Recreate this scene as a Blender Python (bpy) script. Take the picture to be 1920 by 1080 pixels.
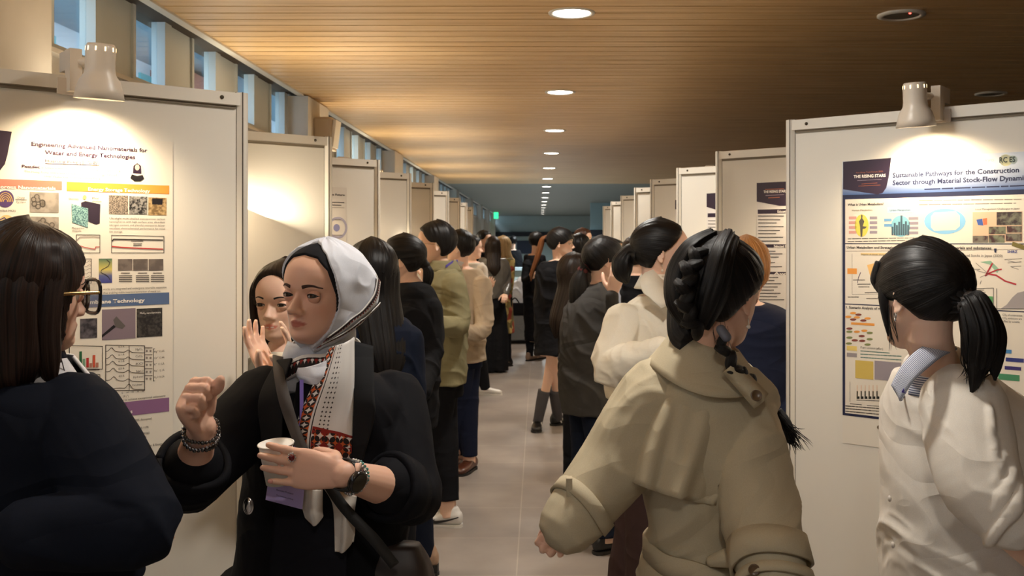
import bpy, math
import numpy as np
from mathutils import Matrix, Vector

# ---------------------------------------------------------------- camera, world, exposure
F = 1867.0            # focal length in pixels of the 1920 px wide frame
VX, VY = 1010.0, 452.0  # vanishing point of the corridor
CAMZ = 1.58
scene = bpy.context.scene
col = scene.collection
for o in list(bpy.data.objects):
    bpy.data.objects.remove(o)
cam_d = bpy.data.cameras.new('camera')
cam = bpy.data.objects.new('camera', cam_d); col.objects.link(cam)
cam.location = (0, 0, CAMZ); cam.rotation_euler = (math.pi/2, 0, 0)
cam_d.sensor_width = 36; cam_d.lens = F/1920*36
cam_d.shift_x = -(VX-960)/1920; cam_d.shift_y = -(540-VY)/1920
cam_d.dof.use_dof = True; cam_d.dof.focus_distance = 2.3; cam_d.dof.aperture_fstop = 11.0
cam_d.clip_start = 0.05; cam_d.clip_end = 200
scene.camera = cam
scene.view_settings.view_transform = 'Standard'
try: scene.view_settings.look = 'None'
except Exception: pass
scene.view_settings.exposure = 0.0
scene.view_settings.gamma = 1.0
scene.view_settings.use_curve_mapping = False
w = bpy.data.worlds.new('sky'); scene.world = w; w.use_nodes = True
bg = w.node_tree.nodes['Background']
bg.inputs[0].default_value = (0.62, 0.78, 0.95, 1); bg.inputs[1].default_value = 4.5

CEIL = CAMZ + 1.15
XWALL = -1.98      # window wall plane
XEDGE = -1.84      # edge of the slatted ceiling
KEL = {'warm': (1.0, 0.72, 0.42), 'neutral': (1.0, 0.95, 0.87), 'cool': (0.84, 0.95, 1.0)}
LAMP_W, DOWN_W, FAR_W = 4.8, 38.0, 110.0
FILL_W = 17.0

def light(name, kind, loc, power, color, aim=None, **kw):
    d = bpy.data.lights.new(name, kind); d.energy = power; d.color = color
    for k, v in kw.items(): setattr(d, k, v)
    o = bpy.data.objects.new(name, d); col.objects.link(o); o.location = loc
    if aim is not None:
        o.rotation_euler = (Vector(aim)-Vector(loc)).to_track_quat('-Z', 'Y').to_euler()
    return o

# added lights, unseen behind the boards, to brighten the ceiling
for k in range(8):
    light('added_ceiling_fill', 'AREA', (-1.74, 1.4+2.3*k, 2.03), FILL_W, (1.0, .86, .64), aim=(-1.05, 1.4+2.3*k, 3.4), shape='RECTANGLE', size=.10, size_y=2.1)
# ---------------------------------------------------------------- helpers
def V(px, py, Y):
    return np.array([(px-VX)*Y/F, Y, CAMZ-(py-VY)*Y/F])
def nrm(v):
    v = np.asarray(v, float); return v/max(1e-9, np.linalg.norm(v))
def smooth01(x):
    x = np.clip(x, 0, 1); return x*x*(3-2*x)
def yaw_of(px, psi):
    """world yaw of a figure seen at column px, turned psi degrees from facing the camera (+ = towards image left)"""
    return math.radians(180-psi)-math.atan((px-VX)/F)
rs = np.random.RandomState(7)
_T = rs.rand(64, 64, 64)
def vnoise(P):
    P = np.asarray(P); i = np.floor(P).astype(int); f = P-i; f = f*f*(3-2*f)
    r = 0
    for a in (0, 1):
        for b in (0, 1):
            for c in (0, 1):
                wgt = (f[:, 0] if a else 1-f[:, 0])*(f[:, 1] if b else 1-f[:, 1])*(f[:, 2] if c else 1-f[:, 2])
                r = r+wgt*_T[(i[:, 0]+a) % 64, (i[:, 1]+b) % 64, (i[:, 2]+c) % 64]
    return r

def catmull(A, n):
    A = np.asarray(A, float); out = []
    m = len(A)
    for i in range(m-1):
        p0 = A[max(i-1, 0)]; p1 = A[i]; p2 = A[i+1]; p3 = A[min(i+2, m-1)]
        for k in range(n):
            t = k/n
            out.append(0.5*((2*p1)+(-p0+p2)*t+(2*p0-5*p1+4*p2-p3)*t*t+(-p0+3*p1-3*p2+p3)*t**3))
    out.append(A[-1]); return np.array(out)

class G:
    """collects closed shells and sheets, all in world coordinates"""
    def __init__(s): s.v = []; s.f = []; s.uv = []; s.n = 0
    def add(s, verts, faces, uvs=None):
        verts = np.asarray(verts, float).reshape(-1, 3); b = s.n
        s.v.append(verts); s.n += len(verts)
        for k, f in enumerate(faces):
            s.f.append(tuple(b+i for i in f))
            s.uv.append(uvs[k] if uvs is not None else None)
        return s
    def grid(s, P, wrap=True, cap=True, us=1.0, vs=1.0):
        n, m = P.shape[:2]; verts = P.reshape(-1, 3); faces = []; uvs = []
        mm = m if wrap else m-1
        for i in range(n-1):
            for j in range(mm):
                j2 = (j+1) % m
                faces.append((i*m+j, i*m+j2, (i+1)*m+j2, (i+1)*m+j))
                u0, u1, v0, v1 = us*j/mm, us*(j+1)/mm, vs*i/(n-1), vs*(i+1)/(n-1)
                uvs.append(((u0, v0), (u1, v0), (u1, v1), (u0, v1)))
        if wrap and cap:
            c0 = P[0].mean(0); c1 = P[-1].mean(0)
            verts = np.vstack([verts, c0, c1]); a = n*m; b = a+1
            for j in range(m):
                j2 = (j+1) % m
                faces.append((a, j2, j)); uvs.append(((us*(j+.5)/m, 0), (us*(j+1)/m, 0), (us*j/m, 0)))
                faces.append((b, (n-1)*m+j, (n-1)*m+j2)); uvs.append(((us*(j+.5)/m, vs), (us*j/m, vs), (us*(j+1)/m, vs)))
        return s.add(verts, faces, uvs)
    def loft(s, rings, seg=24, sub=4, e=2.0, us=1.0, vs=1.0, mod=None):
        """rings: (centre, half-width vector, half-depth vector)"""
        R = np.array([np.concatenate(r) for r in rings]); R = catmull(R, sub) if sub > 1 else R
        a = np.linspace(0, 2*math.pi, seg, endpoint=False)
        ca, sa = np.cos(a), np.sin(a)
        ca = np.sign(ca)*np.abs(ca)**(2/e); sa = np.sign(sa)*np.abs(sa)**(2/e)
        P = R[:, None, 0:3]+ca[None, :, None]*R[:, None, 3:6]+sa[None, :, None]*R[:, None, 6:9]
        if mod is not None: P = mod(P, R)
        return s.grid(P, us=us, vs=vs)
    def tube(s, pts, rad, seg=14, sub=4, flat=None, round_end=True, us=1.0, vs=1.0):
        """pts list of points, rad list of radii or (ra, rb); flat = vector along which ra is measured"""
        pts = np.array(pts, float); rad = np.array([(r, r) if np.isscalar(r) else r for r in rad], float)
        A = catmull(np.hstack([pts, rad]), sub) if sub > 1 else np.hstack([pts, rad])
        if round_end:
            def ends(A, first):
                p = A[0] if first else A[-1]; q = A[1] if first else A[-2]
                d = nrm(p[:3]-q[:3]); r = p[3:].min(); o = []
                for k in (1, 2, 3):
                    t = math.radians(28*k); x = p.copy(); x[:3] += d*r*math.sin(t); x[3:] *= max(.08, math.cos(t)); o.append(x)
                return o
            A = np.vstack([np.array(ends(A, True)[::-1]), A, np.array(ends(A, False))])
        n = len(A); up = np.array(flat if flat is not None else (0.3, 0.2, 1.0), float)
        rings = []
        T = np.gradient(A[:, :3], axis=0)
        prev = None
        for i in range(n):
            t = nrm(T[i])
            if prev is None or flat is not None: x = up-t*np.dot(up, t)
            else: x = prev-t*np.dot(prev, t)
            if np.linalg.norm(x) < 1e-4: x = np.cross(t, (1, 0.1, 0))
            x = nrm(x); prev = x; y = np.cross(t, x)
            rings.append((A[i, :3], x*A[i, 3], y*A[i, 4]))
        return s.loft(rings, seg=seg, sub=1, us=us, vs=vs)
    def ell(s, c, r, M=None, seg=20, ns=12):
        c = np.asarray(c, float); M = np.eye(3) if M is None else np.asarray(M, float)
        if np.isscalar(r): r = (r, r, r)
        t = np.linspace(0.02, math.pi-0.02, ns); a = np.linspace(0, 2*math.pi, seg, endpoint=False)
        P = np.stack([np.sin(t)[:, None]*np.cos(a)*r[0], np.sin(t)[:, None]*np.sin(a)*r[1], (np.cos(t)[:, None]+0*a)*r[2]], -1)
        return s.grid(c+P@M.T)
    def box(s, c, h, M=None):
        M = np.eye(3) if M is None else np.asarray(M, float)
        P = np.array([[x, y, z] for x in (-1, 1) for y in (-1, 1) for z in (-1, 1)], float)*np.asarray(h, float)
        P = np.asarray(c, float)+P@M.T
        return s.add(P, [(0, 1, 3, 2), (4, 6, 7, 5), (0, 4, 5, 1), (2, 3, 7, 6), (0, 2, 6, 4), (1, 5, 7, 3)])
    def bx(s, x0, x1, y0, y1, z0, z1):
        return s.box(((x0+x1)/2, (y0+y1)/2, (z0+z1)/2), (abs(x1-x0)/2, abs(y1-y0)/2, abs(z1-z0)/2))
    def sheet(s, P, th, us=1.0, vs=1.0, vdir=None):
        """P[n,m,3] open sheet given thickness th"""
        P = np.asarray(P, float)
        du = np.gradient(P, axis=1); dv = np.gradient(P, axis=0)
        N = np.cross(du, dv); N /= np.maximum(1e-9, np.linalg.norm(N, axis=-1, keepdims=True))
        A = P+N*th/2; B = P-N*th/2; n, m = P.shape[:2]
        verts = np.vstack([A.reshape(-1, 3), B.reshape(-1, 3)]); o = n*m; faces = []; uvs = []
        for i in range(n-1):
            for j in range(m-1):
                a, b, c, d = i*m+j, i*m+j+1, (i+1)*m+j+1, (i+1)*m+j
                u0, u1, v0, v1 = us*j/(m-1), us*(j+1)/(m-1), vs*i/(n-1), vs*(i+1)/(n-1)
                faces += [(a, b, c, d), (o+d, o+c, o+b, o+a)]
                uvs += [((u0, v0), (u1, v0), (u1, v1), (u0, v1)), ((u0, v1), (u1, v1), (u1, v0), (u0, v0))]
        for i in range(n-1):
            for j in (0, m-1):
                a, d = i*m+j, (i+1)*m+j; faces.append((a, d, o+d, o+a) if j == 0 else (d, a, o+a, o+d))
                u = us*j/(m-1); uvs.append(((u, vs*i/(n-1)), (u, vs*(i+1)/(n-1)), (u, vs*(i+1)/(n-1)), (u, vs*i/(n-1))))
        for j in range(m-1):
            for i in (0, n-1):
                a, b = i*m+j, i*m+j+1; faces.append((b, a, o+a, o+b) if i == 0 else (a, b, o+b, o+a))
                v = vs*i/(n-1); uvs.append(((us*j/(m-1), v),)*4)
        return s.add(verts, faces, uvs)
    def mesh(s, name, origin=(0, 0, 0)):
        me = bpy.data.meshes.new(name)
        vs = np.vstack(s.v)-np.asarray(origin)
        me.from_pydata(vs.tolist(), [], s.f)
        if any(u is not None for u in s.uv):
            l = me.uv_layers.new(name='UVMap'); arr = []
            for u, f in zip(s.uv, s.f): arr += list(u) if u is not None else [(0, 0)]*len(f)
            l.data.foreach_set('uv', np.array(arr, float).ravel())
        me.update(); return me

def tag(o, label=None, cat=None, group=None, kind=None):
    if label: o['label'] = label
    if cat: o['category'] = cat
    if group: o['group'] = group
    if kind: o['kind'] = kind
    return o
def link(name, me, mat, parent=None, smooth=False, loc=None):
    o = bpy.data.objects.new(name, me); col.objects.link(o)
    if mat is not None:
        me.materials.clear(); me.materials.append(mat)
    if smooth: me.polygons.foreach_set('use_smooth', [True]*len(me.polygons))
    if parent is not None: o.parent = parent
    elif loc is not None: o.location = loc
    return o
def empty(name, loc=(0, 0, 0), label=None, cat=None, group=None):
    o = bpy.data.objects.new(name, None); col.objects.link(o); o.location = loc; o.empty_display_size = .1
    return tag(o, label, cat, group)
def put(name, g, mat, parent=None, smooth=False):
    """link world-coordinate shells as one object, relative to the parent's place"""
    p = parent; off = np.zeros(3)
    while p is not None: off += np.array(p.location); p = p.parent
    return link(name, g.mesh(name, off), mat, parent, smooth)
def bake(name, g, voxel, mat, parent=None, smooth=2, disp=None, colfn=None):
    p = parent; off = np.zeros(3)
    while p is not None: off += np.array(p.location); p = p.parent
    me = g.mesh('tmp'); o = bpy.data.objects.new('tmp', me); col.objects.link(o)
    m = o.modifiers.new('r', 'REMESH'); m.mode = 'VOXEL'; m.voxel_size = voxel; m.adaptivity = 0
    if smooth:
        k = o.modifiers.new('s', 'SMOOTH'); k.factor = .5; k.iterations = smooth
    dg = bpy.context.evaluated_depsgraph_get()
    me2 = bpy.data.meshes.new_from_object(o.evaluated_get(dg))
    bpy.data.objects.remove(o); bpy.data.meshes.remove(me); me2.name = name
    n = len(me2.vertices); P = np.empty(n*3); me2.vertices.foreach_get('co', P); P = P.reshape(-1, 3)
    if disp is not None:
        N = np.empty(n*3); me2.vertices.foreach_get('normal', N); N = N.reshape(-1, 3)
        P = P+N*disp(P, N)[:, None]
    if colfn is not None:
        c = colfn(P); a = me2.color_attributes.new('tint', 'FLOAT_COLOR', 'POINT')
        a.data.foreach_set('color', np.hstack([c, np.ones((n, 1))]).ravel())
    me2.vertices.foreach_set('co', (P-off).ravel()); me2.update()
    return link(name, me2, mat, parent, True)

def folds(amp, fx=7, fz=11, seed=0.0, slant=.6):
    def d(P, N):
        Q = P.copy(); Q[:, 2] = P[:, 2]+slant*P[:, 0]-slant*.4*P[:, 1]
        wv = vnoise(P*5+seed)*1.2
        A = np.stack([P[:, 0]*fx+wv+seed, P[:, 1]*fx+wv, Q[:, 2]*fz+wv*2+seed*3], -1)
        r1 = 1-np.abs(2*vnoise(A)-1); r2 = 1-np.abs(2*vnoise(A*2.3+9)-1)
        return amp*(r1**2*1.6-.6+.45*(r2**2-.4))
    return d

# ---------------------------------------------------------------- materials
MATS = {}
def pmat(name, color, rough=.6, metal=0, spec=.5, emit=None, es=0, **kw):
    if name in MATS: return MATS[name]
    m = bpy.data.materials.new(name); m.use_nodes = True; b = m.node_tree.nodes['Principled BSDF']
    b.inputs['Base Color'].default_value = (*color, 1); b.inputs['Roughness'].default_value = rough
    b.inputs['Metallic'].default_value = metal; b.inputs['Specular IOR Level'].default_value = spec
    if emit: b.inputs['Emission Color'].default_value = (*emit, 1); b.inputs['Emission Strength'].default_value = es
    for k, v in kw.items(): b.inputs[k].default_value = v
    MATS[name] = m; return m
def N_(m, t, **kw):
    n = m.node_tree.nodes.new(t)
    for k, v in kw.items(): setattr(n, k, v)
    return n
def L_(m, a, b): m.node_tree.links.new(a, b)
def bsdf(m): return m.node_tree.nodes['Principled BSDF']
def noisy(m, scale=(40, 40, 40), amt=.15, bump=.2, dist=.002, detail=4, coord='Object', c2=None, fac=(.35, .65)):
    tc = N_(m, 'ShaderNodeTexCoord'); mp = N_(m, 'ShaderNodeMapping'); mp.inputs['Scale'].default_value = scale
    nz = N_(m, 'ShaderNodeTexNoise'); nz.inputs['Scale'].default_value = 1; nz.inputs['Detail'].default_value = detail
    L_(m, tc.outputs[coord], mp.inputs[0]); L_(m, mp.outputs[0], nz.inputs[0])
    if amt or c2:
        b = bsdf(m); c = b.inputs['Base Color'].default_value[:3]
        rp = N_(m, 'ShaderNodeValToRGB'); e = rp.color_ramp.elements
        e[0].position, e[1].position = fac
        e[0].color = (*[x*(1-amt) for x in c], 1); e[1].color = (*(c2 if c2 else [min(1, x*(1+amt)) for x in c]), 1)
        L_(m, nz.outputs[0], rp.inputs[0]); L_(m, rp.outputs[0], b.inputs['Base Color'])
    if bump:
        bp = N_(m, 'ShaderNodeBump'); bp.inputs['Strength'].default_value = bump; bp.inputs['Distance'].default_value = dist
        L_(m, nz.outputs[0], bp.inputs['Height']); L_(m, bp.outputs[0], bsdf(m).inputs['Normal'])
    return m
def srgb(r, g, b):
    f = lambda c: (c/255/12.92 if c/255 <= .04045 else ((c/255+.055)/1.055)**2.4)
    return (f(r), f(g), f(b))
def cloth(name, c, rough=.85, bump=.25, sheen=.0):
    if name in MATS: return MATS[name]
    m = pmat(name, c, rough, spec=.3 if max(c) > .1 else .12); bsdf(m).inputs['Sheen Weight'].default_value = sheen
    noisy(m, (900, 900, 900), .06, 0, .0004, 2)
    tc = N_(m, 'ShaderNodeTexCoord'); mp = N_(m, 'ShaderNodeMapping'); mp.inputs['Scale'].default_value = (5, 5, 9); mp.inputs['Rotation'].default_value = (.35, .5, .3)
    nz = N_(m, 'ShaderNodeTexNoise'); nz.inputs['Scale'].default_value = 1; nz.inputs['Detail'].default_value = .6; nz.inputs['Distortion'].default_value = .5
    wv = N_(m, 'ShaderNodeMath', operation='PINGPONG'); wv.inputs[1].default_value = .16
    n2 = N_(m, 'ShaderNodeTexNoise'); n2.inputs['Scale'].default_value = 1200; ad = N_(m, 'ShaderNodeMath', operation='MULTIPLY_ADD'); ad.inputs[1].default_value = .010
    L_(m, tc.outputs['Object'], mp.inputs[0]); L_(m, mp.outputs[0], nz.inputs[0]); L_(m, nz.outputs[0], wv.inputs[0]); L_(m, tc.outputs['Object'], n2.inputs[0]); L_(m, n2.outputs[0], ad.inputs[0]); L_(m, wv.outputs[0], ad.inputs[2])
    bp = N_(m, 'ShaderNodeBump'); bp.inputs['Strength'].default_value = .45; bp.inputs['Distance'].default_value = .045
    L_(m, ad.outputs[0], bp.inputs['Height']); L_(m, bp.outputs[0], bsdf(m).inputs['Normal']); return m
def hairmat(name, c, hl=None):
    if name in MATS: return MATS[name]
    m = pmat(name, c, .42, spec=.28)
    tc = N_(m, 'ShaderNodeTexCoord'); mp = N_(m, 'ShaderNodeMapping'); mp.inputs['Scale'].default_value = (170, 1.6, 1)
    nz = N_(m, 'ShaderNodeTexNoise'); nz.inputs['Scale'].default_value = 1; nz.inputs['Detail'].default_value = 5
    L_(m, tc.outputs['UV'], mp.inputs[0]); L_(m, mp.outputs[0], nz.inputs[0])
    rp = N_(m, 'ShaderNodeValToRGB'); e = rp.color_ramp.elements; e[0].position = .35; e[1].position = .7
    e[0].color = (*[x*.5 for x in c], 1); e[1].color = (*(hl or [x*1.7 for x in c]), 1)
    L_(m, nz.outputs[0], rp.inputs[0]); L_(m, rp.outputs[0], bsdf(m).inputs['Base Color'])
    bp = N_(m, 'ShaderNodeBump'); bp.inputs['Strength'].default_value = .7; bp.inputs['Distance'].default_value = .002
    L_(m, nz.outputs[0], bp.inputs['Height']); L_(m, bp.outputs[0], bsdf(m).inputs['Normal'])
    return m
def skinmat(name, c):
    if name in MATS: return MATS[name]
    m = pmat(name, c, .48, spec=.4); b = bsdf(m)
    b.inputs['Subsurface Weight'].default_value = .12; b.inputs['Subsurface Radius'].default_value = (.012, .004, .002)
    at = N_(m, 'ShaderNodeAttribute'); at.attribute_name = 'tint'
    mx = N_(m, 'ShaderNodeMix'); mx.data_type = 'RGBA'; mx.blend_type = 'MULTIPLY'; mx.inputs[0].default_value = 1
    mx.inputs[6].default_value = (*c, 1); L_(m, at.outputs[0], mx.inputs[7]); L_(m, mx.outputs[2], b.inputs['Base Color'])
    tc = N_(m, 'ShaderNodeTexCoord'); nz = N_(m, 'ShaderNodeTexNoise'); nz.inputs['Scale'].default_value = 220
    bp = N_(m, 'ShaderNodeBump'); bp.inputs['Strength'].default_value = .12; bp.inputs['Distance'].default_value = .0008
    L_(m, tc.outputs['Object'], nz.inputs[0]); L_(m, nz.outputs[0], bp.inputs['Height']); L_(m, bp.outputs[0], b.inputs['Normal'])
    return m
# ---------------------------------------------------------------- the hall
M_wood = pmat('oak_slats', srgb(188, 140, 84), .42, spec=.45)
def wood_nodes(m):
    tc = N_(m, 'ShaderNodeTexCoord'); mp = N_(m, 'ShaderNodeMapping'); mp.inputs['Scale'].default_value = (1.2, 22, 22)
    nz = N_(m, 'ShaderNodeTexNoise'); nz.inputs['Scale'].default_value = 1; nz.inputs['Detail'].default_value = 5
    L_(m, tc.outputs['Object'], mp.inputs[0]); L_(m, mp.outputs[0], nz.inputs[0])
    rp = N_(m, 'ShaderNodeValToRGB'); e = rp.color_ramp.elements; e[0].position = .3; e[1].position = .72
    e[0].color = (*srgb(206, 164, 108), 1); e[1].color = (*srgb(236, 200, 148), 1)
    L_(m, nz.outputs[0], rp.inputs[0]); L_(m, rp.outputs[0], bsdf(m).inputs['Base Color'])
wood_nodes(M_wood)
M_gap = pmat('dark_gap', (.035, .022, .012), .9)
M_white = noisy(pmat('painted_white', srgb(206, 198, 186), .7), (6, 6, 6), .03, 0)
M_panel = noisy(pmat('white_laminate', srgb(226, 220, 208), .38, spec=.35), (3, 3, 3), .015, 0)
M_alu = pmat('anodised_aluminium', srgb(226, 219, 206), .42, metal=.1)
M_slot = pmat('dark_slot', srgb(70, 60, 46), .7)
M_frame = pmat('grey_window_frame', srgb(192, 196, 194), .5)
M_dark = pmat('black_trim', (.02, .02, .02), .6)
M_floor = pmat('stone_tiles', srgb(150, 140, 134), .42, spec=.4)
def floor_nodes(m):
    tc = N_(m, 'ShaderNodeTexCoord'); nz = N_(m, 'ShaderNodeTexNoise'); nz.inputs['Scale'].default_value = 2.2; nz.inputs['Detail'].default_value = 7
    L_(m, tc.outputs['Object'], nz.inputs[0])
    rp = N_(m, 'ShaderNodeValToRGB'); e = rp.color_ramp.elements; e[0].position = .3; e[1].position = .75
    e[0].color = (*srgb(128, 119, 113), 1); e[1].color = (*srgb(156, 147, 140), 1); L_(m, nz.outputs[0], rp.inputs[0])
    br = N_(m, 'ShaderNodeTexBrick'); br.offset = 0; br.inputs['Scale'].default_value = 1
    br.inputs['Brick Width'].default_value = 1.2; br.inputs['Row Height'].default_value = .6
    br.inputs['Mortar Size'].default_value = .0035; br.inputs['Mortar Smooth'].default_value = .2
    mp = N_(m, 'ShaderNodeMapping'); mp.inputs['Location'].default_value = (.105+1.2*5, .1, 0)
    L_(m, tc.outputs['Object'], mp.inputs[0]); L_(m, mp.outputs[0], br.inputs[0])
    br.inputs['Color1'].default_value = (1, 1, 1, 1); br.inputs['Color2'].default_value = (.93, .92, .91, 1); br.inputs['Mortar'].default_value = (1.35, 1.33, 1.3, 1)
    mx = N_(m, 'ShaderNodeMix'); mx.data_type = 'RGBA'; mx.blend_type = 'MULTIPLY'; mx.inputs[0].default_value = 1
    L_(m, rp.outputs[0], mx.inputs[6]); L_(m, br.outputs[0], mx.inputs[7]); L_(m, mx.outputs[2], bsdf(m).inputs['Base Color'])
    n2 = N_(m, 'ShaderNodeTexNoise'); n2.inputs['Scale'].default_value = 60; bp = N_(m, 'ShaderNodeBump'); bp.inputs['Strength'].default_value = .1; bp.inputs['Distance'].default_value = .002
    L_(m, tc.outputs['Object'], n2.inputs[0]); L_(m, n2.outputs[0], bp.inputs['Height']); L_(m, bp.outputs[0], bsdf(m).inputs['Normal'])
floor_nodes(M_floor)
def struct(name, g, mat): return tag(put(name, g, mat), kind='structure')
Y0, Y1 = -4.0, 45.7
XR = 5.4
struct('floor', G().bx(-2.1, XR+.1, Y0, Y1+.2, -.1, 0), M_floor)
# slatted ceiling: boards run across the corridor, dark gaps between
g = G(); gf = G(); pitch = .1455; y = Y0
while y < Y1:
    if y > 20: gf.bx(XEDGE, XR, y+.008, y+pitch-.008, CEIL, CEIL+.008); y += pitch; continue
    g.bx(XEDGE, XR, y+.008, y+pitch-.008, CEIL, CEIL+.008); y += pitch
struct('ceiling', g, M_wood)
struct('ceiling_far', gf, noisy(pmat('cool_lit_slats', srgb(132, 136, 128), .5), (1.2, 22, 22), .06, 0))   # cooler light past the aisle put into the slat colour
struct('ceiling_backing', G().bx(-2.1, XR+.1, Y0, Y1+.2, CEIL+.004, CEIL+.14), M_gap)
struct('trim_1', G().bx(XEDGE-.05, XEDGE, Y0, Y1, CEIL-.012, CEIL+.045), pmat('ceiling_edge_trim', srgb(205, 196, 182), .5))
struct('wall_right', G().bx(XR, XR+.1, Y0, Y1, 0, CEIL+.05), pmat('right_wall_paint', srgb(120, 108, 92), .8))
struct('wall_back', G().bx(-2.1, XR+.1, Y0-.1, Y0, 0, CEIL+.05), M_white)
# far end: bulkhead, dark band, glazed lounge wall
zb = CAMZ+.416; zc = CAMZ+.22
M_cool = pmat('pale_green_wall', srgb(170, 188, 186), .6)
struct('wall_end', G().bx(-2.1, XR, Y1, Y1+.1, zb, CEIL+.05), pmat('bulkhead_paint', srgb(176, 188, 184), .7))
struct('trim_2', G().bx(-2.1, XR, Y1-.1, Y1+.1, zc, zb), pmat('dark_band', srgb(36, 40, 48), .6))
struct('wall_end_lower', G().bx(-2.1, XR, Y1, Y1+.1, 0, zc), M_cool)
YB = 30.0; xb = 97/F*YB
struct('wall_far_right', G().bx(xb, XR, YB, YB+.12, 0, CEIL+.02), pmat('blue_grey_glazing', srgb(160, 192, 204), .35, spec=.6))
struct('trim_3', G().bx(xb-.02, XR, YB-.05, YB, zc-.08, zc+.12), pmat('dark_rail', srgb(34, 40, 50), .5))
# left wall below and above the clerestory, columns, windows
ZS, ZT = CAMZ+.773, CAMZ+1.19
struct('wall_left', G().bx(XWALL-.12, XWALL, Y0, Y1, 0, ZS), M_white)
struct('wall_left_top', G().bx(XWALL-.12, XWALL, Y0, Y1, ZT, ZT+.12), M_frame)
cols = [(2.96, 3.70)]
c0 = 7.81
for k in range(8): cols.append((c0+4.72*k, c0+4.72*k+.77))
for k, (a, b) in enumerate(cols):
    struct('trim_%d' % (k+4), G().bx(XWALL, XEDGE+.03, a, b, 0, CEIL-.012), M_white)
M_glass = pmat('window_glass', (.9, .95, 1), .05, spec=.5)
def thin_glass(m):
    nt = m.node_tree; out = [n for n in nt.nodes if n.type == 'OUTPUT_MATERIAL'][0]
    tr = N_(m, 'ShaderNodeBsdfTransparent'); gl = N_(m, 'ShaderNodeBsdfGlossy'); mx = N_(m, 'ShaderNodeMixShader')
    tr.inputs[0].default_value = (.86, .93, .96, 1); gl.inputs['Roughness'].default_value = .03
    mx.inputs[0].default_value = .10; L_(m, tr.outputs[0], mx.inputs[1]); L_(m, gl.outputs[0], mx.inputs[2]); L_(m, mx.outputs[0], out.inputs[0])
thin_glass(M_glass)
wn = 0
for k in range(len(cols)-1):
    ya, yb = cols[k][1], cols[k+1][0]; n = 5; st = (yb-ya)/n
    if k > 5: n = 3; st = (yb-ya)/3
    for j in range(n):
        a = ya+j*st; wn += 1
        w_ = empty('window_%d' % wn, (XWALL, a+st/2, ZS)); w_['kind'] = 'structure'
        p0 = a+st*.42; p1 = a+st*.88
        g = G()
        g.bx(XWALL-.06, XWALL+.0, a+.012, p0, ZS, ZT)            # solid vent panel beside the pane
        g.bx(XWALL-.06, XWALL+.012, p0-.03, p0, ZS, ZT); g.bx(XWALL-.06, XWALL+.012, p1, a+st-.006, ZS, ZT)
        g.bx(XWALL-.06, XWALL+.012, p0, p1, ZT-.03, ZT); g.bx(XWALL-.06, XWALL+.012, p0, p1, ZS, ZS+.03)
        put('window_frame', g, M_frame, w_)
        put('seal', G().bx(XWALL-.05, XWALL+.004, a-.006, a+.012, ZS, ZT), M_dark, w_)
        put('pane', G().bx(XWALL-.034, XWALL-.03, p0, p1, ZS+.03, ZT-.03), M_glass, w_)
        put('sill', G().bx(XWALL-.02, XWALL+.05, a, a+st, ZS-.02, ZS), M_white, w_)
# outside: pale building with an eave, brick return and blue-green glazing
M_out = noisy(pmat('pale_facade', srgb(236, 240, 244), .8), (1, 1, 1), .03, 0)
bld = empty('building', (-7, 10, 0), 'pale office building seen through the high windows', 'building')
put('facade', G().bx(-8.4, -8, 0, 60, 0, 5.2), M_out, bld)
g = G()
for k in range(28): g.bx(-8.02, -7.95, 1+k*2.1, 1.7+k*2.1, 1, 4.95)
put('window_strip', g, pmat('teal_glazing', srgb(120, 205, 210), .25), bld)
put('brick_wing', G().bx(-8, -7.2, 20.5, 22.5, 0, 5.1), noisy(pmat('red_brick', srgb(178, 112, 92), .9), (9, 9, 30), .15, 0), bld)
put('eave', G().bx(-8.4, -5.6, -2, 60, 5.2, 5.35), pmat('eave_paint', srgb(150, 168, 180), .8), bld)
tag(put('courtyard_paving', G().bx(-12, -2.12, -4, 60, -.12, -.02), pmat('paving', srgb(150, 150, 146), .9)), kind='structure')

# downlights
M_trimw = pmat('downlight_trim', srgb(214, 206, 196), .45)
M_lit = pmat('lit_diffuser', (1, 1, 1), .5, emit=(1, .95, .86), es=14)
DY = [.002336*F*1.15+.00124*F*1.15*k for k in range(-3, 15)]
dwords = ['nearest', 'second', 'third', 'fourth', 'fifth', 'sixth', 'seventh', 'eighth', 'ninth', 'tenth', 'eleventh', 'twelfth']
for i, y in enumerate(DY):
    k = i-3
    X = .166; r = .108
    lab = 'round recessed downlight in the slatted ceiling, %s from the near end' % (dwords[k] if 0 <= k < 12 else 'far')
    if k < 0: lab = 'round white recessed downlight in the slatted ceiling above the photographer'
    if k >= 12: lab = 'tiny recessed downlight at the far end of the ceiling'
    dl = empty('downlight', (X, y, CEIL), lab, 'ceiling light', 'recessed downlights along the slatted ceiling')
    a = np.linspace(0, 2*math.pi, 40, endpoint=False)
    prof = [(r+.011, .003), (r+.008, -.006), (r-.002, -.008), (r-.014, -.003), (r-.02, .014), (r-.02, .03), (r+.011, .03)]
    P = np.array([[[X+q*math.cos(t), y+q*math.sin(t), CEIL+z] for t in a] for q, z in prof])
    put('trim_ring', G().grid(P, cap=False), M_trimw, dl, True)
    P = np.array([[[X+q*math.cos(t), y+q*math.sin(t), CEIL+z] for t in a] for q, z in [(.001, -.004), (r-.016, -.004), (r-.016, .016), (.001, .016)]])
    put('diffuser', G().grid(P), M_lit, dl)
    if True:
        far = y > 17.5  # far lamps made cool and stronger, standing in for window daylight
        light('downlight_lamp', 'SPOT', (X, y, CEIL-.02), (FAR_W*4 if far else DOWN_W*3), KEL['cool'] if far else KEL['neutral'], aim=(X, y, 0), spot_size=math.radians(150), spot_blend=.8, shadow_soft_size=.09)
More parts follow.
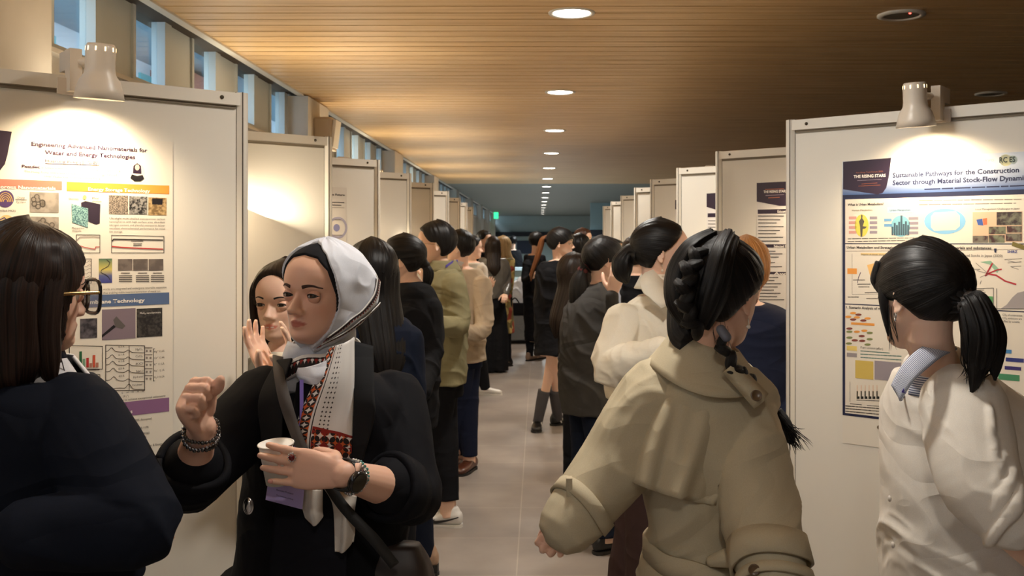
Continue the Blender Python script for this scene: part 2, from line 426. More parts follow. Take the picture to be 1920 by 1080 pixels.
# ceiling discs on the right
for (px, py, lab, led) in ((1690, 27, 'round grey ceiling loudspeaker disc with a small red indicator light', True), (1858, 175, 'unlit round ceiling disc above the right hand poster board', False)):
    Y = 1.15*F/(VY-py); X = (px-VX)*Y/F; r = .118
    t = empty('ceiling_disc', (X, Y, CEIL), lab, 'ceiling speaker')
    a = np.linspace(0, 2*math.pi, 40, endpoint=False)
    P = np.array([[[X+q*math.cos(u), Y+q*math.sin(u), CEIL+z] for u in a] for q, z in [(r, .0), (r, -.008), (r-.02, -.014), (r-.03, -.009), (r-.03, .0)]])
    put('rim', G().grid(P, cap=False), pmat('disc_rim', srgb(236, 230, 220), .5), t, True)
    P = np.array([[[X+q*math.cos(u), Y+q*math.sin(u), CEIL+z] for u in a] for q, z in [(.001, -.006), (r-.028, -.006), (r-.028, .0), (.001, 0)]])
    put('grille', G().grid(P), pmat('disc_grille', srgb(120, 112, 100), .7), t)
    if led: put('indicator', G().ell((X+.02, Y-.065, CEIL-.008), .006), pmat('red_led', (1, .05, .03), .4, emit=(1, .06, .04), es=8), t)
# wall loudspeaker on the second column, exit sign
t = empty('wall_speaker', (-1.75, 8.15, CAMZ+.88), 'beige boxy loudspeaker mounted high on the column by the windows', 'speaker')
g = G(); g.loft([((-1.74, 8.12, CAMZ+.74), (.075, 0, 0), (0, .12, 0)), ((-1.74, 8.12, CAMZ+.98), (.085, 0, 0), (0, .12, 0)), ((-1.74, 8.12, CAMZ+1.0), (.07, 0, 0), (0, .105, 0))], e=6, sub=1)
put('cabinet', g, pmat('beige_plastic', srgb(186, 168, 146), .55), t)
put('grille', G().box((-1.655, 8.12, CAMZ+.87), (.012, .1, .11), [[1, 0, .12], [0, 1, 0], [-.12, 0, 1]]), pmat('pale_grille', srgb(216, 206, 190), .6), t)
t = tag(put('exit_sign', G().bx(-1.8, -1.62, 39.9, 40, CAMZ+.9, CEIL), pmat('green_sign', (.02, .5, .2), .5, emit=(.05, .9, .35), es=1.6)), 'small lit green exit sign high at the far end of the hall', 'sign')

# ---------------------------------------------------------------- poster boards
ST, CT = math.sin(math.radians(48.6)), math.cos(math.radians(48.6))
LB = [(452, 175), (614, 257), (706, 300), (766, 325), (809, 343), (838, 358.5), (860, 371), (873, 380), (885, 388)]
RB = [(1484, 225.4), (1349, 284), (1274, 315), (1224, 336.5), (1193, 352), (1167, 367), (1148, 378), (1133, 386.5)]
PD = .41; PH = CAMZ+PD
class Board: pass
boards = {'L': [], 'R': []}
for side, arr in (('L', LB), ('R', RB)):
    for (px, py) in arr:
        b = Board(); b.side = side; Y = PD*F/(VY-py); b.p = np.array([(px-VX)*Y/F, Y])
        sg = -1 if side == 'L' else 1
        b.d = np.array([sg*ST, -CT]); b.n = np.array([-sg*CT, -ST])
        b.r = np.array([ST, CT]) if side == 'L' else np.array([ST, -CT])   # to the right as one looks at the board
        boards[side].append(b)
ords = ['nearest', 'second', 'third', 'fourth', 'fifth', 'sixth', 'seventh', 'eighth', 'ninth', 'tenth']
def wall_box(g, p, q, z0, z1, th, off=0.0):
    p = np.array(p); q = np.array(q); d = nrm(q-p); n = np.array([-d[1], d[0]]); c = (p+q)/2+n*off
    M = np.array([[d[0], n[0], 0], [d[1], n[1], 0], [0, 0, 1]])
    g.box((c[0], c[1], (z0+z1)/2), (np.linalg.norm(q-p)/2, th/2, (z1-z0)/2), M)
def post(g, p, dirs):
    a = np.linspace(0, 2*math.pi, 8, endpoint=False)+math.pi/8
    P = np.array([[[p[0]+.0185*math.cos(t), p[1]+.0185*math.sin(t), z] for t in a] for z in (0, PH)])
    g.grid(P)
for side in 'LR':
    bs = boards[side]
    for i, b in enumerate(bs):
        if i+1 < len(bs):
            # zigzag: the valley post sits where this board's face arm meets the return arm of the one before
            pass
        prev = bs[i-1].p if i > 0 else None
        W = .845
        v = b.p+b.d*W                         # outer post
        b.v = v
        side_word = 'left' if side == 'L' else 'right'
        t = empty('display_board', (b.p[0], b.p[1], 0), 'white framed poster board, %s of the zigzag row on the %s' % (ords[i], side_word), 'display board', 'white poster boards of the %s row' % side_word)
        g = G(); wall_box(g, b.p, v, .06, PH-.034, .012); put('board_face', g, M_panel, t)
        g = G(); wall_box(g, b.p, v, PH-.036, PH-.002, .03); put('top_rail', g, M_alu, t)
        g = G(); wall_box(g, b.p, v, .03, .064, .03); put('bottom_rail', g, M_alu, t)
        g = G(); wall_box(g, b.p+b.d*.02, v, PH-.0385, PH-.036, .031); wall_box(g, b.p+b.d*.02, v, PH-.046, PH-.0385, .022); put('rail_groove', g, pmat('rail_shadow_gap', srgb(120, 108, 90), .7), t)
        g = G(); post(g, b.p, None); put('post', g, M_alu, t)
        g = G(); post(g, v, None); put('post', g, M_alu, t)
        for a in (-.45, .95):
            g = G(); ang = math.atan2(-b.p[1], -b.p[0])*0-math.pi/2+math.radians(45*a-12)*(1 if side == 'L' else 1)
            c = b.p+np.array([math.cos(ang), math.sin(ang)])*.0168
            g.box((c[0], c[1], PH/2+.001), (.0022, .0014, PH/2), [[math.cos(ang), -math.sin(ang), 0], [math.sin(ang), math.cos(ang), 0], [0, 0, 1]])
            put('post_slot', g, M_slot, t)
        sc = b.p+b.d*.062+b.n*.0155
        put('screw', G().ell((sc[0], sc[1], PH-.018), .0055), M_slot, t)
        # return arm to the next board
        if i+1 < len(bs):
            q = bs[i+1].p; q2 = bs[i+1].p+bs[i+1].d*W
            g = G(); wall_box(g, b.p, q2, .06, PH-.03, .012); put('return_panel', g, M_panel, t)
            g = G(); wall_box(g, b.p, q2, PH-.036, PH-.002, .03); put('return_rail', g, M_alu, t)

# clamp lamps on every board
M_lamp = pmat('white_lamp_plastic', srgb(212, 200, 184), .35, spec=.5)
M_bulb = pmat('warm_bulb', (1, .9, .7), .4, emit=(1, .82, .55), es=60)
def clamp_lamp(b, t, off, label, group, near):
    base = b.p+b.d*t; n3 = np.array([b.n[0], b.n[1], 0]); d3 = np.array([b.d[0], b.d[1], 0]); up = np.array([0, 0, 1.])
    B = np.array([base[0], base[1], PH])
    hd = B+n3*off-d3*.03
    root = empty('clamp_lamp', (B[0], B[1], PH), label, 'lamp', group)
    Mf = np.stack([d3, n3, up], 1)
    g = G(); g.box(B+up*.008+n3*.03, (.014, .02, .052), Mf); g.box(B-up*.03+n3*.018+d3*.0, (.034, .004, .02), Mf)
    g.box(B+up*.035-n3*.012, (.013, .026, .024), Mf); put('clamp', g, M_lamp, root)
    g = G(); g.tube([B+up*.03+n3*.03, B+up*.03+n3*.03+(-d3*.03+n3*.03)], [.011, .011], sub=1); put('pivot', g, M_lamp, root, True)
    tilt = nrm(up*1.0+n3*.10)
    c = hd+up*(-.030)
    prof = [(.030, .092), (.033, .086), (.034, .074), (.034, .035), (.036, .02), (.046, .005), (.053, -.018), (.0575, -.04), (.0555, -.04), (.05, -.018), (.042, .004), (.03, .012), (.001, .014)]
    a = np.linspace(0, 2*math.pi, 36, endpoint=False)
    x = nrm(np.cross(tilt, d3)); y = np.cross(tilt, x)
    P = np.array([[c+tilt*z+q*(x*math.cos(u)+y*math.sin(u)) for u in a] for q, z in prof])
    put('lamp_shade', G().grid(P, cap=True), M_lamp, root, True)
    g = G()
    for k in range(10):
        u = 2*math.pi*k/10; e = x*math.cos(u)+y*math.sin(u)
        g.box(c+tilt*.079+e*.0335, (.0008, .0016, .005), np.stack([e, np.cross(tilt, e), tilt], 1))
    put('vent_slot', g, pmat('glowing_slot', (1, .8, .5), .5, emit=(1, .75, .4), es=3), root)
    P = np.array([[c+tilt*z+q*(x*math.cos(u)+y*math.sin(u)) for u in a] for q, z in [(.001, -.016), (.03, -.018), (.036, -.01), (.03, .006), (.001, .008)]])
    put('bulb', G().grid(P), M_bulb, root, True)
    tgt = np.array([base[0], base[1], 1.45])+n3*.02
    light('clamp_lamp_bulb', 'SPOT', tuple(c-tilt*.03), LAMP_W*math.pi, (1.0, .80, .55), aim=tuple(tgt), spot_size=math.radians(140), spot_blend=.75, shadow_soft_size=.03)
for side in 'LR':
    for i, b in enumerate(boards[side]):
        sw = 'left' if side == 'L' else 'right'
        if i == 0: lab = 'white clamp lamp lighting the %s foreground poster board from its top rail' % sw
        else: lab = 'white clamp lamp on the %s board of the %s row' % (ords[i], sw)
        tt = .448 if (side == 'L' and i == 0) else (.50 if i == 0 else .56)
        clamp_lamp(b, tt, .13, lab, 'clamp lamps on the poster boards', i == 0)
# ---------------------------------------------------------------- figure tools
# head tables in head heights: z from chin 0 to crown 1, y forward of the ear line
_Z = np.linspace(0, 1, 101)
def tab(z, v, s=2.2):
    a = np.interp(_Z, z, v); k = np.exp(-.5*(np.arange(-8, 9)/s)**2); k /= k.sum()
    b = np.convolve(np.pad(a, 8, mode='edge'), k, 'valid'); wgt = smooth01(np.minimum(_Z, 1-_Z)/.05)
    return b*wgt+a*(1-wgt)
T_F = tab([0, .03, .07, .11, .15, .19, .23, .27, .32, .40, .47, .53, .58, .66, .75, .84, .91, .96, .985, 1], [.22, .31, .355, .36, .335, .35, .352, .345, .35, .355, .352, .385, .395, .40, .375, .31, .22, .11, .04, -.03])
T_B = tab([0, .05, .1, .2, .3, .4, .5, .6, .7, .8, .88, .94, .98, 1], [.10, .06, .0, -.16, -.31, -.40, -.445, -.46, -.45, -.395, -.31, -.21, -.11, -.03])
T_W = tab([0, .03, .08, .14, .2, .28, .36, .45, .55, .65, .75, .84, .91, .96, .985, 1], [.06, .11, .165, .215, .245, .27, .293, .312, .325, .328, .312, .272, .205, .125, .07, .0])
T_C = tab([0, .15, .35, 1], [.18, .08, -.02, -.03])
class Head:
    def __init__(s, px, py, Y, hh, psi, pitch=0, roll=0):
        """px,py: image place of the ear-line centre at z = .5; psi: turn from facing the camera"""
        s.hh = hh; yaw = yaw_of(px, psi)
        s.M = np.array(Matrix.Rotation(yaw, 3, 'Z') @ Matrix.Rotation(math.radians(pitch), 3, 'X') @ Matrix.Rotation(math.radians(roll), 3, 'Y'))
        s.o = V(px, py, Y)
    def P(s, *q):
        q = np.asarray(q if len(q) == 3 else q[0], float)-np.array([0, 0, .5])
        return s.o+(q*s.hh)@s.M.T
    def loc(s, P): return ((np.asarray(P)-s.o)@s.M)/s.hh+np.array([0, 0, .5])
def skull(a, z, off=0.0):
    """points in head units; a angle from the front, off outward offset (array)"""
    yf, yb, wd, yc = (np.interp(z, _Z, t) for t in (T_F, T_B, T_W, T_C))
    s, c = np.sin(a), np.cos(a)
    x = wd*np.sign(s)*np.abs(s)**.9
    y = np.where(c > 0, yc+(yf-yc)*np.abs(c)**.92, yc-(yc-yb)*np.abs(c))
    P = np.stack([x, y, z+0*x], -1)
    if np.any(off != 0):
        C = np.stack([0*x, -.03+0*x, np.minimum(np.maximum(z+0*x, .25), .62)], -1); d = P-C
        d /= np.maximum(1e-6, np.linalg.norm(d, axis=-1, keepdims=True)); P = P+d*np.asarray(off)[..., None]
    return P
def face_grid(nz=60, na=72, jaw=1.0):
    t = np.linspace(0, math.pi, nz); z = (1-np.cos(t))/2; z = .004+z*.992; a = np.linspace(0, 2*math.pi, na, endpoint=False)
    A, Z = np.meshgrid(a, z); P = skull(A, Z); x, y, zz = P[..., 0], P[..., 1], P[..., 2]; fr = smooth01((np.cos(A)-.1)/.5)
    gs = lambda cx, cz, sx, sz: np.exp(-((np.abs(x)-cx)/sx)**2-((zz-cz)/sz)**2)
    dy = -.050*gs(.145, .478, .078, .05)+.016*gs(.15, .555, .10, .03)+.014*gs(.2, .36, .08, .07)-.02*gs(.16, .22, .06, .07)+.012*gs(0, .08, .07, .05)+.02*gs(0, .21, .1, .05)
    P[..., 1] += dy*fr; P[..., 0] *= np.where(zz < .35, jaw+(1-jaw)*zz/.35, 1)
    return P
def add_head(g, h, nose=1.0, lips=1.0, ears=True, neck=None, smile=0.0, jaw=1.0, neck_r=.215):
    g.grid(h.P(face_grid(jaw=jaw)))
    S = h.hh
    # nose
    rings = []
    for (z, y, wd) in [(.53, .375, .030), (.485, .385, .034), (.43, .405+.012*nose, .040), (.38, .425+.022*nose, .050), (.345, .44+.03*nose, .060), (.32, .43+.025*nose, .066), (.298, .395, .060), (.288, .35, .04)]:
        rings.append((h.P(0, y-.075, z), h.M[:, 0]*wd*S, h.M[:, 1]*.075*S))
    g.loft(rings, seg=18, sub=3, e=1.9)
    for sx in (-1, 1): g.ell(h.P(sx*.055, .385, .322), np.array([.032, .045, .032])*S, h.M, 14, 8)
    # lips
    for sx in (-1, 1):
        g.tube([h.P(sx*-.01, .362, .228), h.P(sx*.035, .362, .233), h.P(sx*.075, .338, .222+.012*smile), h.P(sx*.105, .30, .214+.03*smile)], [.020*S*lips, .019*S*lips, .013*S, .004*S], seg=10, sub=3)
        g.tube([h.P(sx*-.01, .352, .190-.012*smile), h.P(sx*.04, .348, .191-.01*smile), h.P(sx*.075, .328, .203), h.P(sx*.10, .30, .212+.03*smile)], [.024*S*lips, .022*S*lips, .013*S, .004*S], seg=10, sub=3)
    if ears:
        for sx in (-1, 1):
            c = h.P(sx*.33, -.04, .445)
            o = nrm(h.M@np.array([sx*.9, -.45, 0])); f = nrm(h.M@np.array([sx*.45, .9, .12])); u = np.cross(o, f)*(1 if sx > 0 else -1); u = u if np.dot(u, h.M[:, 2]) > 0 else -u
            g.ell(c, np.array([.012, .055, .105])*S, np.stack([o, f, u], 1), 14, 8)
            pts = [c+(f*math.cos(q)*.052+u*math.sin(q)*.108)*S+o*.012*S for q in np.radians([20, 60, 95, 135, 180, 225, 265, 290])]
            g.tube(pts, [.012*S, .016*S, .017*S, .016*S, .014*S, .013*S, .016*S, .012*S], seg=8, sub=2)
            g.ell(c-u*.095*S+f*.008*S+o*.006*S, np.array([.018, .026, .03])*S, np.stack([o, f, u], 1), 10, 6)
    if neck is not None:
        r = neck_r*S
        nb = np.asarray(neck, float)
        g.tube([h.P(0, -.10, .42), h.P(0, -.08, .14), nb*.55+h.P(0, -.08, .14)*.45, nb], [(r*1.0, r*1.05), (r*.98, r*1.0), (r*.97, r), (r*1.2, r*1.15)], seg=24, sub=3, flat=h.M[:, 0], round_end=False)
def tintfn(h, lip=(.80, .42, .42), blush=(.97, .86, .82), smile=0.0):
    def f(P):
        q = h.loc(P); x, y, z = q.T; c = np.ones((len(P), 3))
        ml = np.clip(1-((x/.105)**2+((z-.211-.25*smile*x*x*10*.1)/(.040*(1-.5*np.abs(x)/.11)+1e-6))**2), 0, 1); ml = smooth01(ml*3.5)*(y > .26)
        c = c*(1-ml[:, None])+np.array(lip)*ml[:, None]
        bl = np.exp(-((np.abs(x)-.2)/.09)**2-((z-.34)/.08)**2)*(y > .1)*.7
        c = c*(1-bl[:, None])+c*np.array(blush)*bl[:, None]
        return np.clip(c, 0, 1)
    return f
M_eyew = pmat('eye_white', (.72, .68, .64), .25); M_iris = pmat('dark_iris', (.035, .018, .01), .12, spec=.6)
M_brow = pmat('dark_brow', (.02, .012, .008), .8); M_lash = pmat('lash', (.01, .006, .005), .6)
M_teeth = pmat('teeth', (.85, .82, .76), .3)
ERAD = .062
def add_eyes(h, body, gaze=(0, 0), brow=M_brow, lidmat=None, arch=0.0, iris=M_iris, narrow=1.0, brow_th=1.0):
    S = h.hh; R = ERAD
    for sx in (-1, 1):
        c = np.array([sx*.145, .345-ERAD, .478]); e = put('eye', G().ell(h.P(c), R*S, h.M, 24, 16), M_eyew, body, True)
        d = nrm(np.array([math.sin(math.radians(gaze[0])), math.cos(math.radians(gaze[0])), math.sin(math.radians(gaze[1]))]))
        ic = c+d*R*.80; x = nrm(np.cross(d, (0, 0, 1))); u = np.cross(x, d)
        put('iris', G().ell(h.P(ic), np.array([.034, .034, .014])*S, h.M@np.stack([x, u, d], 1), 20, 10), iris, body, True)
        # lids: thin curved shells over the ball
        for top in (1, 0):
            th = np.linspace(-1, 1, 13); rr = R*1.09; P = []
            lim = .31*narrow if top else -.23*narrow
            for k in np.linspace(0, 1, 7):
                row = []
                for t in th:
                    az = t*1.5; ed = lim*max(0, 1-abs(t*1.35)**2.2)+(.02 if t*sx > 0 else -.03)*abs(t); el = ed+(1.35-ed)*k if top else ed+(-1.35-ed)*k
                    row.append(c+rr*np.array([math.sin(az)*math.cos(el), math.cos(az)*math.cos(el), math.sin(el)]))
                P.append(row)
            put('eyelid', G().sheet(h.P(np.array(P)), .010*S), lidmat, body, True)
            edge = h.P(np.array(P)[0]+np.array([0, .004, 0])); g = G(); w_ = .0075 if top else .003
            g.tube(edge, [w_*S*(.35+.65*math.sin(math.pi*(i+.5)/13)) for i in range(13)], seg=6, sub=1); put('eyelash', g, M_lash, body, True)
        pts = []; n = 7
        for k in range(n):
            t = k/(n-1); xx = sx*(.062+.165*t); zz = .562+.022*math.sin(math.pi*min(1, t*1.15)*.8)+arch*t-.012*t*t
            a = math.asin(min(1, abs(xx)/np.interp(zz, _Z, T_W))); p = skull(np.array([math.copysign(a, sx)]), np.array([zz]))[0]; p[1] += .006
            pts.append(h.P(p))
        g = G(); g.tube(pts, [(.012*S*brow_th*(1-.75*k/(n-1)*.9), .005*S) for k in range(n)], seg=8, sub=2, flat=h.M[:, 2]); put('eyebrow', g, brow, body, True)
def hairline(kind):
    if kind == 'back': pts = [(0, .86), (25, .84), (45, .77), (62, .66), (76, .52), (86, .50), (97, .40), (112, .30), (140, .22), (180, .18)]
    elif kind == 'bangs': pts = [(0, .60), (35, .59), (50, .54), (64, .44), (78, .44), (90, .43), (102, .36), (118, .30), (140, .25), (180, .22)]
    elif kind == 'short': pts = [(0, .80), (30, .78), (48, .74), (60, .60), (74, .50), (88, .54), (100, .42), (116, .26), (140, .19), (180, .17)]
    elif kind == 'long': pts = [(0, .86), (25, .82), (40, .70), (55, .45), (66, .2), (80, .05), (110, .02), (180, .02)]
    elif kind == 'side': pts = [(0, .85), (25, .81), (44, .71), (58, .54), (70, .30), (80, .06), (110, .02), (180, .02)]
    a, z = zip(*pts); xs = np.arange(-40, 221); ys = np.interp(np.abs(xs), a, z); k = np.exp(-.5*(np.arange(-18, 19)/7.)**2); k /= k.sum(); ys = np.convolve(np.pad(ys, 18, mode='edge'), k, 'valid')
    return lambda q: np.interp(np.abs(q), xs, ys)
def hair_cap(g, h, kind='back', thick=.05, crown=.02, back=.0, axis=None, ridge=.006, freq=16, tie=None, seed=0, soft=.05, bottom=.0):
    na, nz = 110, 56; a = np.linspace(-math.pi, math.pi, na, endpoint=False); z = (1-np.cos(np.linspace(0.0, math.pi, nz)))/2; z = bottom+.01+z*(.988-bottom)
    A, Z = np.meshgrid(a, z); hl = hairline(kind)(np.degrees(A)); m = smooth01((Z-hl)/soft+.3)
    ax = nrm(axis if axis is not None else (0, -.15, 1)); P0 = skull(A, Z)
    q = P0-np.array([0, -.03, .5]); q = q/np.maximum(1e-6, np.linalg.norm(q, axis=-1, keepdims=True))
    e1 = nrm(np.cross(ax, (1, 0.01, 0.02))); e2 = np.cross(ax, e1)
    phi = np.arctan2(q@e2, q@e1); pol = np.arccos(np.clip(q@ax, -1, 1))
    rn = vnoise(np.stack([(np.cos(phi)*freq+seed).ravel()+40, (np.sin(phi)*freq).ravel()+40, (pol*1.2).ravel()+seed], -1)).reshape(A.shape)
    bk = smooth01((-np.cos(A))*.8+.2)
    off = (thick+crown*smooth01((Z-.7)/.3)+back*bk+ridge*(rn-.5)*2*1.6*smooth01(pol/.35)*smooth01((1-Z)/.05))*m-.05*(1-m)
    P = skull(A, Z, off)
    # uv so that strands follow great circles through the axis
    uv_u = (phi+math.pi)/(2*math.pi); uv_v = pol/math.pi; Pw = h.P(P); n, mm = Pw.shape[:2]; faces = []; uvs = []
    for i in range(n-1):
        for j in range(mm):
            j2 = (j+1) % mm; f = [(i, j), (i, j2), (i+1, j2), (i+1, j)]; us = np.array([uv_u[p] for p in f])
            if us.max()-us.min() > .5: us = np.where(us < .5, us+1, us)
            faces.append(tuple(p[0]*mm+p[1] for p in f)); uvs.append(tuple((us[k], uv_v[f[k]]) for k in range(4)))
    faces.append(tuple((n-1)*mm+j for j in range(mm))); uvs.append(tuple((.5, .5) for _ in range(mm)))
    faces.append(tuple(range(mm))[::-1]); uvs.append(tuple((.5, .5) for _ in range(mm)))
    g.add(Pw.reshape(-1, 3), faces, uvs)
def strand_mod(amp, freq, seed=0):
    def mod(P, R):
        n, m = P.shape[:2]; a = np.linspace(0, 2*math.pi, m, endpoint=False)
        nz = vnoise(np.stack([np.tile(np.cos(a)*freq+50, n), np.tile(np.sin(a)*freq+50, n), np.repeat(np.arange(n)*.06+seed, m)], -1)).reshape(n, m)
        c = R[:, None, 0:3]; d = P-c; L = np.maximum(1e-6, np.linalg.norm(d, axis=-1, keepdims=True)); return P+d/L*amp*((nz-.5)*2)[..., None]
    return mod
def lock(g, pts, rad, seed=0, amp=.003, freq=4, seg=36, flat=None):
    """a thick lock of hair with strands"""
    pts = np.array(pts, float); rad = np.array([(r, r) if np.isscalar(r) else r for r in rad], float); A = catmull(np.hstack([pts, rad]), 6)
    T = np.gradient(A[:, :3], axis=0); rings = []; prev = None; up = np.array(flat if flat is not None else (1, .1, .05), float)
    for i in range(len(A)):
        t = nrm(T[i]); x = (up if (prev is None or flat is not None) else prev); x = nrm(x-t*np.dot(x, t)); prev = x; y = np.cross(t, x)
        rings.append((A[i, :3], x*A[i, 3], y*A[i, 4]))
    g.loft(rings, seg=seg, sub=1, mod=strand_mod(amp, freq, seed))
def strays(g, pts, rad, n, spread, r=.0012, seed=0, tail=.03):
    """thin loose strands following a path, leaving it at the end"""
    q = np.random.RandomState(seed); pts = np.array(pts, float); rad = np.array([(r_, r_) if np.isscalar(r_) else r_ for r_ in rad])
    for k in range(n):
        u = q.randn(3)*.55; u = u/max(1, np.linalg.norm(u)); out = []
        for i, p in enumerate(pts):
            f = i/(len(pts)-1); out.append(p+u*rad[i].mean()*.95+q.randn(3)*spread*f*f)
        d = nrm(out[-1]-out[-2]); out.append(out[-1]+d*tail*q.rand()+q.randn(3)*spread*.5)
        g.tube(out, [r]*(len(out)-1)+[r*.15], seg=4, sub=3, round_end=False)
def rot_toward(d, n, deg):
    t = math.radians(deg); return nrm(d*math.cos(t)+n*math.sin(t))
def add_hand(g, wrist, d, n, t, size=.175, curl=(35, 40, 25), curls=None, spread=4, thumb=(.55, .75, .35), thumb_curl=25, r=1.0):
    """wrist point, d along the hand, n out of the palm, t towards the thumb; returns finger tips"""
    d = nrm(d); n = nrm(n-d*np.dot(n, d)); t0 = np.cross(d, n); t = t0 if np.dot(t0, t) > 0 else -t0; s = size/.18
    g.loft([(wrist-d*.03*s, t*.026*s*r, n*.019*s*r), (wrist, t*.026*s*r, n*.017*s*r), (wrist+d*.03*s, t*.032*s*r, n*.015*s*r), (wrist+d*.065*s, t*.039*s*r, n*.014*s*r), (wrist+d*.092*s, t*.039*s*r, n*.011*s*r), (wrist+d*.100*s, t*.036*s*r, n*.007*s*r)], seg=20, sub=3, e=2.4)
    g.ell(wrist+d*.04*s+t*.022*s+n*.007*s, np.array([.032, .016, .013])*s, np.stack([d, t, n], 1), 14, 8)
    g.ell(wrist+d*.04*s-t*.022*s+n*.006*s, np.array([.036, .012, .012])*s, np.stack([d, t, n], 1), 14, 8)
    tips = []
    offs = [.0295, .0100, -.0098, -.0285]; L = [.070, .078, .073, .057]; R = [.0086, .0088, .0083, .0074]; bases = [.094, .097, .093, .085]
    for k in range(4):
        c = curls[k] if curls else curl; dd = nrm(d+t*math.tan(math.radians(spread*(1.5-k)))); p = wrist+d*bases[k]*s+t*offs[k]*s
        pts = [p-dd*.018*s, p]; ang = 0
        nn = nrm(n-dd*np.dot(n, dd))
        for j, fr in enumerate((.44, .31, .25)):
            ang += c[j]; v = rot_toward(dd, nn, ang); p = p+v*L[k]*fr*s; pts.append(p)
        q = R[k]*s*r; A = []
        for i in range(len(pts)-1): A += [pts[i], pts[i]*.5+pts[i+1]*.5]
        A.append(pts[-1]); g.tube(A, [q*1.1, q*1.05, q*1.08, q*.95, q*1.02, q*.88, q*.92, q*.82, q*.72], seg=12, sub=2)
        tips.append((pts[-1], v, nn))
    tb = wrist+d*.022*s+t*.024*s+n*.006*s; v = nrm(d*thumb[0]+t*thumb[1]+n*thumb[2]); p1 = tb+v*.040*s
    v2 = rot_toward(v, nrm(n*.5+d*.6-v*np.dot(n*.5+d*.6, v)), thumb_curl); p2 = p1+v2*.032*s; v3 = rot_toward(v2, nrm(n*.4+d*.6-v2*np.dot(n*.4+d*.6, v2)), thumb_curl*.5); p3 = p2+v3*.026*s
    g.tube([tb, (tb+p1)/2, p1, (p1+p2)/2, p2, (p2+p3)/2, p3], [.0145*s*r, .0135*s*r, .0115*s*r, .0105*s*r, .0108*s*r, .0102*s*r, .008*s*r], seg=12, sub=2)
    tips.append((p3, v3, n))
    return tips
def nails(h_tips, mat, body, s=1.0):
    for (p, v, n) in h_tips:
        b = nrm(n-v*np.dot(n, v)); g = G(); g.ell(p-b*.0058*s-v*.002, np.array([.0058, .0045, .0018])*s, np.stack([v, np.cross(v, b), b], 1), 12, 6); put('fingernail', g, mat, body, True)
def prings(rows, Y, shrink=1.0, dy=0.0):
    """torso cross sections from image rows: (y, x left, x right, depth m[, dY])"""
    out = []
    for r in rows:
        y, xl, xr, dep = r[:4]; yy = Y+(r[4] if len(r) > 4 else 0)
        c = V((xl+xr)/2, y, yy); c[1] += dy; out.append((c, np.array([(xr-xl)/2*yy/F*shrink, 0, 0]), np.array([0, dep/2*shrink, 0])))
    return out
def shoe(root, X, Y, yaw, mat, solemat, L=.25, name='shoe', heel=0.0, ankle=.06, laces=None, stripes=None, swoosh=None):
    M = np.array(Matrix.Rotation(yaw, 3, 'Z')); c = np.array([X, Y, 0.]); W = lambda x, y, z: c+M@np.array([x, y, z])
    g = G(); k = L/.25
    g.loft([(W(0, y*k, z+heel*hf), M[:, 0]*wx*k, np.array([0, 0, wz])) for (y, z, wx, wz, hf) in [(-.072, .045, .012, .018, 1), (-.062, .050, .030, .034, 1), (-.03, .055, .035, .042, 1), (.02, .048, .037, .034, .6), (.07, .040, .042, .027, .2), (.12, .034, .043, .022, 0), (.155, .030, .036, .018, 0), (.174, .026, .014, .010, 0)]], seg=20, sub=3, e=2.6)
    g.tube([W(0, -.028*k, .05+heel), W(0, -.022*k, .085+heel)], [(.032, .038), (.034, .042)], sub=1, flat=M[:, 0])
    o = bake(name, g, .006, mat, root, 2)
    g = G(); sh = []
    for z in (0.0, .016):
        sh.append([W(x*k, y*k, z) for (x, y) in [(0, -.075), (.024, -.068), (.035, -.04), (.034, 0), (.038, .04), (.045, .09), (.044, .13), (.03, .165), (0, .18), (-.03, .165), (-.044, .13), (-.045, .09), (-.038, .04), (-.034, 0), (-.035, -.04), (-.024, -.068)]])
    g.grid(np.array(sh)); 
    if heel: g.box(W(0, -.045*k, heel/2+.01), (.022, .024, heel/2+.01), M)
    put('sole', g, solemat, o)
    if stripes:
        for q in (-.005, .022, .049):
            for sx in (-1, 1): put('stripe', G().box(W(sx*.0375*k, q+.01, .045), (.004, .006, .022), M@np.array(Matrix.Rotation(.5, 3, 'X'))), stripes, o)
    if swoosh:
        for sx in (-1, 1):
            g = G(); g.tube([W(sx*.037*k, -.06*k, .062), W(sx*.041*k, -.01*k, .045), W(sx*.044*k, .05*k, .032), W(sx*.045*k, .075*k, .036), W(sx*.044*k, .06*k, .045)], [(.002, .003), (.002, .005), (.002, .008), (.002, .007), (.002, .002)], seg=8, flat=M[:, 0]); put('side_mark', g, swoosh, o, True)
    if laces:
        for q in range(4): 
            g = G(); y = .03+.022*q; g.tube([W(-.022, y, .082-.010*q), W(0, y+.004, .088-.010*q), W(.022, y, .082-.010*q)], [.003]*3, seg=6); put('lace', g, laces, o, True)
    return o
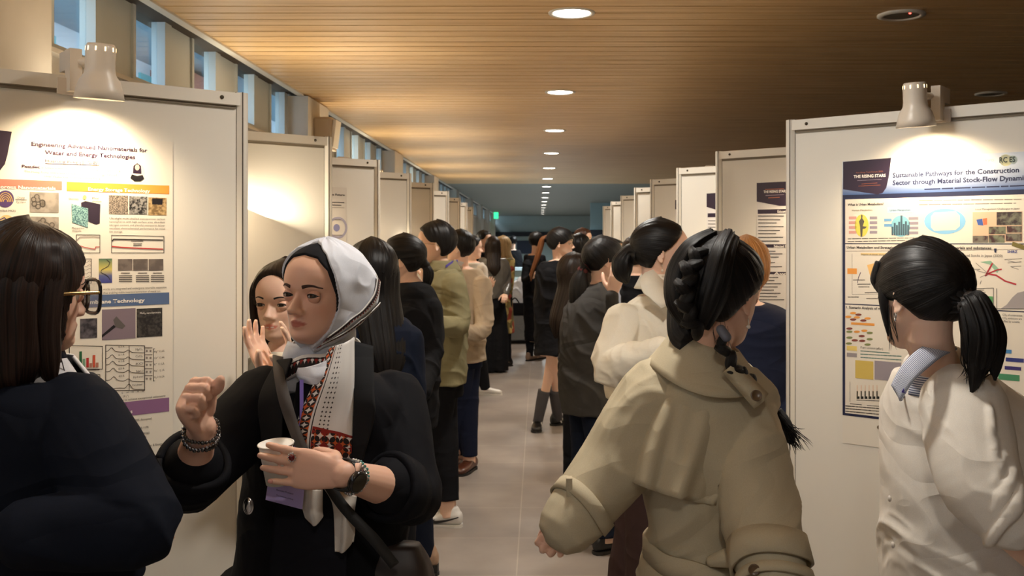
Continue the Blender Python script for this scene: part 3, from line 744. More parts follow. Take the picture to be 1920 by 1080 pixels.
def eyeglasses(root, h, mat, lensmat, kind='round', temple=None, w=.115, hgt=.085, fw=0.0):
    e = empty_part('eyeglasses', root, h.P(0, .4, .48)); S = h.hh; temple = temple or mat
    rr = .018 if kind == 'thick' else .0045
    for sx in (-1, 1):
        n = 28; cx = sx*(.135 if kind != 'thick' else .15); pts = []
        for k in range(n):
            a = 2*math.pi*k/n; ex = 2.0 if kind == 'round' else 3.2
            x = math.copysign(abs(math.cos(a))**(2/ex), math.cos(a))*w; z = math.copysign(abs(math.sin(a))**(2/ex), math.sin(a))*hgt
            pts.append(h.P(cx+x, .425+fw-.045*abs(cx+x)/.25*1.2, .465+z))
        P = np.array(pts); c = P.mean(0); g = G()
        rings = []
        for k in range(n):
            rad = nrm(P[k]-c); rings.append([P[k]+rad*rr*S*math.cos(q)+h.M[:, 1]*rr*S*.9*math.sin(q) for q in np.linspace(0, 2*math.pi, 8, endpoint=False)])
        R = np.array(rings); R = np.concatenate([R, R[:1]]); g.grid(R, cap=False); put('rim', g, mat, e, True)
        g = G(); th = h.M[:, 1]*.004*S; g.add(np.vstack([P+th, P-th]), [tuple(range(n)), tuple(range(2*n-1, n-1, -1))]); put('lens', g, lensmat, e)
        g = G(); g.tube([h.P(sx*(abs(cx)+w), .375, .50), h.P(sx*.345, .30, .50), h.P(sx*.35, .0, .485), h.P(sx*.335, -.09, .44)], [rr*S*.9]*4, seg=8, sub=2); put('temple', g, temple, e, True)
    g = G(); g.tube([h.P(-.03, .42, .48), h.P(0, .435, .49), h.P(.03, .42, .48)], [rr*S*.9]*3, seg=8, sub=2); put('bridge', g, mat, e, True)
    return e
def empty_part(name, root, p):
    o = bpy.data.objects.new(name, None); col.objects.link(o); off = np.zeros(3); q = root
    while q is not None: off += np.array(q.location); q = q.parent
    o.parent = root; o.location = tuple(np.asarray(p)-off); o.empty_display_size = .05; return o
def band(g, c, ax, ay, r0, r1, z0, z1, th=.004, a0=0, a1=360, n=40, tilt=None, wave=0.0):
    """conical band (collar, cuff); opening between a1 and a0"""
    q = np.radians(np.linspace(a0, a1, n)); c = np.asarray(c, float); up = np.array([0, 0, 1.]) if tilt is None else nrm(tilt); rows = []
    for k in np.linspace(0, 1, 5):
        R0 = np.array(r0)*(1-k)+np.array(r1)*k; z = z0*(1-k)+z1*k
        rows.append([c+np.asarray(ax)*R0[0]*math.cos(t)+np.asarray(ay)*R0[1]*math.sin(t)+up*(z+wave*math.sin(t*3+k)) for t in q])
    g.sheet(np.array(rows), th)
def lidskin(name, c):
    m = pmat(name, c, .48, spec=.4); bsdf(m).inputs['Subsurface Weight'].default_value = .12; bsdf(m).inputs['Subsurface Radius'].default_value = (.012, .004, .002); return m
LID = {'fair': lidskin('fair_eyelid', srgb(228, 184, 160)), 'tan': lidskin('tan_eyelid', srgb(210, 160, 136)), 'warm': lidskin('warm_eyelid', srgb(220, 172, 146))}
SK = {'fair': skinmat('fair_skin', srgb(236, 196, 172)), 'tan': skinmat('tan_skin', srgb(220, 174, 150)), 'warm': skinmat('warm_skin', srgb(228, 182, 156))}
M_nail = pmat('fingernail_pink', srgb(214, 150, 136), .25)
HB = hairmat('black_hair', (.005, .004, .004), (.013, .011, .011)); HD = hairmat('dark_brown_hair', (.012, .007, .005), (.032, .018, .012))
HM = hairmat('brown_hair', (.05, .02, .011), (.13, .055, .03)); HG = hairmat('ginger_hair', srgb(190, 120, 62), srgb(222, 160, 96)); HBL = hairmat('blonde_hair', srgb(176, 140, 92), srgb(214, 186, 140))
HO = hairmat('copper_hair', srgb(66, 34, 24), srgb(176, 112, 66))
BLACK = cloth('black_cloth', (.010, .010, .012)); NAVY = cloth('navy_cloth', (.010, .014, .028)); CHAR = cloth('charcoal_cloth', (.03, .03, .032))
def legs(g, cx, cy, zt, yaw, r=(.085, .06, .05), gap=.085, feet=None, stop=.05, flare=0.0):
    """two legs from height zt to the feet; feet = ((X,Y),(X,Y))"""
    M = np.array(Matrix.Rotation(yaw, 3, 'Z')); out = []
    for i, sx in enumerate((-1, 1)):
        hip = np.array([cx, cy, zt])+M@np.array([sx*gap, 0, 0]); ft = np.array([feet[i][0], feet[i][1], stop]) if feet else np.array([hip[0], hip[1], stop])
        kn = hip*.48+ft*.52+M@np.array([0, .015, 0])
        g.tube([hip+np.array([0, 0, .08]), hip, kn, ft*.85+kn*.15, ft], [r[0], r[0], r[1], r[2], r[2]+flare], seg=20, sub=4, round_end=False); out.append(ft)
    return out
# ---------------------------------------------------------------- people in the foreground
def lower_half(r, X, Y, yaw, zt, mat):
    g = G(); M = np.array(Matrix.Rotation(yaw, 3, 'Z')); g.loft([(np.array([X, Y, z]), M[:, 0]*a, M[:, 1]*b) for z, a, b in ((zt+.12, .13, .09), (zt, .145, .10), (zt-.08, .13, .09))], seg=28)
    ft = legs(g, X, Y, zt, yaw, (.08, .07, .06), gap=.075, stop=.07); bake('trousers', g, .007, mat, r, 2)
    for p in ft: shoe(r, p[0], p[1], yaw, pmat('black_shoe_leather', (.014, .013, .013), .3), pmat('black_shoe_sole', (.02, .018, .016), .7))
def root_at(x, y, label, group=None): return empty('person', (x, y, 0), label, 'person', group)
M_blkrim = pmat('black_acetate', (.012, .01, .01), .15); M_gold = pmat('thin_gold_metal', srgb(190, 160, 110), .25, metal=1); M_silver = pmat('polished_silver', srgb(200, 200, 204), .2, metal=1)
M_lens = pmat('clear_lens', (1, 1, 1), .02)
def lens_nodes(m):
    nt = m.node_tree; out = [n for n in nt.nodes if n.type == 'OUTPUT_MATERIAL'][0]
    tr = N_(m, 'ShaderNodeBsdfTransparent'); gl = N_(m, 'ShaderNodeBsdfGlossy'); mx = N_(m, 'ShaderNodeMixShader'); gl.inputs['Roughness'].default_value = .02
    tr.inputs[0].default_value = (.93, .93, .93, 1); mx.inputs[0].default_value = .12
    L_(m, tr.outputs[0], mx.inputs[1]); L_(m, gl.outputs[0], mx.inputs[2]); L_(m, mx.outputs[0], out.inputs[0])
lens_nodes(M_lens)

# --- woman in the white patterned headscarf
def hijab_woman():
    r = root_at(-.45, 2.25, 'woman in a white patterned headscarf and black blazer, one fist raised')
    h = Head(603, 548, 2.2, .224, 38, pitch=1, roll=-2)
    neck = V(622, 700, 2.28)
    fist_w = V(380, 800, 1.93); cup_w = V(645, 890, 1.965)
    eR = V(352, 905, 2.05); eL = V(768, 925, 2.17)
    rows = [(700, 575, 668, .12), (722, 530, 715, .18), (750, 492, 752, .22), (800, 478, 762, .25), (880, 470, 765, .27), (960, 462, 755, .25), (1040, 452, 755, .26), (1130, 440, 775, .28), (1230, 430, 790, .30)]
    g = G(); add_head(g, h, nose=1.5, lips=1.15, neck=neck, smile=.15, ears=False)
    g.loft(prings(rows, 2.27, .86), seg=28, sub=3)
    shR = V(502, 742, 2.22); shL = V(738, 748, 2.32)
    g.tube([shR, shR*.5+eR*.5, eR, eR*.5+fist_w*.5, fist_w], [.048, .046, .042, .036, .026], seg=20, sub=4, round_end=True)
    g.tube([shL, shL*.5+eL*.5, eL, eL*.55+cup_w*.45, cup_w], [.048, .046, .043, .040, .027], seg=20, sub=4)
    legs(g, -.45, 2.27, .78, 0, (.06, .05, .04), gap=.075)
    lower_half(r, -.45, 2.27, math.radians(160), .78, BLACK)
    d = nrm(V(392, 722, 1.90)-fist_w)
    # closed fist raised: back of the hand to the left, curled fingers to the camera
    t1 = add_hand(g, fist_w, nrm(np.array([-.10, -.62, .78])), nrm(np.array([.97, -.2, .0])), np.array([.1, .7, .7]), .178, curls=[(80, 100, 60), (83, 100, 60), (85, 100, 60), (86, 98, 60)], spread=0, thumb=(.80, .30, .30), thumb_curl=38, r=1.14)
    # hand round the cup: fingers point left, palm away from the camera
    t2 = add_hand(g, cup_w, nrm(np.array([-.985, .02, .14])), nrm(np.array([-.05, .98, -.1])), np.array([0, .15, 1.]), .180, curls=[(2, 12, 12), (0, 10, 10), (2, 10, 8), (-6, 4, 6)], spread=2.6, thumb=(.25, .1, .95), thumb_curl=32, r=1.02)
    body = bake('body', g, .0026, SK['tan'], r, 3, colfn=tintfn(h, lip=(.66, .36, .36)))
    nails(t2[3:4], M_nail, body)
    add_eyes(h, body, gaze=(-14, 0), lidmat=LID['tan'], arch=-.005, brow=pmat('soft_brow', srgb(58, 36, 28), .9), brow_th=1.5)
    # hair and black under-cap at the forehead
    g = G(); hair_cap(g, h, 'back', thick=.012, crown=.0, axis=(0, .7, .7), ridge=.003); put('hair', g, HM, r, True)
    def cap(thick, lim_z, amp, extra_back=0.0, soft=.03, seed=0):
        na, nz = 260, 140; a = np.linspace(-math.pi, math.pi, na, endpoint=False); z = .0+.995*(1-np.cos(np.linspace(.12, math.pi, nz)))/2
        A, Z = np.meshgrid(a, z); hl = np.interp(np.abs(np.degrees(A)), *zip(*lim_z)); m = smooth01((Z-hl)/soft+.5)
        fold = vnoise(np.stack([(A*2.2+Z*3+seed).ravel()+30, (Z*5-A*1.5).ravel()+30, 0*Z.ravel()+seed], -1)).reshape(A.shape)
        fold = 1-np.abs(2*fold-1)
        bk = smooth01((-np.cos(A)+.2)/1.2)*np.exp(-((Z-.42)/.36)**2)
        off = (thick+amp*(fold-.5)+extra_back*bk)*m-.06*(1-m)
        return h.P(skull(A, Z, off))
    g = G(); g.grid(cap(.020, [(0, .86), (30, .83), (50, .72), (64, .5), (74, .25), (85, .05), (100, -.1), (180, -.1)], .0)); put('undercap', g, cloth('black_jersey', (.012, .012, .014)), r, True)
    SC = M_scarf
    P = cap(.036, [(0, .965), (28, .94), (46, .86), (60, .68), (69, .44), (74, .2), (80, .02), (92, -.1), (180, -.1)], .024, .20, soft=.02)
    g = G(); g.grid(P, us=1, vs=1)
    def capband(path, w_, name, ex=.016):
        t = np.linspace(0, 1, len(path)); tt = np.linspace(0, 1, 40); pa = np.interp(tt, t, [p[0] for p in path]); pz = np.interp(tt, t, [p[1] for p in path]); k = np.exp(-.5*(np.arange(-5, 6)/2.5)**2); k /= k.sum()
        pa = np.convolve(np.pad(pa, 5, mode='edge'), k, 'valid'); pz = np.convolve(np.pad(pz, 5, mode='edge'), k, 'valid'); rows_ = []
        for q in np.linspace(-.5, .5, 7):
            A = np.radians(pa+q*w_*110); Z = pz+q*w_; fold = vnoise(np.stack([A*2.2+Z*3+30, Z*5-A*1.5+30, 0*Z], -1)); fold = 1-np.abs(2*fold-1)
            bk = smooth01((-np.cos(A)+.2)/1.2)*np.exp(-((Z-.42)/.36)**2); rows_.append(h.P(skull(A, Z, .036+.024*(fold-.5)+.20*bk+ex)))
        put(name, G().sheet(np.array(rows_), .002, us=5, vs=1), M_scarfpat, r, True)
    capband([(-128, .66), (-119, .48), (-108, .32), (-96, .19), (-84, .08)], .060, 'patterned_band', .022); capband([(-136, .40), (-123, .25), (-108, .12), (-94, .03)], .040, 'patterned_band', .022)
    scarf = bake_uvless('headscarf', g, M_scarfwhite, r, thick=.003)
    # wraps round the neck
    g = G()
    def neckloop(cy, dz, rx, ry, w, dx=0, tilt=0.0, a0=0, a1=360, seed=0, n=44, dd=0):
        rows = []; c = V(cy[0], cy[1], 2.25+dd)
        for k in np.linspace(0, 1, 9):
            row = []
            for t in np.radians(np.linspace(a0, a1, n)):
                rr = 1+.10*math.sin(k*math.pi)+.035*math.sin(3*t+seed+k*5)
                row.append(c+np.array([rx*rr*math.cos(t)+dx*k, ry*rr*math.sin(t), -w*k+dz+tilt*math.cos(t)+.006*math.sin(5*t+seed*2)]))
            rows.append(row)
        return np.array(rows)
    g.sheet(neckloop((600, 655), .035, .072, .078, .075, tilt=.022, seed=1), .004)
    g.sheet(neckloop((592, 668), .0, .085, .085, .06, tilt=.016, seed=4), .004)
    put('neck_wrap', g, M_scarfwhite, r, True)
    g = G(); g.sheet(neckloop((600, 668), .012, .086, .104, .038, tilt=.024, seed=2), .004, us=6, vs=1); put('patterned_wrap', g, M_scarfpat, r, True)
    # front drape: loose swag under the chin, then the long hanging end
    def drape(cols_, nv=26, wob=.006, seed=0):
        """cols_: rows of image points (left..right) with depth, top to bottom"""
        A = np.array([[V(*p) for p in row] for row in cols_]); A = np.stack([catmull(A[:, j], 8) for j in range(A.shape[1])], 1)
        B = np.stack([catmull(A[i], 8) for i in range(A.shape[0])], 0)
        n, m = B.shape[:2]; q = vnoise(np.stack([np.tile(np.arange(m)*.22, n)+seed, np.repeat(np.arange(n)*.03, m), np.zeros(n*m)], -1)).reshape(n, m)
        B[..., 1] -= wob*(q-.5)*2*2; return B
    g = G(); g.sheet(drape([[(553, 690, 2.15), (578, 688, 2.115), (612, 676, 2.115), (655, 645, 2.15)], [(555, 703, 2.14), (582, 708, 2.10), (618, 698, 2.105), (662, 656, 2.15)], [(566, 716, 2.13), (588, 720, 2.10), (615, 712, 2.105), (662, 668, 2.15)]], wob=.003), .004); put('scarf_swag', g, M_scarfwhite, r, True)
    rowsL = [[(618, 652, 2.13), (632, 648, 2.125), (648, 642, 2.13), (664, 632, 2.16)],
             [(592, 712, 2.10), (614, 710, 2.09), (640, 708, 2.10), (664, 706, 2.13)],
             [(562, 778, 2.09), (592, 776, 2.075), (626, 778, 2.085), (661, 782, 2.11)],
             [(549, 830, 2.09), (583, 830, 2.07), (620, 834, 2.08), (659, 838, 2.10)],
             [(556, 872, 2.10), (585, 880, 2.08), (620, 888, 2.09), (656, 896, 2.11)]]
    g = G(); g.sheet(drape(rowsL, wob=.004, seed=3), .003, us=1, vs=1); put('scarf_end', g, M_scarflong, r, True)
    g = G(); g.sheet(drape([[(566, 905, 2.085), (585, 915, 2.07), (604, 918, 2.08)], [(566, 950, 2.08), (584, 958, 2.06), (604, 955, 2.075)], [(572, 972, 2.08), (590, 985, 2.065), (606, 968, 2.075)]]), .003)
    g.sheet(drape([[(604, 915, 2.085), (632, 918, 2.07), (668, 930, 2.085)], [(622, 945, 2.08), (645, 950, 2.06), (664, 962, 2.075)], [(627, 990, 2.08), (646, 995, 2.06), (665, 1000, 2.075)], [(628, 1034, 2.08), (642, 1036, 2.07), (662, 1016, 2.075)]], wob=.006), .003)
    put('scarf_tail', g, cloth('scarf_tail_cloth', srgb(206, 196, 184), .8, .3), r, True)
    # blazer
    g = G(); g.loft(prings([(r_[0]-4, r_[1]-6, r_[2]+8, r_[3]*1.12) for r_ in rows], 2.27, 1.0), seg=40, sub=4, e=2.3)
    g.loft([(V(605, 1080, 2.28), np.array([.235, 0, 0]), np.array([0, .17, 0])), (V(605, 1300, 2.28), np.array([.26, 0, 0]), np.array([0, .19, 0])), (V(605, 1420, 2.28), np.array([.27, 0, 0]), np.array([0, .2, 0]))], seg=36, e=2.3)
    for (s_, e_, wv, flare) in ((shR, eR, fist_w, 0), (shL, eL, cup_w, 0)):
        u = nrm(e_-s_)
        k = .30 if s_ is shR else .27
        end = e_*(1-k)+wv*k
        g.tube([s_+np.array([0, 0, -.01]), s_*.66+e_*.34, s_*.3+e_*.7, e_, end], [.075, .074, .070, .068, .064], seg=26, sub=4, round_end=True)
    bl = bake('blazer', g, .005, cloth('black_suiting', (.005, .005, .007), .8, .15), r, 3, disp=folds(.006, 5, 9, 3))
    for (e_, wv, k) in ((eR, fist_w, .30), (eL, cup_w, .27)):
        e1 = e_*(1-k)+wv*k; u = nrm(wv-e_); a = nrm(np.cross(u, (0, .3, 1))); b = np.cross(u, a)
        rows_ = [[e1+u*z+(a*math.cos(t)+b*math.sin(t))*rr*(1+.04*math.sin(3*t)) for t in np.radians(np.linspace(0, 360, 40))] for z, rr in ((-.045, .069), (-.02, .072), (.01, .074), (.024, .072), (.026, .062), (.01, .058), (-.02, .056))]
        g = G(); g.sheet(np.array(rows_), .003); put('rolled_cuff', g, MATS['black_suiting'], bl, True)
    # lapels and the dress underneath
    g = G(); g.sheet(drape([[(560, 690, 2.17), (600, 690, 2.15), (640, 690, 2.17)], [(545, 800, 2.115), (600, 800, 2.105), (650, 800, 2.115)], [(520, 930, 2.115), (590, 930, 2.10), (650, 930, 2.11)], [(500, 1100, 2.10), (585, 1100, 2.09), (650, 1100, 2.10)]], wob=.002), .004); put('dress_front', g, cloth('black_knit', (.008, .008, .012), .8), r, True)
    g = G(); g.sheet(drape([[(520, 676, 2.17), (548, 672, 2.15)], [(486, 745, 2.11), (530, 735, 2.095)], [(490, 820, 2.10), (528, 830, 2.085)], [(505, 940, 2.09), (516, 945, 2.085)]], wob=.001), .004); put('lapel', g, cloth('lapel_cloth', (.012, .012, .013), .8), bl, True)
    g = G(); g.sheet(drape([[(662, 640, 2.20), (700, 650, 2.22)], [(664, 730, 2.12), (702, 740, 2.10)], [(662, 800, 2.10), (700, 790, 2.085)], [(660, 900, 2.10), (668, 900, 2.09)]], wob=.001), .004); put('lapel', g, MATS['lapel_cloth'], bl, True)
    g = G(); c = V(466, 949, 2.075); g.ell(c, (.0115, .004, .018)); g.ell(c-np.array([0, .002, 0]), (.0085, .004, .014)); put('button', g, M_silver, bl, True)
    # jewellery
    def beads(c, u, R, n, br, mat, name, ph=0.0, sq=1.0):
        a = nrm(np.cross(u, (0.1, .2, 1))); b = np.cross(u, a); g = G()
        for k in range(n):
            t = 2*math.pi*k/n; g.ell(c+(a*math.cos(t)+b*math.sin(t)*sq)*R+u*.004*math.sin(3*t+ph), br*(1+.25*((k*7) % 3 == 0)), None, 8, 6)
        return put(name, g, mat, r, True)
    MBE = pmat('dark_beads', (.03, .025, .022), .2, spec=.8)
    u = nrm(eR-fist_w)
    beads(fist_w+u*.010, nrm(u+np.array([.25, 0, .1])), .032, 30, .0036, MBE, 'bead_bracelet')
    beads(fist_w+u*.030, nrm(u+np.array([-.15, 0, .05])), .0345, 30, .0036, MBE, 'bead_bracelet', 1)
    beads(fist_w+u*.022, nrm(u+np.array([.05, .1, .05])), .0345, 34, .0028, M_silver, 'bead_bracelet', 2)
    u = nrm(eL-cup_w); wc = cup_w+u*.004
    a = nrm(np.cross(u, (0, 1, 0))); b = nrm(np.cross(u, a)); b = b if b[1] < 0 else -b
    rows_ = [[wc+u*z+(a*math.cos(t)+b*math.sin(t))*rr for t in np.radians(np.linspace(0, 360, 36))] for z, rr in ((-.011, .0305), (0, .0315), (.011, .0305))]
    wt = empty_part('wristwatch', r, wc); g = G(); g.sheet(np.array(rows_), .003); put('watch_strap', g, pmat('black_rubber', (.012, .012, .012), .5), wt, True)
    f = np.array([-.05, -1., .22]); f = nrm(f-u*np.dot(f, u)); Mw = np.stack([u, np.cross(f, u), f], 1); g = G(); cc = wc+f*.034
    an = np.linspace(0, 2*math.pi, 36, endpoint=False)
    g.grid(np.array([[cc+Mw@np.array([q*math.cos(t), q*math.sin(t), z]) for t in an] for q, z in [(.0215, -.006), (.0225, 0), (.0222, .005), (.020, .006)]])); put('watch_case', g, M_blkrim, wt, True)
    g = G(); g.grid(np.array([[cc+Mw@np.array([q*math.cos(t), q*math.sin(t), z]) for t in an] for q, z in [(.019, .0055), (.0188, .0068), (.001, .0068)]])); put('watch_face', g, pmat('black_glass', (.004, .004, .005), .05, spec=.8), wt)
    beads(cup_w+u*.027, nrm(u+np.array([.0, .1, .12])), .0325, 26, .0042, M_silver, 'silver_bracelet', 1); beads(cup_w+u*.033, nrm(u+np.array([.0, -.1, -.05])), .033, 30, .003, pmat('teal_stones', srgb(60, 130, 120), .3), 'silver_bracelet', 2)
    tp = V(548, 857, 1.96); rg = empty_part('ring', r, tp)
    g = G(); g.tube([tp+np.array([0, .010*math.cos(t)+.008, .0095*math.sin(t)]) for t in np.linspace(0, 2*math.pi, 16)], [.002]*16, seg=8, sub=1, round_end=False)
    for k in range(10):
        t = 2*math.pi*k/10; g.ell(tp+np.array([.0075*math.cos(t), -.004, .0085*math.sin(t)]), .0018, None, 8, 6)
    put('ring_band', g, M_silver, rg, True); put('stone', G().ell(tp+np.array([0, -.0055, 0]), (.0055, .0035, .0065)), pmat('dark_red_stone', (.12, .004, .006), .1, spec=.8), rg, True)
    return r, h

# scarf cloths
def mat_scarf():
    m = cloth('white_scarf_cloth', srgb(208, 210, 218), .75, .2)
    # patterned band for the wraps: dark ground with red, orange and white stepped motifs
    def motif(name, long=False):
        m = pmat(name, (.8, .8, .8), .8, spec=.3)
        tc = N_(m, 'ShaderNodeTexCoord'); sp = N_(m, 'ShaderNodeSeparateXYZ'); L_(m, tc.outputs['UV'], sp.inputs[0])
        def math_(op, a, b=None, c=None):
            n = N_(m, 'ShaderNodeMath', operation=op)
            for i, x in enumerate((a, b, c)):
                if x is None: continue
                if isinstance(x, (int, float)): n.inputs[i].default_value = x
                else: L_(m, x, n.inputs[i])
            return n.outputs[0]
        def mixc(f, a, b):
            n = N_(m, 'ShaderNodeMix', data_type='RGBA')
            if isinstance(f, float): n.inputs[0].default_value = f
            else: L_(m, f, n.inputs[0])
            for i, x in ((6, a), (7, b)):
                if isinstance(x, tuple): n.inputs[i].default_value = (*x, 1)
                else: L_(m, x, n.inputs[i])
            return n.outputs[2]
        U, Vv = sp.outputs[0], sp.outputs[1]
        white, dark, red, orange = srgb(216, 212, 208), srgb(40, 32, 32), srgb(140, 40, 34), srgb(196, 92, 44)
        def stars(u, v, n1, n2, thr=.62, sh=0.0):
            fu = math_('ABSOLUTE', math_('SUBTRACT', math_('FRACT', math_('ADD', math_('MULTIPLY', u, n1), sh)), .5))
            fv = math_('ABSOLUTE', math_('SUBTRACT', math_('FRACT', math_('MULTIPLY', v, n2)), .5))
            # stepped star: quantised |x|*|y| lobes
            p = math_('ADD', math_('MULTIPLY', fu, fv), math_('MULTIPLY', math_('ADD', fu, fv), .12))
            return math_('LESS_THAN', p, thr*.1)
        if not long:
            a = stars(U, Vv, 6, 1.6, .36); c = mixc(a, dark, white); b = stars(U, Vv, 6, 1.6, .42, .5)
            c = mixc(b, c, red); e = math_('ADD', math_('LESS_THAN', Vv, .18), math_('GREATER_THAN', Vv, .84)); c = mixc(e, c, white)
            e2 = math_('LESS_THAN', math_('ABSOLUTE', math_('SUBTRACT', Vv, .22)), .03); c = mixc(e2, c, dark)
        else:
            # left slanting band then white ground; lower third dark with large motifs
            a = stars(math_('MULTIPLY', U, 1.0), Vv, 5.5, 17, .62); band = mixc(a, dark, orange); a2 = stars(U, math_('ADD', Vv, .03), 5.5, 17, .5, .5); band = mixc(a2, band, white)
            inb = math_('LESS_THAN', U, .27)
            # second figured strip: black leaves on white
            w2 = stars(U, Vv, 14, 30, .42, .3); strip = mixc(w2, white, dark); ins = math_('MULTIPLY', math_('GREATER_THAN', U, .40), math_('LESS_THAN', math_('ADD', U, math_('MULTIPLY', Vv, -.1)), .56))
            line = math_('LESS_THAN', math_('ABSOLUTE', math_('SUBTRACT', U, .315)), .010)
            c = mixc(ins, white, strip); c = mixc(line, c, dark); c = mixc(inb, c, band)
            lim = math_('ADD', math_('MULTIPLY', U, .08), .575)
            low = math_('MULTIPLY', math_('GREATER_THAN', Vv, lim), math_('GREATER_THAN', U, .33))
            s1 = stars(U, Vv, 9, 17, .62); lw = mixc(s1, dark, orange); s2 = stars(U, Vv, 6.5, 12.5, .55, .4); lw = mixc(s2, lw, white); s3 = stars(U, Vv, 4.3, 8.5, .55, .15); lw = mixc(s3, lw, red)
            edge = math_('LESS_THAN', math_('SUBTRACT', Vv, lim), .022); lw = mixc(edge, lw, red)
            c = mixc(low, c, lw)
        L_(m, c, bsdf(m).inputs['Base Color']); return m
    return m, motif('scarf_pattern_band'), motif('scarf_pattern_long', True)
M_scarfwhite, M_scarfpat, M_scarflong = mat_scarf(); M_scarf = M_scarfwhite
def bake_uvless(name, g, mat, parent, thick=.0): return put(name, g, mat, parent, True)
hij, hijh = hijab_woman()

# --- paper cup, name badge, shoulder bag of the headscarf woman
def cup():
    c = V(520, 868, 2.035); r = empty('paper_cup', tuple(c-np.array([0, 0, .04])), 'small white paper cup held in front by the woman in the headscarf', 'cup')
    a = np.linspace(0, 2*math.pi, 40, endpoint=False); ax = nrm((-.05, -.10, 1)); x = nrm(np.cross(ax, (0, 1, 0))); y = np.cross(ax, x)
    P = np.array([[c+ax*z+q*(x*math.cos(t)+y*math.sin(t)) for t in a] for q, z in [(.001, -.040), (.0245, -.040), (.0255, -.042), (.0345, .040), (.0335, .041), (.0245, -.038), (.001, -.038)]])
    put('cup_wall', G().grid(P), pmat('white_paper', srgb(232, 226, 218), .6), r, True)
    P = np.array([[c+ax*(.0405+.0018*math.sin(q))+(.0352+.0018*math.cos(q))*(x*math.cos(t)+y*math.sin(t)) for t in a] for q in np.linspace(0, 2*math.pi, 9)])
    put('rolled_rim', G().grid(P, cap=False), MATS['white_paper'], r, True)
cup()
def text_mesh(s, mat, parent, name, M4, width=None, height=.01, bold=False, align='LEFT', off=0.0):
    """flat lettering; M4 = world matrix whose X runs along the line and Y up"""
    cu = bpy.data.curves.new(name, 'FONT'); cu.body = s; cu.size = height/.70; cu.align_x = align; cu.resolution_u = 2
    if bold: cu.offset = height*.035
    if off: cu.offset = off
    o = bpy.data.objects.new('tmp', cu); col.objects.link(o); dg = bpy.context.evaluated_depsgraph_get()
    me = bpy.data.meshes.new_from_object(o.evaluated_get(dg)); bpy.data.objects.remove(o); me.name = name
    if len(me.vertices) == 0: return None
    if width:
        xs = [v.co.x for v in me.vertices]; wd = max(xs)-min(xs); k = width/max(1e-6, wd); x0 = min(xs) if align == 'LEFT' else 0
        for v in me.vertices: v.co.x = (v.co.x-x0)*k
    me.transform(Matrix(M4)); off3 = np.zeros(3); q = parent
    while q is not None: off3 += np.array(q.location); q = q.parent
    me.transform(Matrix.Translation(-Vector(off3))); return link(name, me, mat, parent)
def frame4(o, x, y):
    x = nrm(x); y = nrm(y); z = np.cross(x, y); M = np.eye(4); M[:3, 0] = x; M[:3, 1] = y; M[:3, 2] = z; M[:3, 3] = o; return M.tolist()
def badge():
    tl, bl_, br, tr = V(508, 868, 2.065), V(498, 937, 2.065), V(567, 955, 2.065), V(574, 880, 2.065)
    r = empty('name_badge', tuple(bl_), 'lilac name badge on a purple lanyard, hanging below the paper cup', 'badge')
    P = np.array([[tl, tr], [bl_, br]]); g = G(); g.sheet(P, .002); put('badge_card', g, pmat('lilac_card', srgb(176, 160, 214), .4), r)
    g = G(); g.sheet(np.array([[V(562, 712, 2.10), V(569, 712, 2.10)], [V(562, 790, 2.085), V(569, 790, 2.085)], [V(545, 868, 2.07), V(552, 868, 2.07)]]), .0015); put('lanyard', g, pmat('purple_ribbon', srgb(140, 120, 214), .6), r)
    x = nrm(br-bl_); y = nrm(tl-bl_); n = np.array([0, -.0015, 0])
    for s_, px, py, w_, h_ in (('Associate Professor', 518, 919, 34, 3.2), ('The University of Hong', 518, 929, 33, 2.6)):
        o = V(px, py, 2.065)+n; text_mesh(s_, pmat('badge_ink', srgb(40, 34, 70), .6), r, 'badge_text', frame4(o, x, y), w_*2.065/F, h_*2.065/F)
badge()
def bag():
    r = empty('shoulder_bag', tuple(V(735, 1110, 2.16)), 'dark shoulder bag on a grey strap across the headscarf woman', 'bag')
    def strip(pts, w_, mat, name):
        P = []
        for (x, y, Y, dx, dy) in pts:
            P.append([V(x-dx, y-dy, Y), V(x+dx, y+dy, Y)])
        A = np.array(P); A = np.stack([catmull(A[:, 0], 6), catmull(A[:, 1], 6)], 1); put(name, G().sheet(A, .003), mat, r, True)
    strip([(521, 668, 2.20, 10, 2), (523, 700, 2.12, 10, 0), (534, 750, 2.08, 11, -3), (550, 800, 2.07, 10, -3), (570, 850, 2.06, 10, -3)], .02, pmat('grey_webbing', srgb(70, 64, 60), .8), 'strap')
    strip([(600, 880, 2.06, 8, -6), (640, 945, 2.05, 8, -6), (700, 1010, 2.05, 8, -7), (740, 1060, 2.10, 8, -6)], .02, pmat('black_webbing', (.015, .015, .015), .6), 'strap')
    g = G(); g.loft([(V(745, 1020, 2.2), np.array([.05, 0, 0]), np.array([0, .03, 0])), (V(745, 1060, 2.2), np.array([.075, 0, 0]), np.array([0, .05, 0])), (V(745, 1130, 2.2), np.array([.09, 0, 0]), np.array([0, .055, 0])), (V(745, 1240, 2.2), np.array([.085, 0, 0]), np.array([0, .05, 0]))], e=3)
    put('bag_body', g, pmat('dark_brown_leather', srgb(46, 34, 28), .5), r, True)
bag()

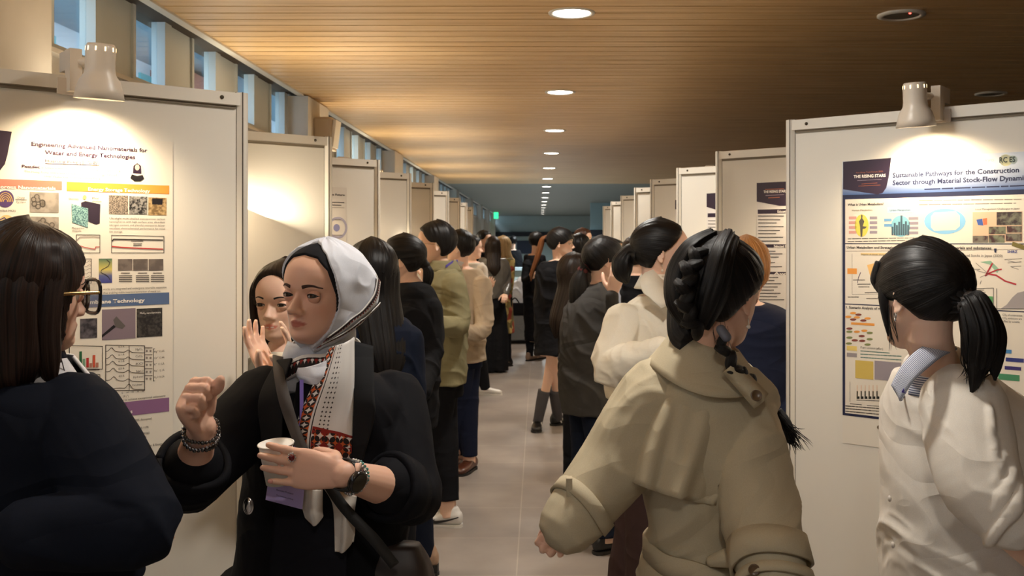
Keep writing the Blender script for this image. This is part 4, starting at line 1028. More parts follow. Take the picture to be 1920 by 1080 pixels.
# --- woman with brown hair and large glasses at the left edge
HA = hairmat('deep_brown_hair', (.010, .005, .004), (.034, .015, .009))
def left_woman():
    r = root_at(-.97, 1.9, 'woman at the left edge with brown hair, large black glasses and navy blazer, arms crossed')
    h = Head(58, 547, 1.88, .236, -117, pitch=-2, roll=0)
    neck = V(62, 705, 1.9)
    rows = [(690, 10, 118, .16), (712, -30, 160, .22), (750, -75, 195, .28), (820, -95, 215, .31), (900, -100, 215, .31), (1000, -95, 205, .29), (1090, -85, 215, .29), (1200, -85, 235, .31)]
    g = G(); add_head(g, h, nose=.9, neck=neck, lips=.8); g.loft(prings(rows, 1.9, .84), seg=28, sub=3); legs(g, -.95, 1.9, .76, -1.4, (.06, .05, .04), gap=.075); lower_half(r, -.95, 1.9, -1.4, .76, BLACK)
    # hand of the crossed arms peeking out
    hw = V(160, 1000, 1.76); add_hand(g, hw, nrm(np.array([1, -.1, -.15])), nrm(np.array([-.1, 1, -.1])), np.array([0, 0, 1.]), .165, curls=[(20, 30, 20)]*4, spread=2)
    g.tube([V(40, 990, 1.85), hw], [.035, .026], sub=1)
    body = bake('body', g, .0035, SK['warm'], r, 3, colfn=tintfn(h))
    add_eyes(h, body, gaze=(0, 0), lidmat=LID['warm'])
    g = G(); hair_cap(g, h, 'side', thick=.040, crown=.03, back=.05, axis=(.12, .1, 1), ridge=.007, freq=22, bottom=.02)
    # hair falling to the shoulders all round the back and far side
    c = h.P(0, -.14, .35)
    R = h.M[:, 0]; Fw = h.M[:, 1]; S = h.hh
    lock(g, [h.P(0, -.10, .84), h.P(0, -.13, .73), h.P(0, -.17, .60), h.P(0, -.20, .45), h.P(0, -.20, .2), h.P(0, -.19, -.08), h.P(0, -.14, -.26)], [(.12*S, .15*S), (.30*S, .32*S), (.350*S, .375*S), (.370*S, .365*S), (.385*S, .34*S), (.37*S, .31*S), (.24*S, .22*S)], amp=.006, freq=9, seg=90, flat=R)
    for sx in (-1, 1):
        lock(g, [h.P(sx*.22, .06, .86), h.P(sx*.31, .03, .7), h.P(sx*.345, -.02, .5), h.P(sx*.35, -.04, .25), h.P(sx*.33, -.02, .0), h.P(sx*.31, .03, -.22)], [(.03*S, .06*S), (.035*S, .10*S), (.04*S, .10*S), (.05*S, .10*S), (.06*S, .10*S), (.02*S, .04*S)], amp=.004, freq=5, flat=R)
        strays(g, [h.P(sx*.34, .08, .5), h.P(sx*.33, .07, .25), h.P(sx*.30, .07, .0), h.P(sx*.27, .10, -.25)], [.02, .02, .02, .02], 4, .006, r=.0009, seed=3+sx)
    strays(g, [h.P(0, -.2, .3), h.P(0, -.2, .0), h.P(0, -.15, -.3)], [.08, .08, .06], 40, .012, seed=9)
    put('hair', g, HA, r, True)
    eyeglasses(r, h, M_blkrim, M_lens, 'thick', temple=M_gold, w=.19, hgt=.14, fw=.04)
    g = G(); g.loft(prings([(q[0]-2, q[1]-8, q[2]+8, q[3]*1.08) for q in rows[1:]], 1.9), seg=40, sub=4, e=2.2)
    g.tube([V(48, 696, 1.9), V(50, 720, 1.9)], [.075, .10], sub=1)
    sh = V(140, 785, 1.86); el = V(262, 985, 1.76); wr = V(60, 1000, 1.70)
    g.tube([sh, sh*.6+el*.4, sh*.2+el*.8, el, el*.6+wr*.4, wr], [.088, .088, .080, .072, .068, .060], seg=28, sub=4)
    g.tube([V(-40, 800, 2.0), V(-110, 960, 1.9), V(60, 1040, 1.80), V(210, 1060, 1.83)], [.08, .075, .065, .055], seg=24, sub=4)
    bake('blazer', g, .005, cloth('navy_wool', (.006, .008, .015), .85, .2), r, 3, disp=folds(.005, 5, 10, 11))
    g = G(); band(g, V(66, 700, 1.9), (1, 0, 0), (0, 1, 0), (.066, .07), (.115, .11), .03, -.035, .004, 10, 350); put('shirt_collar', g, cloth('white_shirting', srgb(214, 212, 214), .8), r, True)
left_woman()

# --- woman in the trench coat with braided hair
TR = cloth('khaki_gabardine', srgb(178, 165, 138), .75, .25, .0)
def trench_woman():
    r = root_at(.36, 2.15, 'woman seen from behind in a khaki trench coat with a long side braid')
    h = Head(1350, 549, 2.1, .230, -146, pitch=-6, roll=4)
    neck = V(1322, 665, 2.12)
    rows = [(662, 1272, 1372, .13), (690, 1240, 1410, .18), (725, 1212, 1440, .23), (790, 1205, 1440, .26), (870, 1210, 1425, .25), (950, 1218, 1395, .22), (1020, 1222, 1390, .21), (1080, 1210, 1400, .24), (1180, 1190, 1420, .28)]
    shL, eL, wL = V(1236, 748, 2.12), V(1150, 880, 2.10), V(1082, 962, 2.06)
    shR, eR, wR = V(1390, 780, 2.10), V(1418, 920, 2.02), V(1446, 1060, 1.92)
    g = G(); add_head(g, h, neck=neck, lips=.8); g.loft(prings(rows, 2.14, .8), seg=28, sub=3); legs(g, .36, 2.14, .76, 0, (.06, .05, .04), gap=.075); lower_half(r, .355, 2.14, 0, .74, BLACK)
    g.tube([shL, eL, wL], [.042, .036, .026], seg=18); g.tube([shR, eR, wR], [.042, .036, .027], seg=18)
    add_hand(g, wL, nrm(wL-eL), np.array([.5, .8, .2]), np.array([.2, .5, .7]), .150, curls=[(45, 60, 40)]*4, thumb=(.9, .3, .2))
    add_hand(g, wR, nrm(wR-eR), np.array([-.9, .1, 0]), np.array([0, 1, .1]), .165, curls=[(30, 35, 25)]*4)
    body = bake('body', g, .0032, SK['warm'], r, 3, colfn=tintfn(h))
    add_eyes(h, body, lidmat=LID['warm'])
    S = h.hh; R = h.M[:, 0]
    g = G(); hair_cap(g, h, 'back', thick=.035, crown=.01, back=.03, axis=(0, -.55, .75), ridge=.010, freq=14, soft=.07); put('hair', g, HB, r, True)
    # crown braid down the back of the head, then over the right shoulder
    def braid(path, rad, name, nodes):
        A = catmull(np.array(path), 16); ln = np.concatenate([[0], np.cumsum(np.linalg.norm(np.diff(A, axis=0), axis=1))]); g = G()
        for k in range(nodes):
            f = (k+.5)/nodes; s_ = f*ln[-1]; p = np.array([np.interp(s_, ln, A[:, i]) for i in range(3)]); q = np.array([np.interp(min(ln[-1], s_+.01), ln, A[:, i]) for i in range(3)]); t = nrm(q-p+1e-9)
            w_ = np.interp(f, np.linspace(0, 1, len(rad)), rad); vw = np.array([0, -1, 0.]); x = nrm(np.cross(t, vw)); sd = 1 if k % 2 else -1
            a = p+x*sd*w_*.95-t*w_*.9+vw*w_*.1; b = p+vw*w_*.62; c = p-x*sd*w_*.75+t*w_*1.15+vw*w_*.1
            lock(g, [a, (a+b)/2+vw*w_*.3, b, (b+c)/2+vw*w_*.05, c], [w_*.35, w_*.62, w_*.68, w_*.60, w_*.25], amp=w_*.10, freq=3, seg=18, seed=k)
        return put(name, g, HB, r, True)
    braid([h.P(.02, -.42, .86), h.P(.03, -.545, .68), h.P(.03, -.58, .48), h.P(.06, -.53, .28), h.P(.10, -.40, .13)], [.016, .019, .020, .019, .016], 'back_braid', 11)
    g = G(); lock(g, [h.P(-.10, -.04, .92), h.P(-.19, -.12, .78), h.P(-.24, -.18, .58), h.P(-.24, -.22, .36), h.P(-.18, -.26, .10), h.P(-.06, -.30, .02)], [(.015, .02), (.020, .032), (.022, .036), (.026, .038), (.026, .036), (.02, .026)], amp=.005, freq=7, seg=60)
    lock(g, [h.P(.1, -.1, .96), h.P(.18, -.3, .82), h.P(.2, -.38, .6), h.P(.17, -.40, .4), h.P(.08, -.36, .2)], [(.02, .03), (.026, .03), (.030, .034), (.026, .03), (.02, .02)], amp=.005, freq=7, seg=50)
    lock(g, [h.P(-.05, -.15, .96), h.P(-.10, -.36, .84), h.P(-.15, -.42, .62), h.P(-.12, -.42, .38), h.P(-.02, -.36, .2)], [(.02, .03), (.026, .03), (.030, .034), (.028, .032), (.02, .02)], amp=.005, freq=7, seg=50, seed=3); put('coiled_hair', g, HB, r, True)
    braid([V(1350, 628, 2.01), V(1362, 665, 1.99), V(1385, 700, 2.0), V(1412, 722, 2.06), V(1442, 748, 2.14), V(1460, 785, 2.15)], [.0135, .0165, .0165, .014, .010], 'hanging_braid', 14)
    g = G(); q = [V(1458, 775, 2.14), V(1472, 800, 2.12), V(1486, 822, 2.10)]; lock(g, [V(1456, 770, 2.15), V(1468, 795, 2.13), V(1479, 818, 2.11), V(1486, 832, 2.10)], [.010, .017, .014, .003], amp=.003, freq=4); strays(g, q, [.009, .016, .019], 70, .006, r=.0008, seed=4, tail=.025); put('braid_tassel', g, HB, r, True)
    put('ribbon', G().tube([V(1352, 618, 1.99), V(1362, 632, 1.98)], [.010, .010], seg=14), pmat('grey_ribbon', srgb(90, 92, 104), .5), r, True)
    g = G(); strays(g, [h.P(.2, -.24, .2), h.P(.22, -.22, .12), h.P(.23, -.2, .04)], [.02, .02, .015], 12, .003, r=.0004, seed=14); put('loose_hair', g, HB, r, True)
    g = G(); c = h.P(.345, -.02, .30); g.tube([c, c+np.array([0, 0, -.012])], [.0008, .0008], sub=1, seg=6); g.ell(c+np.array([0, 0, -.016]), .0042); put('earring', g, pmat('pearl', srgb(226, 214, 200), .2), r, True)
    # coat
    g = G(); g.loft(prings([(q_[0], q_[1]-8, q_[2]+8, q_[3]*1.12) for q_ in rows[1:]]+[(1300, 1165, 1445, .36), (1480, 1150, 1460, .42)], 2.14), seg=44, sub=4, e=2.2)
    g.tube([shL, shL*.5+eL*.5, eL, wL+(wL-eL)*.18], [.082, .082, .078, .062], seg=28, sub=4)
    g.tube([shR+np.array([0, 0, .0]), shR*.5+eR*.5, eR, wR*.8+eR*.2, wR+(wR-eR)*.2], [.078, .080, .077, .070, .068], seg=28, sub=4)
    coat = bake('trench_coat', g, .0048, TR, r, 2, disp=folds(.009, 4.5, 8, 21, -.5))
    # storm flap across the back
    top = [(1243, 672), (1280, 668), (1322, 672), (1370, 690), (1418, 730), (1437, 760)]
    P = []
    for k in np.linspace(0, 1, 22):
        row = []
        for j, s_ in enumerate(np.linspace(0, 1, 40)):
            xt = np.interp(s_, np.linspace(0, 1, 6), [p[0] for p in top]); yt = np.interp(s_, np.linspace(0, 1, 6), [p[1] for p in top])
            xb = 1170+s_*200; yb_ = 898+s_*52+10*math.sin(s_*math.pi); x = xt+(xb-xt)*k-14*math.sin(k*math.pi)*(.5-s_)*2; y = yt+(yb_-yt)*k
            Yd = 2.135-.132*math.sin(math.pi*(.12+.76*s_))**.7-.022*k+.010*math.sin(s_*19+k*1.5)*k+.004*math.sin(s_*41+2)*k
            Yd += .05*(1-k)**3
            row.append(V(x, y, Yd))
        P.append(row)
    put('storm_flap', G().sheet(np.array(P), .004), TR, coat, True)
    # collar
    P = []
    for k in np.linspace(0, 1, 8):
        row = []
        for s_ in np.linspace(0, 1, 44):
            t = math.radians(-20+s_*250-90-35); rx = .066+.060*k; ry = .070+.068*k
            c = V(1322, 668, 2.12); z = .046-.085*k-.012*math.cos(t*1.0)+.012*k*k*math.sin(t*3)
            # opening at the front (away from the camera)
            tt = math.radians(90+20)+s_*math.radians(320); row.append(c+np.array([rx*math.cos(tt)+.004, ry*math.sin(tt), z-.020*math.cos(tt)-.006]))
        P.append(row)
    put('collar', G().sheet(np.array(P), .005), TR, coat, True)
    # epaulette with button, cuff strap with buttons, belt
    P = []
    for k in np.linspace(0, 1, 12):
        x = 1368+k*62; y = 688+k*66; Yd = 1.975-.012*k; w_ = 17+4*k; P.append([V(x-w_*.6*.4+w_*.7, y-w_*.7, Yd+.02), V(x, y, Yd-.004), V(x-w_*.7, y+w_*.55, Yd+.01)])
    put('epaulette', G().sheet(np.array(P), .006), TR, coat, True)
    MB_ = pmat('brown_horn_button', srgb(92, 70, 46), .3)
    def button(p, n, rad):
        n = nrm(n); x = nrm(np.cross(n, (0, 0, 1))); y = np.cross(n, x); a = np.linspace(0, 2*math.pi, 24, endpoint=False)
        Q = np.array([[p+n*z+q_*(x*math.cos(t)+y*math.sin(t)) for t in a] for q_, z in [(rad*.95, 0), (rad, .002), (rad*.9, .004), (rad*.75, .0025), (.0005, .0025)]]); return put('button', G().grid(Q), MB_, coat, True)
    button(V(1418, 742, 1.948), (0, -1, .35), .0115); button(V(1414, 1068, 1.855), (-.2, -1, .1), .011)
    u = nrm(wR-eR); a = nrm(np.cross(u, (0, 1, 0))); b = np.cross(u, a)
    def sleeve_band(c, u, r0, r1, w_, name, mat=TR, th=.006):
        a = nrm(np.cross(u, (0, 1, 0.1))); b = np.cross(u, a)
        rows_ = [[c+u*(z+.006*math.sin(2*t))+(a*math.cos(t)+b*math.sin(t))*(r0*(1-k)+r1*k) for t in np.radians(np.linspace(0, 360, 44))] for k, z in ((0, -w_/2), (.5, 0), (1, w_/2))]
        put(name, G().sheet(np.array(rows_), th), mat, coat, True)
    sleeve_band(wR*.86+eR*.14, u, .0765, .078, .055, 'cuff_strap'); sleeve_band(wR+u*.03, u, .072, .074, .02, 'sleeve_hem')
    uL = nrm(wL-eL); sleeve_band(wL-uL*.02, uL, .0715, .071, .03, 'cuff_strap')
    c = wL-uL*.05+np.array([-.05, -.05, .03]); put('cuff_loop', G().box(c, (.006, .012, .018)), TR, coat)
    rows_ = []
    for k in (0, .5, 1):
        row = []
        for t in np.radians(np.linspace(0, 360, 60)):
            cx = V(1306, 1040+8*math.cos(t)*0, 2.14); row.append(cx+np.array([(.112)*math.cos(t), .135*math.sin(t)*1.0, -.045*k+.02+.020*-math.cos(t)*1.0+.003*math.sin(6*t)]))
        rows_.append(row)
    put('belt', G().sheet(np.array(rows_), .007), TR, coat, True)
    g = G(); g.tube([V(1335, 1052, 2.0), V(1370, 1046, 1.985), V(1388, 1056, 1.985)], [.012, .020, .010], seg=16, flat=(0, 0, 1)); g.tube([V(1383, 1020, 2.0), V(1380, 1052, 1.985), V(1384, 1110, 1.99)], [.006, .007, .006], seg=8); put('belt_knot', g, TR, coat, True)
trench_woman()

# --- woman in the white cardigan at the right
WC = cloth('cream_jersey', srgb(222, 214, 202), .85, .3)
def cardigan_woman():
    r = root_at(.95, 2.2, 'woman at the right edge with a black ponytail and cream cardigan, facing a poster')
    h = Head(1726, 555, 2.18, .234, 132, pitch=-4, roll=3)
    neck = V(1765, 720, 2.25)
    rows = [(662, 1700, 1800, .14), (700, 1690, 1850, .22), (750, 1672, 1905, .30), (820, 1668, 1945, .34), (900, 1662, 1965, .36), (1000, 1662, 1970, .36), (1080, 1668, 1975, .36), (1180, 1670, 1970, .34)]
    g = G(); add_head(g, h, neck=neck, lips=.8, nose=.7); g.loft(prings(rows, 2.28, .84), seg=28, sub=3); legs(g, .98, 2.28, .78, 1.3, (.06, .05, .04), gap=.075); lower_half(r, .98, 2.28, 1.3, .78, NAVY)
    sh, el, wr = V(1800, 790, 2.10), V(1858, 955, 2.0), V(1985, 1085, 2.06)
    g.tube([sh, el*.97+sh*.03, el, el*.5+wr*.5, wr], [.05, .045, .045, .038, .026], seg=20, sub=4); add_hand(g, wr, nrm(wr-el), np.array([0, 1, 0]), np.array([0, 0, 1.]), .165)
    body = bake('body', g, .0032, SK['fair'], r, 3, colfn=tintfn(h)); add_eyes(h, body, lidmat=LID['fair'])
    S = h.hh
    g = G(); hair_cap(g, h, 'bangs', thick=.045, crown=.01, back=.02, axis=(0, -.75, .25), ridge=.007, freq=18, soft=.06)
    tie = h.P(.02, -.52, .42)
    lock(g, [h.P(0, -.35, .5), tie, h.P(.0, -.60, .38), h.P(.02, -.645, .17), h.P(.04, -.60, -.06), h.P(.04, -.55, -.19)], [.05, .022, (.030, .036), (.032, .044), (.028, .034), .006], amp=.007, freq=8, seg=80)
    for k in range(10):
        q_ = np.random.RandomState(k).randn(3)*.016; lock(g, [tie, h.P(0, -.60, .36)+q_*.6, h.P(.02, -.64, .16)+q_, h.P(.04, -.60, -.06)+q_*1.1, h.P(.04, -.56, -.22+.02*(k%3))+q_*1.3], [.012, .018, .020, .014, .002], amp=.002, freq=4, seg=16, seed=k)
    strays(g, [tie, h.P(.0, -.60, .36), h.P(.02, -.64, .15), h.P(.04, -.60, -.08), h.P(.04, -.56, -.18)], [.02, .032, .038, .034, .022], 80, .005, r=.0010, seed=5, tail=.03)
    # fringe and the lock in front of the ear
    for k in range(9):
        a = math.radians(-52+13*k); p = skull(np.array([a]*3), np.array([.80, .66, .57]), np.array([.045, .035, .02])); lock(g, [h.P(x) for x in p], [.009, .009, .003], amp=.002, freq=3, seg=16, seed=k)
    for sx in (-1, 1):
        lock(g, [h.P(sx*.28, .18, .62), h.P(sx*.325, .14, .45), h.P(sx*.32, .12, .28), h.P(sx*.31, .10, .12)], [.012, .010, .007, .002], amp=.0015, freq=3, seg=14)
        strays(g, [h.P(sx*.3, .1, .4), h.P(sx*.31, .08, .25), h.P(sx*.3, .06, .1)], [.012, .010, .006], 12, .005, r=.0007, seed=8+sx)
    put('hair', g, HB, r, True)
    put('hair_tie', G().tube([h.P(.02, -.50, .43), h.P(.02, -.55, .42)], [.026, .026], seg=18, sub=1), pmat('grey_hair_tie', srgb(104, 100, 100), .5), r, True)
    g = G(); c = h.P(-.35, -.02, .335); g.tube([c+np.array([0, .006*math.cos(t), .008*math.sin(t)-.006]) for t in np.linspace(0, 6.28, 14)], [.0011]*14, seg=6, sub=1); g.ell(c+np.array([0, 0, -.016]), .0028); put('earring', g, M_silver, r, True)
    g = G(); g.loft(prings([(q_[0], q_[1]-4, q_[2]+6, q_[3]*1.06) for q_ in rows[1:]]+[(1300, 1675, 1975, .34)], 2.28), seg=44, sub=4, e=2.2)
    g.tube([V(1762, 712, 2.26), V(1775, 735, 2.26)], [.085, .10], sub=1)
    g.tube([sh+np.array([.02, .03, .03]), sh*.6+el*.4, el*.8+sh*.2, el+np.array([.03, 0, -.015])], [.088, .088, .080, .066], seg=28, sub=4)
    for k in range(6):   # pushed-up sleeve bunching at the elbow
        c = el*(1-.16*k)+sh*.16*k+np.array([.012, -.004, 0]); u = nrm(el-sh+np.array([.5, 0, 0])); a = nrm(np.cross(u, (0, 1, 0))); b = np.cross(u, a); R_ = .068+.004*k
        g.tube([c+(a*math.cos(t)+b*math.sin(t))*R_+u*.01*math.sin(2*t+k) for t in np.linspace(0, 6.28, 18)], [.011 if k < 4 else .007]*18, seg=8, sub=1)
    cd = bake('cardigan', g, .0048, WC, r, 3, disp=folds(.008, 4.5, 7, 31, .9))
    for (x, y) in ((1668, 935), (1674, 1022)):
        p = V(x, y, 2.175); put('button', G().ell(p, (.004, .006, .007)), pmat('cream_button', srgb(206, 196, 184), .4), cd, True)
    # striped shirt collar
    m = pmat('striped_shirting', srgb(206, 212, 224), .8); wv = N_(m, 'ShaderNodeTexWave', wave_type='BANDS', bands_direction='Y'); wv.inputs['Scale'].default_value = 1; tc = N_(m, 'ShaderNodeTexCoord'); mp = N_(m, 'ShaderNodeMapping'); mp.inputs['Scale'].default_value = (0, 4.5, 0)
    L_(m, tc.outputs['UV'], mp.inputs[0]); L_(m, mp.outputs[0], wv.inputs[0]); rp = N_(m, 'ShaderNodeValToRGB'); rp.color_ramp.elements[0].color = (*srgb(82, 92, 128), 1); rp.color_ramp.elements[1].color = (*srgb(214, 218, 228), 1); rp.color_ramp.elements[0].position = .3; rp.color_ramp.elements[1].position = .5
    L_(m, wv.outputs[1], rp.inputs[0]); L_(m, rp.outputs[0], bsdf(m).inputs['Base Color'])
    P = []
    pts = [(1672, 722, 2.12, 1688, 752), (1690, 688, 2.10, 1712, 716), (1716, 660, 2.11, 1740, 690), (1744, 644, 2.14, 1768, 668), (1775, 640, 2.2, 1795, 655)]
    A = np.array([[V(a_, b_, c_), V(d_, e_, c_-.035)] for a_, b_, c_, d_, e_ in pts]); A0 = catmull(A[:, 0], 5); A1 = catmull(A[:, 1], 5)
    P = np.array([A0*(1-k)+A1*k+np.array([0, -.006*math.sin(k*3.14), 0]) for k in np.linspace(0, 1, 6)])
    put('shirt_collar', G().sheet(P, .004), m, r, True)
    g = G(); band(g, V(1768, 712, 2.235), (1, 0, 0), (0, 1, 0), (.066, .070), (.090, .092), .038, -.03, .004, 0, 360, 60); put('collar_stand', g, m, r, True)
    g = G(); c0_ = V(1706, 700, 2.19); g.sheet(np.array([[V(1672, 722, 2.2), V(1690, 752, 2.2)], [V(1700, 680, 2.28), V(1715, 710, 2.28)], [V(1740, 660, 2.33), V(1760, 690, 2.33)]]), .004); put('shirt_collar', g, m, r, True)
    g = G(); g.sheet(np.array([[V(1742, 652, 2.165), V(1750, 655, 2.165)], [V(1716, 690, 2.09), V(1724, 692, 2.09)], [V(1690, 735, 2.075), V(1698, 738, 2.075)]]), .002); put('lanyard', g, pmat('purple_lanyard', srgb(92, 80, 160), .6), r)
cardigan_woman()
# ---------------------------------------------------------------- people further down the hall
ISK = {}
def figure(label, Y, x0, head, rows, topmat, arms=(), hair='short', hmat=None, skin='fair', bottom=None, feet=None, shoes=None, top='jacket', voxel=.006, psi=0, fold=.008, legr=(.085, .062, .05), hem=None, smile=0, seed=0, group=None, brow=True, topz=None, legtop=.82, neckr=.21, extra=None, legs_bare=False, glasses=None, legzt=None, ex=2.2):
    """head=(px,py,hh,psi,pitch); rows: torso image rows; arms: list of (points, radii, hand or None)"""
    X = (x0-VX)*Y/F; r = root_at(X, Y, label, group)
    h = Head(head[0], head[1], Y, head[2], head[3], pitch=head[4] if len(head) > 4 else 0); h.root = r
    y0 = rows[0][0]; neck = V((rows[0][1]+rows[0][2])/2, y0+.03*F/Y, Y)
    g = G(); add_head(g, h, neck=neck, smile=smile, neck_r=neckr); g.loft(prings(rows, Y, .82), seg=22, sub=3)
    yaw = yaw_of(x0, psi); zt = legzt or .80; hw = (rows[-1][2]-rows[-1][1])/2*Y/F; cx0 = V((rows[-1][1]+rows[-1][2])/2, 500, Y)[0]; legr = (min(legr[0], hw*.62), legr[1], legr[2]); gp = min(.085, hw*.5)
    ft = legs(g, cx0, Y, zt, yaw, (legr[0]*.7, legr[1]*.75, legr[2]*.75), feet=feet, gap=gp)
    for a in arms:
        pts = [V(*p) for p in a[0]]; g.tube(pts, [q*.62 for q in a[1]], seg=14)
        if len(a) > 2 and a[2] is not None:
            d = nrm(pts[-1]-pts[-2]) if a[2].get('d') is None else nrm(a[2]['d']); add_hand(g, pts[-1]+d*.012, d, a[2].get('n', np.array([0, 1, 0.])), a[2].get('t', np.array([0, 0, 1.])), a[2].get('s', .165), curls=[a[2].get('c', (30, 35, 25))]*4, spread=a[2].get('sp', 3), r=1.05)
    body = bake('body', g, min(voxel, .0045), SK[skin], r, 2, colfn=tintfn(h))
    near = Y < 7
    if near or abs(head[3]) < 100: add_eyes(h, body, lidmat=LID[skin])
    g = G(); S = h.hh; R = h.M[:, 0]
    if hair == 'short': hair_cap(g, h, 'short', thick=.034, crown=.02, back=.02, axis=(0, -.2, 1), ridge=.010, freq=20, seed=seed)
    elif hair == 'parted': hair_cap(g, h, 'short', thick=.04, crown=.02, back=.03, axis=(.2, .3, 1), ridge=.008, freq=22, seed=seed)
    elif hair == 'tied': hair_cap(g, h, 'back', thick=.032, crown=.0, back=.02, axis=(0, -.9, .1), ridge=.006, freq=20, seed=seed)
    elif hair == 'bangs': hair_cap(g, h, 'bangs', thick=.036, crown=.01, back=.02, axis=(0, -.6, .6), ridge=.006, freq=20, seed=seed)
    elif hair == 'long':
        hair_cap(g, h, 'side', thick=.045, crown=.015, back=.03, axis=(.1, .1, 1), ridge=.006, freq=22, seed=seed, bottom=.02)
        ln = head[5] if len(head) > 5 else .9
        lock(g, [h.P(0, -.08, .86), h.P(0, -.10, .74), h.P(0, -.12, .62), h.P(0, -.12, .5), h.P(0, -.17, .15), h.P(0, -.36, -.25*ln), h.P(0, -.54, -.65*ln), h.P(0, -.60, -1.0*ln)], [(.10*S, .14*S), (.29*S, .34*S), (.358*S, .40*S), (.378*S, .40*S), (.38*S, .33*S), (.37*S, .26*S), (.31*S, .2*S), (.05*S, .05*S)], amp=.006, freq=10, seg=80, flat=R)
        for sx in (-1, 1):
            lock(g, [h.P(sx*.2, .15, .88), h.P(sx*.31, .14, .7), h.P(sx*.345, .10, .5), h.P(sx*.34, .06, .2), h.P(sx*.33, .04, -.1), h.P(sx*.3, .04, -.55*ln)], [(.03*S, .06*S), (.045*S, .11*S), (.05*S, .11*S), (.055*S, .11*S), (.06*S, .11*S), (.02*S, .04*S)], amp=.003, freq=5, flat=R)
    hr = put('hair', g, hmat or HB, r, True)
    if glasses: eyeglasses(r, h, glasses, M_lens, 'round', w=.10, hgt=.075)
    g = G(); rr = [(q[0]-(2 if i else 0), q[1]-2, q[2]+2, q[3]*1.1) for i, q in enumerate(rows)]; rr[0] = (rows[0][0]+.018*F/Y, rows[0][1]-.012*F/Y, rows[0][2]+.012*F/Y, .15)
    g.loft(prings(rr, Y), seg=36, sub=4, e=ex)
    for a in arms:
        pts = [V(*p) for p in a[0]]; k = a[3] if len(a) > 3 else 1.0; q = pts[:-1]+[pts[-2]*(1-k)+pts[-1]*k]; g.tube(q, list(a[1]), seg=22, sub=4)
    tp = bake(top, g, voxel, topmat, r, 2, disp=folds(fold, 5, 9, seed+.37*Y))
    if bottom is not None:
        g = G(); M = np.array(Matrix.Rotation(yaw, 3, 'Z')); cx, cy = cx0, Y; ph = min(.155, hw*.90)
        g.loft([(np.array([cx, cy, zt+.16]), M[:, 0]*ph*.92, M[:, 1]*min(.10, ph)), (np.array([cx, cy, zt+.02]), M[:, 0]*ph, M[:, 1]*min(.11, ph)), (np.array([cx, cy, zt-.08]), M[:, 0]*ph*.97, M[:, 1]*min(.10, ph))], seg=28)
        legs(g, cx, cy, zt, yaw, legr, gap=gp, feet=feet, stop=bottom.get('stop', .06), flare=bottom.get('flare', 0)); bake(bottom['name'], g, .007, bottom['mat'], r, 2, disp=folds(.004, 5, 6, seed+7))
    if shoes:
        for p in ft: shoe(r, p[0], p[1], yaw if 'yaw' not in shoes else shoes['yaw'], shoes['mat'], shoes['sole'], L=shoes.get('L', .25), name=shoes.get('name', 'shoe'), heel=shoes.get('heel', 0), laces=shoes.get('laces'), stripes=shoes.get('stripes'), swoosh=shoes.get('swoosh'))
    return r, h, tp
M_lea = pmat('brown_leather', srgb(84, 48, 34), .3); M_blea = pmat('black_leather', (.014, .013, .013), .3); M_sole = pmat('dark_sole', (.02, .018, .016), .7); M_wsole = pmat('white_rubber_sole', srgb(222, 218, 210), .6); M_wlea = pmat('white_leather', srgb(228, 224, 218), .5)
M_pur = MATS['purple_lanyard']
def px_sheet(rows, mat, parent, name, th=.003):
    A = np.array([[V(*p) for p in row] for row in rows]); A = np.stack([catmull(A[:, j], 5) for j in range(A.shape[1])], 1)
    return put(name, G().sheet(A, th), mat, parent, True)
def collar(parent, c, rx, ry, mat, h0=.03, h1=-.035, name='collar', th=.004, a0=110, a1=430):
    g = G(); band(g, c, (1, 0, 0), (0, 1, 0), (rx, ry), (rx*1.45, ry*1.4), h0, h1, th, a0, a1); return put(name, g, mat, parent, True)
def ear_drop(r, h, sx):
    g = G(); c = h.P(sx*.345, -.02, .31); g.tube([c, c-np.array([0, 0, .02])], [.0009, .0009], seg=6, sub=1); g.ell(c-np.array([0, 0, .024]), .0048); put('earring', g, MATS['pearl'], r, True)

# smiling woman behind the headscarf woman
def smiling():
    Y = 2.95
    r, h, tp = figure('smiling person with long brown hair clapping behind the woman in the headscarf', Y, 530, (532, 566, .232, 28, 0, .75), [(648, 508, 556, .12), (668, 486, 585, .18), (700, 468, 600, .22), (760, 462, 606, .24), (850, 466, 602, .24), (980, 462, 606, .26), (1060, 460, 606, .26)], cloth('grey_knit', srgb(120, 118, 112)), hair='long', hmat=HD, smile=1.6, bottom=dict(name='trousers', mat=BLACK), shoes=dict(mat=M_blea, sole=M_sole), psi=20,
        arms=[([(484, 700, Y), (470, 800, 2.85), (512, 716, 2.68)], [.052, .046, .034], dict(d=(-.42, -.1, 1), n=(.9, -.3, .1), t=(.2, -.9, .2), c=(8, 12, 8), sp=7, s=.175)), ([(588, 705, Y), (610, 800, 2.8), (546, 722, 2.66)], [.052, .046, .034], dict(d=(-.02, -.1, 1), n=(-.9, -.3, .1), t=(-.2, -.9, .2), c=(8, 12, 8), sp=6, s=.17))], seed=2)
    px_sheet([[(500, 660, Y-.10), (555, 660, Y-.10)], [(488, 720, Y-.125), (570, 720, Y-.125)], [(486, 800, Y-.135), (580, 800, Y-.135)]], cloth('cream_top', srgb(206, 196, 180)), r, 'inner_top')
    put('teeth', G().ell(h.P(0, .352, .208), np.array([.062, .022, .017])*h.hh, h.M), M_teeth, r, True)
smiling()

